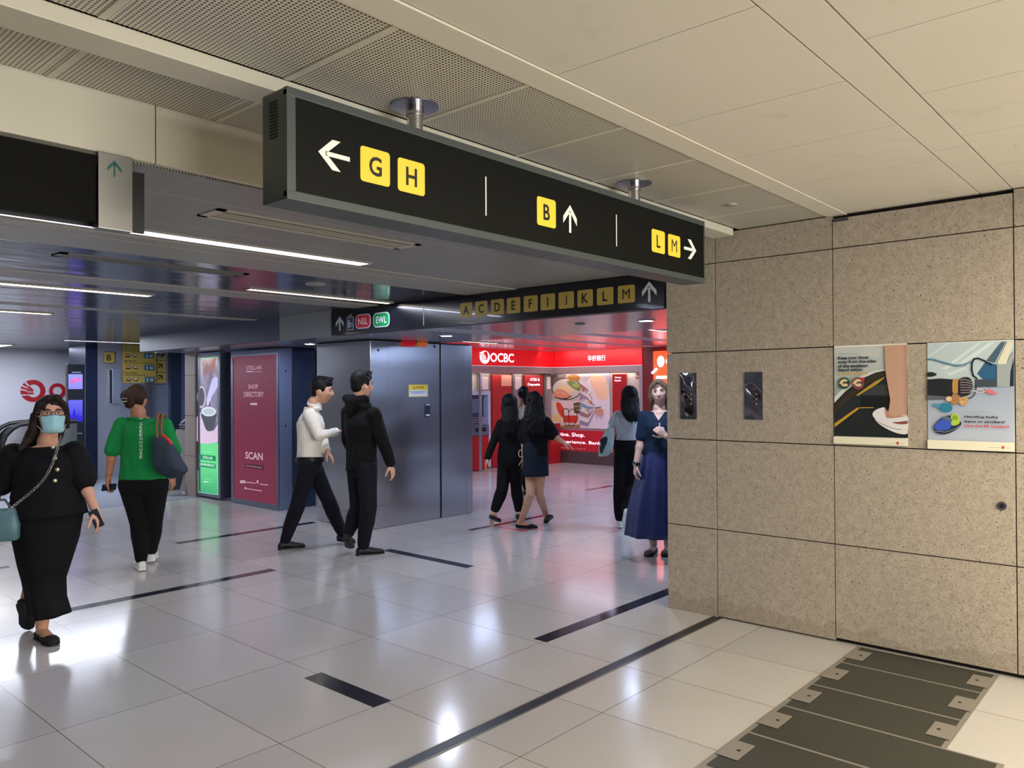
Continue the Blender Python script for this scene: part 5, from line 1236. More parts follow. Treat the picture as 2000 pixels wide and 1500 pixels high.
def person(label, D, J, fwd, hfwd, skin, group=None, k=1.0, hands=None, base=None, legs_bare=False, nose=1.0, fem=0.0, hc=0.0):
    """J: joints as (px, py, metres nearer/farther than D) taken on the photograph, turned into points in the hall"""
    P = {}
    for n, q in J.items():
        P[n] = Vector(q) if isinstance(q, Vector) else atD(q[0], q[1], D+q[2])
    b = base or Vector(((P['la'].x+P['ra'].x)/2, (P['la'].y+P['ra'].y)/2, 0))
    t = thing('person', label, 'person', (b.x, b.y, 0), group)
    return t, P
def cam_dir(r, u, toward):
    """direction from photo-right, up and towards-the-viewer amounts"""
    h = Vector((CF.x, CF.y, 0)).normalized()
    return (Vector((CR.x, CR.y, 0)).normalized()*r + Vector((0, 0, u)) - h*toward).normalized()
def torso_secs(P, w, inflate=0.0, top=True, belly=0.0, chest=1.0, to='crotch', f0=0.0, f1=1.0):
    """cross-sections from crotch to neck. w: dict of half widths"""
    hs = (P['rh']-P['lh']).normalized(); ss = (P['rs']-P['ls']).normalized()
    hip = (P['rh']+P['lh'])/2; sh = (P['rs']+P['ls'])/2; nk = P['nk']
    up = (sh-hip).normalized()
    out = []
    for f, a, b in ((-0.16, w['crotch'], 0.085), (0.0, w['hip'], 0.108), (0.14, w['hip']*0.97, 0.108), (0.34, (w['waist']+w['hip'])/2, 0.095+belly*0.6), (0.48, w['waist'], 0.092+belly), (0.66, (w['waist']+w['chest'])/2, 0.105*chest), (0.82, w['chest'], 0.112*chest), (0.94, w['chest']*0.98, 0.095), (1.02, w['sh'], 0.062), (1.06, w['sh']*0.6, 0.052)):
        if f < f0-1e-6 or f > f1+0.07: continue
        s = hs.lerp(ss, min(1, max(0, f))).normalized(); fw = up.cross(s).normalized()
        out.append(sec(hip + (sh-hip)*f, s, fw, a+inflate, b+inflate))
    if top: 
        s = ss; fw = up.cross(s).normalized(); out.append(sec(sh.lerp(nk, 0.55), s, fw, 0.098+inflate, 0.062+inflate)); out.append(sec(nk - up*0.02, s, fw, 0.062+inflate, 0.058+inflate)); 
    return out
WM = dict(crotch=0.13, hip=0.155, waist=0.140, chest=0.155, sh=0.165)
WF = dict(crotch=0.13, hip=0.165, waist=0.120, chest=0.135, sh=0.140)
def scaled(w, **k):
    d = dict(w); d.update(k); return d
def body_mesh(t, P, hb, skin, w, k=1.0, name='body', hands=(), arms=True, feet={}, legs=True, nose=1.0, fem=0.0, thin=1.0, vox=0.0052, thigh=0.074):
    bm = bmesh.new()
    head(bm, P['hd'], hb, k, nose, fem)
    B = hb; hb0 = P['hd'] + B @ Vector((0, -0.028*k, -0.065*k))
    limb(bm, [hb0, hb0.lerp(P['nk'], 0.55), P['nk']], [0.052*k*thin, 0.050*k*thin, 0.060*k*thin])
    loft(bm, torso_secs(P, w, -0.004), 22)
    r = thin
    for s in 'lr':
        limb(bm, [P[s+'s'], P[s+'e'], P[s+'w']], [0.047*r, 0.038*r, 0.026*r]); ball(bm, P[s+'s'], 0.054*r)
        muscle(bm, P[s+'e'], P[s+'w'], 0.040*r, 0.25, 0.25)
        if legs:
            limb(bm, [P[s+'h'], P[s+'k'], P[s+'a']], [thigh*r, 0.053*r, 0.037*r])
            muscle(bm, P[s+'k'], P[s+'a'], 0.054*r, 0.28, 0.24)
            if s in feet: foot(bm, P, s, feet[s], k*0.98)
    for h in hands: hand(bm, *h[0], **h[1])
    return remesh('body', bm, skin, t, vox, 3)
def shoe(t, P, s, m, kind='oxford', k=1.0, name='shoe', sole=None, pitch=None):
    """a shoe around the foot; pitch lifts the heel"""
    a = P[s+'a']; heel, f, u, sd, L = foot_frame(P, s, pitch or 0.0, k); L *= 1.08; heel = heel - f*0.010
    bm = bmesh.new()
    def S(q, w_, z, hh): return sec(heel + f*L*q + u*z, sd, u, w_*k, hh*k)
    if kind == 'oxford': ss = [S(-0.01, .020, .026, .022), S(.03, .032, .034, .034), S(.15, .036, .044, .046), S(.30, .036, .044, .046), S(.48, .040, .034, .036), S(.68, .046, .025, .027), S(.86, .042, .020, .021), S(.97, .026, .016, .015), S(1.0, .010, .014, .008)]
    elif kind == 'sneaker': ss = [S(-0.01, .022, .03, .026), S(.03, .035, .036, .038), S(.16, .038, .044, .046), S(.32, .038, .044, .045), S(.5, .043, .036, .037), S(.7, .049, .028, .030), S(.88, .045, .024, .025), S(.98, .03, .02, .019), S(1.02, .012, .018, .010)]
    else: ss = [S(-0.01, .020, .020, .018), S(.03, .032, .026, .024), S(.16, .035, .024, .022), S(.4, .037, .020, .019), S(.60, .043, .022, .022), S(.70, .046, .023, .025), S(.84, .045, .021, .023), S(.95, .034, .017, .018), S(1.0, .012, .012, .010)]
    loft(bm, ss, 16, 2.2)
    if kind in ('oxford', 'sneaker'): ball(bm, a + u*0.004, 0.040*k, 0.046*k, 0.030*k, Matrix((sd, f, u)).transposed())
    o = remesh(name, bm, m, t, 0.005, 3)
    bm = bmesh.new(); out = []
    n = 9; prof = [(0, .022), (.05, .034), (.2, .036), (.4, .034), (.6, .042), (.75, .048), (.9, .040), (.98, .024)]
    th = 0.020 if kind == 'sneaker' else 0.008
    Lp = [heel+f*L*q-sd*w_*k for q, w_ in prof]; Rp = [heel+f*L*q+sd*w_*k for q, w_ in prof][::-1]; loop = Lp+[heel+f*L*1.02]+Rp
    T = [bm.verts.new(p + u*th) for p in loop]; Bt = [bm.verts.new(p - u*0.001) for p in loop]
    bm.faces.new(T); bm.faces.new(Bt[::-1])
    for i in range(len(loop)): bm.faces.new((Bt[i], Bt[(i+1) % len(loop)], T[(i+1) % len(loop)], T[i]))
    obj('sole', bm, sole or BLACK, o)
    if kind == 'oxford':
        bm = bmesh.new(); c = heel - u*0.0; loft(bm, [sec(heel+f*0.028-u*0.001, sd, f, .031*k, .034*k), sec(heel+f*0.028+u*0.014, sd, f, .031*k, .034*k)], 14); obj('heel', bm, BLACK, o)
    return o
def trousers(t, P, m, w, r=(0.092, 0.072, 0.052), name='trousers', top=0.42, vox=0.008, disp=0.006, seed=1.0, ankle=None):
    bm = bmesh.new()
    loft(bm, torso_secs(P, w, 0.012, top=False, f0=-0.17, f1=top-0.06), 24)
    for s in 'lr':
        a = P[s+'a'] if ankle is None else P[s+'k'].lerp(P[s+'a'], ankle)
        mid = P[s+'k'].lerp(a, 0.35) 
        limb(bm, [P[s+'h'], P[s+'h'].lerp(P[s+'k'], 0.5), P[s+'k'], mid, a], [r[0], (r[0]+r[1])/2, r[1], (r[1]*0.8+r[2]*0.3), r[2]])
    return remesh(name, bm, m, t, vox, 5, disp, 9, seed)
def top_garment(t, P, m, w, name='shirt', infl=0.016, lo=0.34, sleeve=1.0, rs=(0.064, 0.054, 0.042), seed=2.0, neck=True, vox=0.008, disp=0.006, extra=None, belly=0.0, chest=1.0, only=('l', 'r')):
    bm = bmesh.new()
    ss = torso_secs(P, w, infl, top=False, f0=lo, f1=1.0, belly=belly, chest=chest)
    # hem exactly at lo
    hip = (P['rh']+P['lh'])/2; sh = (P['rs']+P['ls'])/2; s0 = ss[0]
    ss = [sec(hip+(sh-hip)*lo, s0[1], s0[2], s0[3]+0.004, s0[4]+0.004)] + ss
    sh_s = ss[-1][1]; ss.append(sec(sh.lerp(P['nk'], 0.6), sh_s, ss[-1][2], 0.100+infl, 0.064+infl)); ss.append(sec(P['nk']-UP*0.01, sh_s, ss[-1][2], 0.066+infl*0.6, 0.062+infl*0.6)) if neck else None
    loft(bm, ss, 26)
    for s in 'lr':
        if s not in only: continue
        a, e, q = P[s+'s'], P[s+'e'], P[s+'w']
        ball(bm, a, rs[0]*1.02)
        if sleeve <= 0.5:
            end = a.lerp(e, sleeve*2); limb(bm, [a, end], [rs[0], rs[1]*1.05])
        else:
            end = e.lerp(q, (sleeve-0.5)*2); limb(bm, [a, e, end], list(rs))
    if extra: extra(bm)
    return remesh(name, bm, m, t, vox, 5, disp, 9, seed)
def skirt_mesh(t, rings, m, name='skirt', pleats=9, amp=0.05, seed=0.0, n=72, thick=0.006, fine=4):
    """hanging skirt: rings = (centre, side, fwd, a, b, fold) from waist down, flowing folds deepen to the hem"""
    bm = bmesh.new(); R = []
    rr = []
    for i in range(len(rings)-1):
        for q in range(fine):
            f = q/fine; A, Bq = rings[i], rings[i+1]
            rr.append(tuple(x.lerp(y, f) if isinstance(x, Vector) else x+(y-x)*f for x, y in zip(A, Bq)))
    rr.append(rings[-1])
    for lay in (0, 1):
        rows = []
        for (c, s, f, a, b, fo) in rr:
            s = s.normalized(); f = f.normalized(); row = []
            for k_ in range(n):
                th = 2*PI*k_/n
                wv = 1 + fo*(math.sin(pleats*th+seed+0.6*math.sin(3*th))*0.6 + 0.4*math.sin((pleats*1.7)*th+seed*2))
                q = c + s*(a-lay*thick)*math.cos(th)*wv + f*(b-lay*thick)*math.sin(th)*wv
                row.append(bm.verts.new(q))
            rows.append(row)
        for A, Bq in zip(rows[:-1], rows[1:]):
            for k_ in range(n):
                q = (A[k_], A[(k_+1) % n], Bq[(k_+1) % n], Bq[k_]); bm.faces.new(q if lay == 0 else q[::-1])
        R.append(rows)
    for e in (0, -1):
        for k_ in range(n):
            try: bm.faces.new((R[0][e][k_], R[0][e][(k_+1) % n], R[1][e][(k_+1) % n], R[1][e][k_]))
            except ValueError: pass
    return obj(name, bm, m, t, smooth=True)
def long_hair(t, P, hb, m, tail, k=1.0, name='hair', front=False, w=1.0, seed=3.0, fringe=False, strands=10, disp=0.006):
    """cap of hair on the skull plus a fall of locks that runs down the given points: tail = [(point, half width, half depth)]"""
    bm = bmesh.new(); c = P['hd']; B = hb
    def Q(x, y, z): return c + B @ Vector((x*k, y*k, z*k))
    ball(bm, Q(0, -0.020, 0.022), 0.088*k*w, 0.100*k, 0.108*k, B, 24)
    if front:
        for s in (-1, 1):
            limb(bm, [Q(s*0.02, 0.070, 0.098), Q(s*0.062, 0.050, 0.060), Q(s*0.082, 0.018, 0.0), Q(s*0.086, 0.005, -0.07)], [0.022*k, 0.024*k, 0.022*k, 0.020*k])
    else:
        for s in (-1, 1):
            limb(bm, [Q(s*0.055, 0.03, 0.07), Q(s*0.080, 0.0, 0.0), Q(s*0.078, -0.02, -0.07)], [0.028*k, 0.024*k, 0.022*k])
    if tail:
        ss = []
        for q, a, b, sd, fw in tail: ss.append(sec(q, sd, fw, a, b))
        loft(bm, ss, 20, 2.0)
        rng = random.Random(int(seed*10))
        for i in range(strands):
            f = -1+2*(i+0.5)/strands; pts = []; 
            for j, (q, a, b, sd, fw) in enumerate(tail): pts.append(q + sd*f*a*0.95 + fw*b*0.5*math.sin(i*2.1) + sd*rng.uniform(-1, 1)*0.006)
            e = (tail[-1][0]-tail[-2][0]).normalized(); pts.append(pts[-1] + e*rng.uniform(0.01, 0.05))
            limb(bm, pts, [0.014]*(len(pts)-1)+[0.004], 8)
    return remesh(name, bm, m, t, 0.006, 3, disp, 22, seed)
def short_hair(t, P, hb, m, k=1.0, seed=1.0, name='hair', top=0.016, side=0.004):
    bm = bmesh.new(); c = P['hd']; B = hb
    def Q(x, y, z): return c + B @ Vector((x*k, y*k, z*k))
    ball(bm, Q(0, -0.016, 0.040), 0.081*k, 0.094*k, 0.096*k, B, 24)
    ball(bm, Q(0, 0.010, 0.075), 0.066*k, 0.082*k, 0.058*k, B, 20)
    ball(bm, Q(0, -0.050, -0.005), 0.070*k, 0.052*k, 0.070*k, B, 20)
    for s in (-1, 1): ball(bm, Q(s*0.070, 0.012, 0.030), 0.014*k, 0.030*k, 0.045*k, B)
    for i in range(26):
        a = i*2.399; r = 0.055*math.sqrt((i+0.5)/26); p = Q(r*math.cos(a)*1.0, 0.012+r*math.sin(a)*1.35, 0.118-r*0.25)
        e = p + B @ Vector((0.010*math.sin(i), 0.018, 0.016))*k; limb(bm, [p, e], [0.013*k, 0.005*k], 8)
    return remesh(name, bm, m, t, 0.005, 2, 0.003, 40, seed)
def G(px, py, h=0.0):
    p = onZ(px, py, 0.0); return Vector((p.x, p.y, h))
UP = Vector((0, 0, 1))
BLK = cloth('black_cloth', '060609', st=0.4); BLK2 = cloth('black_knit', '060608', st=0.5, sc=60); NAVYT = cloth('navy_trouser_cloth', '0a0c18', st=0.35)
def walk_group(t): t['group'] = 'people crossing the concourse'; return t

# ------------------------------------------------------------------ masked woman in black, walking towards the viewer
D = 4.98
fb = cam_dir(0.35, 0, 0.94); hb = basis(cam_dir(0.62, 0.14, 0.78), UP)
J = dict(hd=(99, 811, 0.0), nk=(93, 862, 0.02), rs=(26, 889, -0.06), ls=(145, 884, 0.06), re=(-6, 955, -0.05), rw=(-30, 1015, -0.12), le=(166, 948, 0.08), lw=(186, 996, 0.0),
         rh=(68, 1012, -0.05), lh=(114, 1012, 0.04), rk=(70, 1118, 0.04), lk=(90, 1125, 0.02), la=G(82, 1250, 0.085), lt=G(116, 1266, 0.012), ra=(51, 1172, 0.22), rt=G(66, 1222, 0.02))
t, P = person('woman in a black dress with pale blue face mask, glasses and chain strap', D, J, fb, hb, SKIN)
w = scaled(WF, hip=0.185, waist=0.165, chest=0.165, sh=0.17)
hd_ = (atD(199, 1028, D-0.01)-P['lw']); 
body = body_mesh(t, P, hb, SKIN, w, 1.03, hands=[((P['lw'], hd_, -CR.copy()), dict(k=1.0, curl=0.75, side=-1)), ((P['rw'], Vector((0, 0, -1)), CR.copy()), dict(k=1.0, curl=0.5, side=1))], nose=1.0, feet={'l': 0.0, 'r': 0.95})
face_parts(body, P['hd'], hb, 1.03, mouth=False)
top_garment(t, P, BLK, w, 'blouse', 0.020, 0.30, 0.40, (0.078, 0.082, 0.08), 4.0, chest=1.15, neck=False)
sd = (P['ls']-P['rs']).normalized(); fw = UP.cross(sd).normalized()
def RG(px, py, dz, a, b, fo=0.03): return (atD(px, py, D+dz), sd, fw, a, b, fo)
skirt_mesh(t, [RG(90, 925, 0, .165, .125, .01), RG(90, 950, 0, .182, .145, .02), RG(91, 980, 0, .212, .165, .03), RG(92, 1006, 0, .228, .175, .04)], BLK, 'peplum', 5, seed=1.0)
skirt_mesh(t, [RG(91, 950, 0, .165, .125, .01), RG(92, 1010, 0, .205, .155, .01), RG(91, 1050, 0, .188, .155, .02), RG(88, 1100, 0, .148, .15, .04), RG(87, 1130, 0.02, .122, .15, .05), RG(91, 1165, 0.02, .112, .16, .07), RG(98, 1197, 0.02, .118, .17, .09)], BLK, 'long_skirt', 4, seed=2.2)
def Q(x, y, z, k=1.03): return P['hd'] + hb @ Vector((x*k, y*k, z*k))
hs = -sd
tail = [(Q(0, -0.05, 0.02), .085, .06, hb.col[0].copy(), hb.col[1].copy()), (Q(0.0, -0.065, -0.06), .095, .055, hb.col[0].copy(), hb.col[1].copy()), (P['nk']+fw*0.075+UP*0.03+hs*0.02, .10, .045, hs, fw), (P['nk']+fw*0.10-UP*0.04+hs*0.05, .10, .035, hs, fw)]
if (P['nk']+fw*0.1-EYE).length < (P['nk']-EYE).length: tail = [(q, a, b, s_, f_) if i < 2 else (q-fw*0.17, a, b, s_, f_) for i, (q, a, b, s_, f_) in enumerate(tail)]
long_hair(t, P, hb, HBROWN, tail, 1.03, front=True, seed=1.0)
bm = bmesh.new(); limb(bm, [Q(0.085, 0.0, 0.0), Q(0.092, 0.0, -0.08), P['rs'].lerp(P['nk'], 0.62)+UP*0.055-CF*0.06, P['rs'].lerp(P['nk'], 0.55)-CF*0.12+UP*0.0], [0.026, 0.030, 0.034, 0.018]); remesh('hair_lock', bm, HBROWN, t, 0.006, 3, 0.006, 22, 5.0)
# mask
bm = bmesh.new(); rows = []
for j in range(13):
    v = j/12; z = -0.012 - 0.108*v; R = []
    for i in range(21):
        u = -1+2*i/20; x = u*(0.066-0.014*v); y = 0.116 - 0.040*u*u - 0.030*max(0, v-0.75)*4*(1-0.5*u*u)*0.8 - (0.012 if j == 0 else 0)*(1-abs(u)) + (0.0022 if j % 3 == 1 else 0)
        y += 0.012*math.exp(-(u/0.22)**2)*(1-v)
        R.append(bm.verts.new(Q(x, y, z - 0.012*u*u*(0.5-v))))
    rows.append(R)
for A, B_ in zip(rows[:-1], rows[1:]):
    for i in range(20): bm.faces.new((A[i], A[i+1], B_[i+1], B_[i]))
mk = obj('face_mask', bm, mat('mask_blue', '8fbcc0', 0.8), t, smooth=True); sm_ = mk.modifiers.new('s', 'SOLIDIFY'); sm_.thickness = 0.003
bm = bmesh.new()
for s in (-1, 1): tube(bm, [Q(s*0.064, 0.078, -0.02), Q(s*0.080, 0.03, -0.005), Q(s*0.084, -0.012, 0.0)], 0.0015, 6); tube(bm, [Q(s*0.054, 0.074, -0.11), Q(s*0.078, 0.02, -0.06), Q(s*0.084, -0.014, -0.03)], 0.0015, 6)
obj('ear_loop', bm, WHITE, mk)
gl = None
bm = bmesh.new()
for s in (-1, 1):
    tube(bm, [Q(s*0.033+0.026*math.cos(a), 0.106-0.010*abs(math.cos(a))*(1 if s*math.cos(a) > 0 else 0), 0.002+0.017*math.sin(a)) for a in [2*PI*i/20 for i in range(20)]], 0.0022, 6, closed=True)
    tube(bm, [Q(s*0.060, 0.098, 0.010), Q(s*0.082, 0.06, 0.010), Q(s*0.088, -0.01, 0.002)], 0.0022, 6)
tube(bm, [Q(-0.008, 0.108, 0.006), Q(0, 0.111, 0.009), Q(0.008, 0.108, 0.006)], 0.002, 6)
gl = obj('glasses', bm, mat('glasses_frame', '2c1a1e', 0.3), t)
for i, (x, y) in enumerate(((126, 870), (130, 891), (134.5, 913), (130, 934))):
    c = atD(x, y, D-0.02); 
    c = c - CF*0.125
    bm = bmesh.new(); ball(bm, c, 0.013, 0.013, 0.013, None, 12); obj('button', bm, mat('gold_button', 'd8cca0', 0.25, 0.7), t, smooth=True)
FLAT = mat('black_suede', '0b0a0b', 0.8)
shoe(t, P, 'l', FLAT, 'flat', 1.0); shoe(t, P, 'r', FLAT, 'flat', 1.0, pitch=0.95)
b_ = thing('shoulder_bag', 'small teal handbag on a silvery chain strap worn by the masked woman', 'bag', tuple(atD(5, 1020, D-0.2)))
bc = atD(2, 1026, D-0.22)
bm = bmesh.new(); loft(bm, [sec(bc-UP*0.095, sd, fw, .085, .035), sec(bc-UP*0.085, sd, fw, .098, .046), sec(bc, sd, fw, .100, .050), sec(bc+UP*0.08, sd, fw, .080, .034), sec(bc+UP*0.10, sd, fw, .074, .022)], 26, 4.0)
obj('bag_body', bm, mat('teal_leather', '4d7078', 0.45, bump=(30, 0.15)), b_, smooth=True)
bm = bmesh.new(); tube(bm, [bc+UP*0.098-sd*0.07, bc+UP*0.150-sd*0.05, bc+UP*0.155+sd*0.02, bc+UP*0.098+sd*0.055], 0.008, 8); obj('bag_handle', bm, mat('teal_leather_dark', '33484e', 0.45), b_)
cp_ = [atD(x, y, D+dz) for x, y, dz in ((119, 851, -0.02), (115, 866, -0.15), (108, 890, -0.21), (98, 915, -0.225), (84, 938, -0.225), (62, 960, -0.225), (40, 978, -0.24), (24, 991, -0.26), (16, 998, -0.25))]
pts = []
for i in range(len(cp_)-1):
    p0, p1, p2, p3 = cp_[max(0, i-1)], cp_[i], cp_[i+1], cp_[min(len(cp_)-1, i+2)]
    for q in range(6):
        f = q/6; pts.append(0.5*((2*p1)+(-p0+p2)*f+(2*p0-5*p1+4*p2-p3)*f*f+(-p0+3*p1-3*p2+p3)*f**3))
bm = bmesh.new()
for i in range(0, len(pts)-1):
    a, e = pts[i], pts[i+1]; m_ = (a+e)/2; tdir = (e-a).normalized(); s_ = tdir.cross(CF).normalized() if i % 2 else (tdir.cross(CF).normalized().cross(tdir)*0.5+tdir.cross(CF).normalized()*0.7).normalized()
    L_ = (e-a).length*0.62
    tube(bm, [m_+tdir*L_*math.cos(q)+s_*0.0065*math.sin(q) for q in [2*PI*z_/8 for z_ in range(8)]], 0.0022, 5, closed=True)
obj('chain_strap', bm, mat('chain_silver', '9a9894', 0.3, 0.8), b_)
def phone(c, d, n, label, m, s=1.0):
    d = d.normalized(); n = (n-d*n.dot(d)).normalized(); q = d.cross(n)
    t = thing('phone', label, 'phone', tuple(c)); bm = bmesh.new()
    for k_, (w_, l_, h_) in enumerate(((0.034, 0.070, 0.004),)):
        T = [bm.verts.new(c+q*x*s+d*y*s+n*h_) for x, y in rrect(-w_, -l_, w_, l_, 0.008, 3)]; Bm = [bm.verts.new(c+q*x*s+d*y*s-n*h_) for x, y in rrect(-w_, -l_, w_, l_, 0.008, 3)]
        bm.faces.new(T); bm.faces.new(Bm[::-1]); N = len(T)
        for i in range(N): bm.faces.new((Bm[i], Bm[(i+1) % N], T[(i+1) % N], T[i]))
    o = obj('phone_case', bm, m, t)
    bm = bmesh.new(); bm.faces.new([bm.verts.new(c+q*x*s+d*y*s+n*0.0046) for x, y in rrect(-0.031, -0.066, 0.031, 0.066, 0.006, 3)]); obj('screen', bm, mat('phone_glass', '1a2030', 0.08), t, fix=False)
    return t
phone(atD(188, 1013, D-0.035), (atD(195, 1030, D)-atD(181, 1000, D)), -CF+CR*0.5, 'phone with a shiny blue edge in the hand of the masked woman', mat('phone_edge', '6a7a98', 0.15, 0.7), 0.85)

# ------------------------------------------------------------------ woman in green shirt, seen from behind
D = 6.95
fb = cam_dir(0.10, 0, -1); hb = basis(cam_dir(0.15, -0.05, -1), UP)
J = dict(hd=(268, 778, 0.0), nk=(270, 806, 0.0), ls=(236, 829, 0), rs=(320, 831, 0.02), le=(219, 884, -0.03), lw=(212, 932, -0.02), re=(342, 884, 0.0), rw=(338, 930, 0.10),
         lh=(259, 945, 0), rh=(303, 945, 0), lk=(273, 1022, 0.02), rk=(299, 1018, 0.08), la=G(276, 1114, 0.085), lt=G(264, 1100, 0.014), ra=G(296, 1099, 0.10), rt=G(301, 1089, 0.014))
t, P = person('woman seen from behind in a green tee shirt with white lettering down the back', D, J, fb, hb, SKIN_D)
w = scaled(WF, hip=0.195, waist=0.178, chest=0.175, sh=0.17, crotch=0.15)
body = body_mesh(t, P, hb, SKIN_D, w, 1.0, hands=[((P['lw'], Vector((0.0, 0.1, -1)), CR.copy()), dict(k=1.0, curl=0.8, side=1)), ((P['rw'], Vector((0, 0, -1)), -CR), dict(curl=0.7, side=-1))], thin=1.08, thigh=0.085)
gs = top_garment(t, P, cloth('green_tee', '0d7a3c', st=0.3), w, 'tee_shirt', 0.018, 0.08, 0.46, (0.066, 0.062, 0.06), 5.0, disp=0.010, neck=False)
trousers(t, P, BLK, scaled(w, hip=0.185), (0.118, 0.082, 0.052), top=0.3, seed=3.0, ankle=0.93)
shoe(t, P, 'l', mat('white_trainer', 'd8d8d4', 0.5), 'sneaker', 0.95, sole=WHITE); shoe(t, P, 'r', mat('white_trainer', 'd8d8d4', 0.5), 'sneaker', 0.95, sole=WHITE)
def Q(x, y, z): return P['hd'] + hb @ Vector((x, y, z))
bm = bmesh.new(); ball(bm, Q(0, -0.018, 0.020), 0.088, 0.100, 0.105, hb, 24); ball(bm, Q(-0.02, -0.098, 0.0), 0.062, 0.045, 0.075, hb); ball(bm, Q(-0.055, -0.06, 0.02), 0.055, 0.055, 0.06, hb); ball(bm, Q(-0.01, -0.10, -0.05), 0.05, 0.035, 0.045, hb)
hr = remesh('hair_bun', bm, HBROWN2, t, 0.006, 3, 0.008, 24, 7.0)
bm = bmesh.new()
for q in (-1, 1): tube(bm, [Q(-0.045, -0.150, -0.02+q*0.012), Q(-0.02, -0.160, -0.02+q*0.015), Q(0.008, -0.152, -0.02+q*0.010)], 0.004, 6)
obj('hair_clip', bm, mat('clip_grey', 'a8a098', 0.3, 0.4), t)
# vertical white lettering, following the back
dg = bpy.context.evaluated_depsgraph_get(); dg.update()
from mathutils.bvhtree import BVHTree
def stick(garment, body_parent, s, x0, y0, x1, y1, m, name='lettering', bold=0.02, rot=True, lift=0.004):
    tree = BVHTree.FromPolygons([v.co.copy() for v in garment.data.vertices], [tuple(p.vertices) for p in garment.data.polygons])
    vs, fs, asp = text_uv(s, bold); bm = bmesh.new(); V = []
    for x, y in vs:
        px, py = (x0+(x1-x0)*y, y0+(y1-y0)*x) if rot else (x0+(x1-x0)*x, y1+(y0-y1)*y)
        d = ray(px, py).normalized(); hit = tree.ray_cast(EYE, d)
        q = (hit[0] - d*lift) if hit[0] else EYE+d*D; V.append(bm.verts.new(q))
    for f in fs:
        try: bm.faces.new([V[i] for i in f])
        except ValueError: pass
    return obj(name, bm, m, garment, fix=False)
def letters_down(garment, s, xc, y0, y1, w_, m):
    n = len(s)
    for i, ch in enumerate(s):
        a = y0+(y1-y0)*i/n; stick(garment, None, ch, xc-w_/2, a+0.5, xc+w_/2, a+(y1-y0)/n*0.78, m, bold=0.01, rot=False)
dat = gs.data
tw = mat('white_print', 'd8e0d8', 0.6)
tree = BVHTree.FromPolygons([v.co.copy() for v in dat.vertices], [tuple(p.vertices) for p in dat.polygons])
bm = bmesh.new(); s = 'GREENHOUSE'
for i, ch in enumerate(s):
    vs, fs, _ = text_uv(ch, 0.01); a = 825+(897-825)*i/len(s); V = []
    for x, y in vs:
        d = ray(272.5+5.5*x, a+5.6*(1-y)).normalized(); hit = tree.ray_cast(EYE, d); V.append(bm.verts.new((hit[0]-d*0.004) if hit[0] else EYE+d*D))
    for f in fs:
        try: bm.faces.new([V[j] for j in f])
        except ValueError: pass
V = []
for x, y in ((271.5, 817), (279.5, 817), (279.5, 818.2), (271.5, 818.2)):
    d = ray(x, y).normalized(); hit = tree.ray_cast(EYE, d); V.append(bm.verts.new((hit[0]-d*0.004) if hit[0] else EYE+d*D))
bm.faces.new(V)
obj('lettering', bm, tw, gs, fix=False)
bm = bmesh.new(); tube(bm, [P['lw']+Vector((0.030*math.cos(a), 0.030*math.sin(a), 0.02)) for a in [2*PI*i/14 for i in range(14)]], 0.006, 6, closed=True); obj('wristwatch', bm, mat('tan_strap', '8a6a48', 0.5), t)
phone(P['lw']+Vector((0, 0, -0.085))+CR*0.02-CF*0.03, CR.copy()+UP*0.1, UP*0.6-CF, 'dark phone in the lowered hand of the woman in the green shirt', BLACK, 0.9)
b_ = thing('tote_bag', 'slumped navy tote bag with brown straps on the shoulder of the green shirted woman', 'bag', tuple(atD(330, 895, D-0.1)))
bd = D-0.16
def AB(x, y, dz=0): return atD(x, y, bd+dz)
bm = bmesh.new()
ss = []
for (xl, yl, xr, yr, th) in ((303, 851, 331, 862, .05), (302, 870, 343, 876, .075), (302, 892, 352, 897, .095), (303, 909, 361, 913, .10), (312, 925, 365, 920, .075), (334, 935, 356, 931, .03)):
    a, c = AB(xl, yl), AB(xr, yr); ss.append(sec((a+c)/2, (c-a).normalized(), CF, (c-a).length/2, th))
loft(bm, ss, 24, 2.6); remesh('bag_body', bm, cloth('navy_canvas', '2b3442', 0.7, 0.3, 10), b_, 0.007, 4, 0.010, 8, 9.0)
for dz, x0, x1 in ((0, 305, 312), (0.05, 314, 318)):
    bm = bmesh.new(); tube(bm, [AB(x0+2, 856, dz-0.03), AB(x0+1, 835, dz-0.02), AB(x0+2, 818, dz-0.01), AB(x0+5, 808, dz+0.05), AB(x0+8, 812, dz+0.14), AB(x0+10, 840, dz+0.22)], 0.011, 8); obj('strap', bm, mat('brown_strap', '7a4a2c', 0.5), b_)
bm = bmesh.new(); tube(bm, [AB(318, 850, -0.06), AB(327, 858, -0.075), AB(336, 868, -0.07)], 0.014, 8); obj('red_trim', bm, mat('red_trim', 'b82a1c', 0.5), b_)

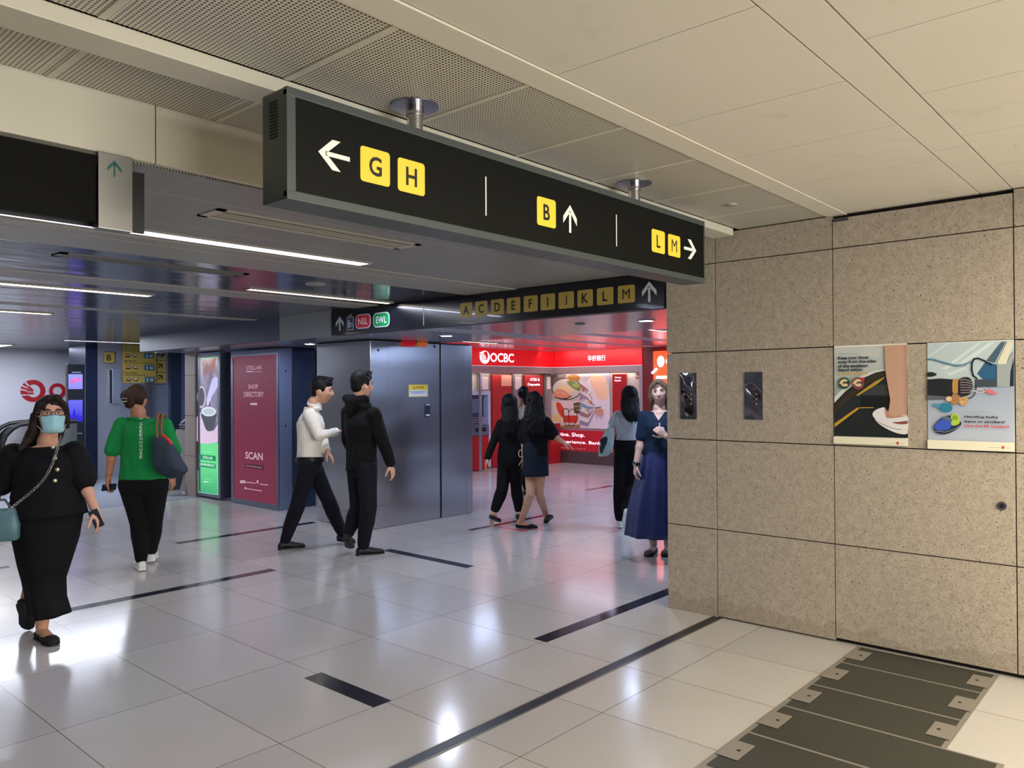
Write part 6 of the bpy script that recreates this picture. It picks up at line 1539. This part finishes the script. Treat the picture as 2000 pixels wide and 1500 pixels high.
# ------------------------------------------------------------------ man in white shirt
D = 7.78
fb = cam_dir(1, 0, -0.12); hb = basis(cam_dir(1, -0.08, -0.05), UP)
J = dict(hd=(629, 763, 0), nk=(614, 786, 0), rs=(603, 811, -0.16), ls=(611, 809, 0.17), re=(622, 851, -0.20), rw=(657, 843, 0.02), le=(628, 853, 0.12), lw=(638, 880, -0.02),
         rh=(602, 908, -0.09), lh=(608, 908, 0.09), rk=(583, 982, -0.07), lk=(640, 974, 0.10), ra=G(556, 1073, 0.085), rt=G(591, 1069, 0.014), la=G(668, 1062, 0.11), lt=G(696, 1068, 0.03))
t, P = person('man in a white long sleeved shirt and dark trousers, walking in profile', D, J, fb, hb, SKIN)
w = scaled(WM, hip=0.150, waist=0.145, chest=0.165)
body = body_mesh(t, P, hb, SKIN, w, 1.10, hands=[((P['rw'], CR+UP*0.05, -UP), dict(k=1.0, curl=0.5, side=1)), ((P['lw'], Vector((0, 0, -0.7))+CR*0.5, -CR), dict(k=1.0, curl=0.4, side=-1))])
face_parts(body, P['hd'], hb, 1.10, lips='a0685a', brow=HBLACK)
WSH = cloth('white_shirt_cotton', 'd9d4c8', 0.8, 0.35, 9)
def collar(bm):
    c = P['nk']; a_ = (CR-UP*0.42).normalized()
    loft(bm, [sec(c-UP*0.05, a_, CF, .082, .078), sec(c+UP*0.0+CR*0.004, a_, CF, .068, .062), sec(c+UP*0.020+CR*0.010, a_, CF, .063, .060)], 20)
top_garment(t, P, WSH, w, 'shirt', 0.018, 0.13, 0.93, (0.066, 0.056, 0.040), 6.0, disp=0.012, extra=collar, neck=False, belly=0.02, chest=1.08)
trousers(t, P, NAVYT, scaled(w, hip=0.142), (0.098, 0.074, 0.056), top=0.24, seed=4.0, ankle=0.94)
hip = (P['rh']+P['lh'])/2; sh_ = (P['rs']+P['ls'])/2; c = hip.lerp(sh_, 0.11); s_ = (P['rh']-P['lh']).normalized(); f_ = UP.cross(s_)
bm = bmesh.new(); loft(bm, [sec(c-UP*0.022, s_, f_, .174, .140), sec(c+UP*0.020, s_, f_, .172, .138)], 26); obj('belt', bm, mat('black_leather', '08080a', 0.5, spec=0.3), t)
for s in 'rl': shoe(t, P, s, mat('black_leather', '08080a', 0.5, spec=0.3), 'oxford', 1.02)
short_hair(t, P, hb, HBLACK, 1.09)
for nm, q in (('rw', 'r'), ('lw', 'l')):
    e = P[q+'e'].lerp(P[nm], 0.96); d = (P[nm]-P[q+'e']).normalized(); a_ = d.cross(UP).normalized(); bm = bmesh.new(); loft(bm, [sec(e-d*0.045, a_, a_.cross(d), .041, .041), sec(e+d*0.01, a_, a_.cross(d), .041, .041)], 16); obj('cuff', bm, WHITE, t)

# ------------------------------------------------------------------ man in black jacket
D = 7.48
fb = cam_dir(0.75, 0, -0.65); hb = basis(cam_dir(0.80, 0.0, -0.60), UP)
J = dict(hd=(707, 752, 0), nk=(704, 780, 0), rs=(731, 811, -0.12), ls=(681, 806, 0.12), re=(747, 861, -0.13), rw=(763, 906, -0.10), le=(680, 858, 0.20), lw=(694, 900, 0.24),
         rh=(716, 915, -0.07), lh=(697, 915, 0.09), rk=(720, 990, -0.12), lk=(700, 992, 0.04), ra=G(709, 1084, 0.085), rt=G(748, 1080, 0.014), la=(680, 1042, 0.12), lt=G(694, 1068, 0.03))
t, P = person('man in a black hooded jacket over a pale collar, walking beside the steel lift', D, J, fb, hb, SKIN)
w = scaled(WM, hip=0.150, waist=0.155, chest=0.170)
body = body_mesh(t, P, hb, SKIN, w, 1.07, hands=[((P['rw'], -UP+CR*0.25, -CR+CF*0.3), dict(k=1.02, curl=0.45, side=-1)), ((P['lw'], -UP, CR), dict(k=1.0, curl=0.5, side=1))])
face_parts(body, P['hd'], hb, 1.07, brow=HBLACK)
def hood(bm):
    c = P['nk']; b = -basis(fb, UP).col[1]
    limb(bm, [c+b*0.06+UP*0.01-CR*0.08, c+b*0.11-UP*0.02, c+b*0.06+UP*0.0+CR*0.09], [0.045, 0.055, 0.045]); limb(bm, [c+b*0.09-UP*0.02, c+b*0.12-UP*0.10], [0.07, 0.045])
top_garment(t, P, BLK2, w, 'jacket', 0.026, -0.02, 0.97, (0.074, 0.062, 0.046), 7.0, disp=0.012, extra=hood, chest=1.1)
bm = bmesh.new(); c = P['nk']; loft(bm, [sec(c-UP*0.03, CR, CF, .074, .074), sec(c+UP*0.025, CR, CF, .064, .064), sec(c+UP*0.055, CR, CF, .059, .059)], 20); obj('shirt_collar', bm, cloth('pale_blue_cotton', '9aa0b8', 0.8), t, smooth=True)
trousers(t, P, NAVYT, scaled(w, hip=0.142), (0.100, 0.078, 0.058), top=0.2, seed=5.0, ankle=0.94)
shoe(t, P, 'r', mat('black_leather', '08080a', 0.5, spec=0.3), 'oxford', 1.05); shoe(t, P, 'l', mat('black_leather', '08080a', 0.5, spec=0.3), 'oxford', 1.0, pitch=0.55)
short_hair(t, P, hb, HBLACK, 1.07, seed=2.0)
bm = bmesh.new(); ball(bm, P['hd']+hb @ Vector((0.088, 0.004, -0.012)), 0.007, 0.008, 0.010); tube(bm, [P['hd']+hb @ Vector((0.089, 0.006, -0.014)), P['hd']+hb @ Vector((0.087, 0.010, -0.035))], 0.003, 6); obj('earphone', bm, WHITE, t)

# ------------------------------------------------------------------ woman in black trousers (of the pair), from behind
def strip_tail(P, hb, pts, k=1.0):
    """fall of hair through photo points (x, y, half width m, half depth m, dz)"""
    return [(Vector(q[0]), q[1], q[2], CR.copy(), CF.copy()) for q in pts]
D = 9.25
fb = cam_dir(0.45, 0, -0.9); hb = basis(cam_dir(0.4, -0.05, -0.92), UP)
J = dict(hd=(995, 789, 0), nk=(995, 811, 0), ls=(978, 828, 0.05), rs=(1014, 828, -0.05), le=(964, 862, 0.0), lw=(952, 894, -0.05), re=(1020, 860, 0.0), rw=(1020, 893, -0.05),
         lh=(986, 903, 0.05), rh=(1006, 903, -0.04), lk=(981, 955, -0.05), rk=(1009, 954, 0.04), la=(964, 1002, -0.10), lt=G(981, 1022, 0.014), ra=(1014, 1001, 0.0), rt=G(1032, 1014, 0.014))
t, P = person('woman with long black hair in a black top and black trousers, in clear heeled mules', D, J, fb, hb, SKIN)
w = scaled(WF, hip=0.155, waist=0.120, chest=0.130, sh=0.135)
body = body_mesh(t, P, hb, SKIN, w, 0.98, hands=[((P['lw'], -UP-CR*0.25, CR.copy()), dict(k=0.95, curl=0.4, side=1)), ((P['rw'], -UP, -CR), dict(k=0.95, curl=0.6, side=-1))], thin=0.92, feet={'l': 0.35, 'r': 0.35})
top_garment(t, P, BLK, w, 'top', 0.014, 0.0, 1.0, (0.056, 0.048, 0.038), 8.0)
trousers(t, P, BLK, scaled(w, hip=0.158), (0.090, 0.070, 0.056), top=0.4, seed=6.0, ankle=0.82)
long_hair(t, P, hb, HBLACK, [(atD(996, 782, D-0.03), .085, .06, CR.copy(), CF.copy()), (atD(996, 800, D-0.07), .100, .05, CR.copy(), CF.copy()), (atD(997, 822, D-0.12), .100, .04, CR.copy(), CF.copy()), (atD(999, 845, D-0.13), .085, .035, CR.copy(), CF.copy())], 0.98, seed=4.0)
def mule(s, heel_h, m, clear=True):
    o = shoe(t, P, s, m, 'flat', 0.92, 'mule', pitch=0.35 if heel_h else None)
    if heel_h:
        a = P[s+'a']; d = P[s+'t']-a; f = Vector((d.x, d.y, 0)).normalized(); q = a - f*0.045; bm = newbox(-0.018, 0.018, -0.018, 0.018, 0, 1, bev=0.0)
        for v in bm.verts: v.co = Vector((q.x+v.co.x, q.y+v.co.y, 0.002 + v.co.z*max(0.03, a.z-0.075)))
        obj('block_heel', bm, mat('clear_heel', 'b8a090', 0.15), o, label='pale see-through block heel')
mule('l', True, mat('dark_mule', '1c1517', 0.4)); mule('r', True, mat('dark_mule', '1c1517', 0.4))

# ------------------------------------------------------------------ woman in denim skirt (of the pair), from behind
D = 8.85
fb = cam_dir(0.5, 0, -0.87); hb = basis(cam_dir(0.5, -0.05, -0.87), UP)
J = dict(hd=(1045, 786, 0), nk=(1045, 809, 0), ls=(1028, 826, 0.07), rs=(1066, 826, -0.06), re=(1080, 850, -0.08), rw=(1099, 863, -0.14), le=(1024, 860, 0.08), lw=(1023, 893, 0.05),
         lh=(1036, 905, 0.05), rh=(1056, 905, -0.05), lk=(1036, 966, -0.06), rk=(1053, 963, 0.03), la=G(1018, 1033, 0.09), lt=G(1043, 1034, 0.014), ra=G(1067, 1021, 0.09), rt=atD(1085, 1007, 9.0))
t, P = person('woman with long wavy black hair in a black tee and short dark denim skirt', D, J, fb, hb, SKIN)
w = scaled(WF, hip=0.140, waist=0.125, chest=0.140, sh=0.14, crotch=0.115)
body = body_mesh(t, P, hb, SKIN, w, 1.0, hands=[((P['rw'], CR-UP*0.55, -UP), dict(k=0.95, curl=0.3, side=-1)), ((P['lw'], -UP, CR), dict(k=0.95, curl=0.5, side=1))], thin=0.95, thigh=0.078, feet={'l': 0.0, 'r': -0.42})
sd = (P['rs']-P['ls']).normalized(); fw = UP.cross(sd).normalized()
top_garment(t, P, BLK, w, 'tee_shirt', 0.026, 0.18, 0.42, (0.072, 0.078, 0.07), 9.0)
def RG(px, py, dz, a, b, fo=0.01): return (atD(px, py, D+dz), sd, fw, a, b, fo)
skirt_mesh(t, [RG(1046, 862, 0, .135, .115, .0), RG(1046, 880, 0, .145, .128, .0), RG(1046, 905, 0, .150, .135, .008), RG(1046, 929, 0, .150, .140, .015)], cloth('dark_denim', '131c2c', 0.85, 0.3, 40), 'denim_skirt', 3)
long_hair(t, P, hb, HBLACK, [(atD(1045, 778, D-0.03), .090, .07, CR.copy(), CF.copy()), (atD(1044, 800, D-0.08), .115, .055, CR.copy(), CF.copy()), (atD(1044, 822, D-0.13), .125, .045, CR.copy(), CF.copy()), (atD(1042, 846, D-0.14), .105, .038, CR.copy(), CF.copy())], 1.0, seed=5.0, strands=12, disp=0.012)
o = shoe(t, P, 'l', mat('black_leather', '08080a', 0.5, spec=0.3), 'flat', 0.95, 'mule'); 
P['rt'] = P['rt']; o = shoe(t, P, 'r', mat('black_leather', '08080a', 0.5, spec=0.3), 'flat', 0.92, 'mule', pitch=-0.42)
bg = thing('strap_loop', 'small pale strap loop hanging between the two women in black', 'strap', tuple(atD(1018, 887, 8.95)))
bm = bmesh.new(); tube(bm, [atD(1017+4*math.cos(a), 886+7*math.sin(a), 8.95) for a in [2*PI*i/16 for i in range(16)]], 0.006, 6, closed=True); tube(bm, [atD(1019, 880, 8.95), atD(1020, 866, 8.98)], 0.005, 6); obj('loop', bm, mat('pale_strap', 'b8b4b0', 0.5), bg)

# ------------------------------------------------------------------ woman in white top with tote
D = 8.95
fb = cam_dir(-0.05, 0, -1); hb = basis(cam_dir(-0.15, -0.15, -1), cam_dir(-0.08, 1, 0))
J = dict(hd=(1230, 774, 0), nk=(1227, 797, 0), ls=(1206, 812, 0.0), rs=(1243, 812, 0.0), le=(1194, 838, 0.0), lw=(1188, 862, -0.10), re=(1250, 843, 0.0), rw=(1250, 873, 0.05),
         lh=(1215, 876, 0), rh=(1235, 876, 0), lk=(1210, 948, 0.0), rk=(1233, 950, 0.02), la=G(1211, 1031, 0.085), lt=G(1221, 1021, 0.014), ra=(1223, 999, -0.18), rt=(1222, 1020, -0.14))
t, P = person('woman with straight black hair in a pale grey top and black trousers, white trainers', D, J, fb, hb, SKIN)
w = scaled(WF, hip=0.145, waist=0.118, chest=0.130, sh=0.135)
body = body_mesh(t, P, hb, SKIN, w, 0.98, hands=[((P['lw'], -UP, CR.copy()), dict(k=0.95, curl=0.8, side=1)), ((P['rw'], -UP, -CR), dict(k=0.95, curl=0.5, side=-1))], thin=0.93)
top_garment(t, P, cloth('pale_grey_knit', 'a9b0b4', 0.85), w, 'top', 0.016, 0.26, 0.30, (0.060, 0.060, 0.06), 10.0, neck=False)
trousers(t, P, BLK, scaled(w, hip=0.150), (0.090, 0.070, 0.062), top=0.5, seed=7.0, ankle=0.90)
long_hair(t, P, hb, HBLACK, [(atD(1230, 770, D-0.04), .088, .06, CR.copy(), CF.copy()), (atD(1230, 790, D-0.08), .110, .05, CR.copy(), CF.copy()), (atD(1232, 806, D-0.13), .105, .035, CR.copy(), CF.copy()), (atD(1236, 820, D-0.14), .070, .03, CR.copy(), CF.copy())], 0.98, seed=6.0, w=1.04)
WT = mat('white_trainer', 'd8d8d4', 0.5)
shoe(t, P, 'l', WT, 'sneaker', 0.92, sole=WHITE); shoe(t, P, 'r', WT, 'sneaker', 0.90, sole=WHITE, pitch=0.95)
b_ = thing('canvas_tote', 'pale canvas tote bag with a dark printed patch, hanging from the arm', 'bag', tuple(atD(1185, 860, D-0.1)))
bd = D-0.14
ss = []
for (xl, yl, xr, yr, th) in ((1188, 834, 1199, 836, .03), (1180, 845, 1199, 850, .045), (1172, 862, 1199, 866, .055), (1169, 880, 1196, 880, .05), (1168, 892, 1188, 890, .03)):
    a, c = atD(xl, yl, bd), atD(xr, yr, bd); ss.append(sec((a+c)/2, (c-a).normalized(), CF, (c-a).length/2, th))
bm = bmesh.new(); loft(bm, ss, 20, 2.6); tb = remesh('bag_body', bm, cloth('pale_canvas', '9fb0ac', 0.8), b_, 0.006, 3, 0.008, 9, 3.0)
tree = BVHTree.FromPolygons([v.co.copy() for v in tb.data.vertices], [tuple(p.vertices) for p in tb.data.polygons])
bm = bmesh.new(); V = []
pp = smooth_poly([(1173, 858), (1185, 853), (1186, 862), (1181, 874), (1175, 886), (1171, 880)], 3)
rows = []
cx, cy = 1178.5, 869
for r_ in (0.0, 0.35, 0.7, 1.0):
    R = []
    for x, y in pp:
        d = ray(cx+(x-cx)*r_, cy+(y-cy)*r_).normalized(); hit = tree.ray_cast(EYE, d); R.append(bm.verts.new((hit[0]-d*0.004) if hit[0] else EYE+d*(bd-0.06)))
    rows.append(R)
for A, B_ in zip(rows[:-1], rows[1:]):
    for i in range(len(pp)):
        try: bm.faces.new((A[i], A[(i+1) % len(pp)], B_[(i+1) % len(pp)], B_[i]))
        except ValueError: pass
obj('printed_patch', bm, cloth('dark_teal_print', '24343a', 0.8), tb, fix=False)
bm = bmesh.new(); tube(bm, [atD(1190, 838, bd), atD(1196, 822, bd), atD(1203, 808, bd+0.06), atD(1207, 806, bd+0.14)], 0.012, 8); obj('strap', bm, mat('pale_canvas_strap', '9fb0ac', 0.7), b_)

# ------------------------------------------------------------------ woman in blue skirt, facing the viewer, half behind the wall
D = 7.30
fb = cam_dir(-0.3, 0, 0.95); hb = basis(cam_dir(-0.22, 0.02, 1), cam_dir(-0.10, 1, 0))
J = dict(hd=(1287, 766, 0), nk=(1288, 797, 0.02), rs=(1259, 814, 0.03), ls=(1319, 814, -0.03), re=(1251, 862, 0.02), rw=(1242, 908, -0.05), le=(1320, 862, -0.05), lw=(1301, 852, -0.20),
         rh=(1273, 906, 0.02), lh=(1303, 906, -0.02), rk=(1272, 990, -0.08), lk=(1305, 985, 0.05), ra=G(1276, 1080, 0.085), rt=G(1254, 1094, 0.014), la=G(1304, 1080, 0.085), lt=G(1293, 1097, 0.014))
t, P = person('woman with light brown hair in a navy V neck top and long blue skirt', D, J, fb, hb, SKIN_P)
w = scaled(WF, hip=0.165, waist=0.125, chest=0.140, sh=0.150)
hn = atD(1239, 936, D-0.05)-P['rw']
body = body_mesh(t, P, hb, SKIN_P, w, 0.98, hands=[((P['rw'], hn, CR.copy()), dict(k=0.98, curl=0.75, side=1)), ((P['lw'], -CR*0.6+UP*0.5, CF.copy()), dict(k=0.95, curl=0.8, side=1))], feet={'l': 0.0, 'r': 0.0})
face_parts(body, P['hd'], hb, 0.98, lips='9a5a58', brow=HBROWN2)
sd = (P['ls']-P['rs']).normalized(); fw = UP.cross(sd).normalized()
tg = top_garment(t, P, cloth('navy_top_cloth', '132a40', 0.8), w, 'blouse', 0.018, 0.20, 0.40, (0.062, 0.056, 0.052), 11.0, chest=1.08, neck=False)
tree = BVHTree.FromPolygons([v.co.copy() for v in tg.data.vertices], [tuple(p.vertices) for p in tg.data.polygons])
bm = bmesh.new(); c0, c1, c2 = (1270, 796), (1305, 796), (1286, 821); N = 8; rows = []
for i in range(N+1):
    R = []; 
    for j in range(N+1):
        f, g = i/N, j/N; x = c0[0]+(c1[0]-c0[0])*g; y = c0[1]; x = x+(c2[0]-x)*f; y = y+(c2[1]-y)*f
        d = ray(x, y).normalized(); hit = tree.ray_cast(EYE, d); R.append(bm.verts.new((hit[0]-d*0.003) if hit[0] else P['nk']-d*0.06))
    rows.append(R)
for A, B_ in zip(rows[:-1], rows[1:]):
    for j in range(N):
        try: bm.faces.new((A[j], A[j+1], B_[j+1], B_[j]))
        except ValueError: pass
bmesh.ops.remove_doubles(bm, verts=bm.verts[:], dist=1e-5)
obj('neck_opening', bm, SKIN_P, tg, fix=False)
def RG(px, py, dz, a, b, fo=0.03): return (atD(px, py, D+dz), sd, fw, a, b, fo)
SAT = mat('blue_satin', '16265e', 0.42, bump=(7, 0.5))
skirt_mesh(t, [RG(1288, 866, 0, .128, .105, .0), RG(1288, 880, 0, .140, .115, .01), RG(1286, 915, 0, .185, .16, .04), RG(1284, 955, 0, .220, .20, .06), RG(1282, 1000, 0, .255, .23, .08), RG(1280, 1045, 0.0, .265, .25, .10)], SAT, 'long_skirt', 8, seed=0.7)
bm = bmesh.new(); c = atD(1288, 872, D); loft(bm, [sec(c-UP*0.030, sd, fw, .139, .116), sec(c+UP*0.030, sd, fw, .131, .108)], 30); obj('waistband', bm, SAT, t, smooth=True)
def Q(x, y, z, k=0.98): return P['hd'] + hb @ Vector((x*k, y*k, z*k))
long_hair(t, P, hb, HASH, [(Q(0, -0.06, 0.02), .085, .05, hb.col[0].copy(), hb.col[1].copy()), (Q(0, -0.07, -0.07), .098, .045, hb.col[0].copy(), hb.col[1].copy()), (Q(0, -0.06, -0.16), .100, .035, hb.col[0].copy(), hb.col[1].copy())], 0.98, front=True, seed=8.0)
for s in 'rl': shoe(t, P, s, mat('brown_sandal', '4a3a30', 0.6), 'flat', 1.0, 'sandal')
bm = bmesh.new(); d = (P['rw']-P['re']).normalized(); a_ = d.cross(UP).normalized(); b2 = a_.cross(d); c = P['rw']-d*0.01
tube(bm, [c+a_*0.031*math.cos(q)+b2*0.031*math.sin(q) for q in [2*PI*i/16 for i in range(16)]], 0.009, 6, closed=True); ball(bm, c-CF*0.033, 0.02, 0.006, 0.02); obj('wristwatch', bm, mat('watch_dark', '1c2230', 0.2), t)
sg = thing('sunglasses', 'dark sunglasses hooked on the V neck of the blue skirted woman', 'sunglasses', tuple(atD(1280, 838, D-0.14)))
bm = bmesh.new()
for ox in (-5, 5): ball(bm, atD(1281+ox, 836+abs(ox)*0.2, D-0.165), 0.020, 0.006, 0.017, None, 14)
obj('lens', bm, mat('sunglass_lens', '0c0c10', 0.1), sg, smooth=True)
bm = bmesh.new(); tube(bm, [atD(1275, 833, D-0.165), atD(1281, 830, D-0.17), atD(1287, 834, D-0.165)], 0.003, 6); tube(bm, [atD(1281, 830, D-0.165), atD(1282, 848, D-0.14)], 0.003, 6); obj('sunglass_frame', bm, BLACK, sg)
wh = thing('white_cable', 'small white looped object held up in the fingers by the blue skirted woman', 'cable', tuple(atD(1291, 836, D-0.25)))
bm = bmesh.new(); tube(bm, [atD(1288, 826, D-0.26), atD(1289, 838, D-0.26), atD(1294, 842, D-0.26), atD(1297, 837, D-0.26), atD(1293, 834, D-0.26)], 0.006, 8); obj('loop', bm, WHITE, wh)

# ------------------------------------------------------------------ woman at the bank, mostly hidden
D = 11.6
fb = cam_dir(-0.2, 0, -1); hb = basis(cam_dir(-0.2, 0, -1), UP)
J = dict(hd=(1022, 770, 0), nk=(1020, 793, 0), ls=(1004, 800, 0), rs=(1036, 800, 0), le=(1000, 830, 0.05), lw=(1004, 845, 0.2), re=(1040, 830, 0.05), rw=(1036, 845, 0.2),
         lh=(1013, 862, 0), rh=(1027, 862, 0), lk=(1013, 915, 0), rk=(1027, 915, 0.05), la=G(1013, 968, 0.085), lt=G(1010, 958, 0.014), ra=G(1027, 966, 0.085), rt=G(1027, 956, 0.014))
t, P = person('person in a cream top with dark tied hair, hidden behind two women in black', D, J, fb, hb, SKIN)
w = scaled(WF, hip=0.15, waist=0.12, chest=0.13, sh=0.135)
body_mesh(t, P, hb, SKIN, w, 0.98, hands=[((P['lw'], CF, -UP), dict(curl=0.4, side=1)), ((P['rw'], CF, -UP), dict(curl=0.4, side=-1))], vox=0.007)
top_garment(t, P, cloth('cream_top', 'c8b8a4', 0.85), w, 'top', 0.016, 0.2, 0.9, (0.06, 0.05, 0.04), 12.0)
trousers(t, P, BLK, w, (0.09, 0.07, 0.05), top=0.4, seed=8.0, ankle=0.92)
for s in 'rl': shoe(t, P, s, BLACK, 'flat', 0.95)
def Q(x, y, z): return P['hd'] + hb @ Vector((x, y, z))
bm = bmesh.new(); ball(bm, Q(0, -0.018, 0.022), 0.086, 0.098, 0.104, hb, 24); ball(bm, Q(0, -0.10, 0.03), 0.05, 0.045, 0.05, hb); limb(bm, [Q(0, -0.11, 0.02), Q(0, -0.12, -0.08), Q(0, -0.11, -0.15)], [0.04, 0.034, 0.014]); remesh('hair', bm, HBLACK, t, 0.006, 3, 0.004, 24, 3.0)
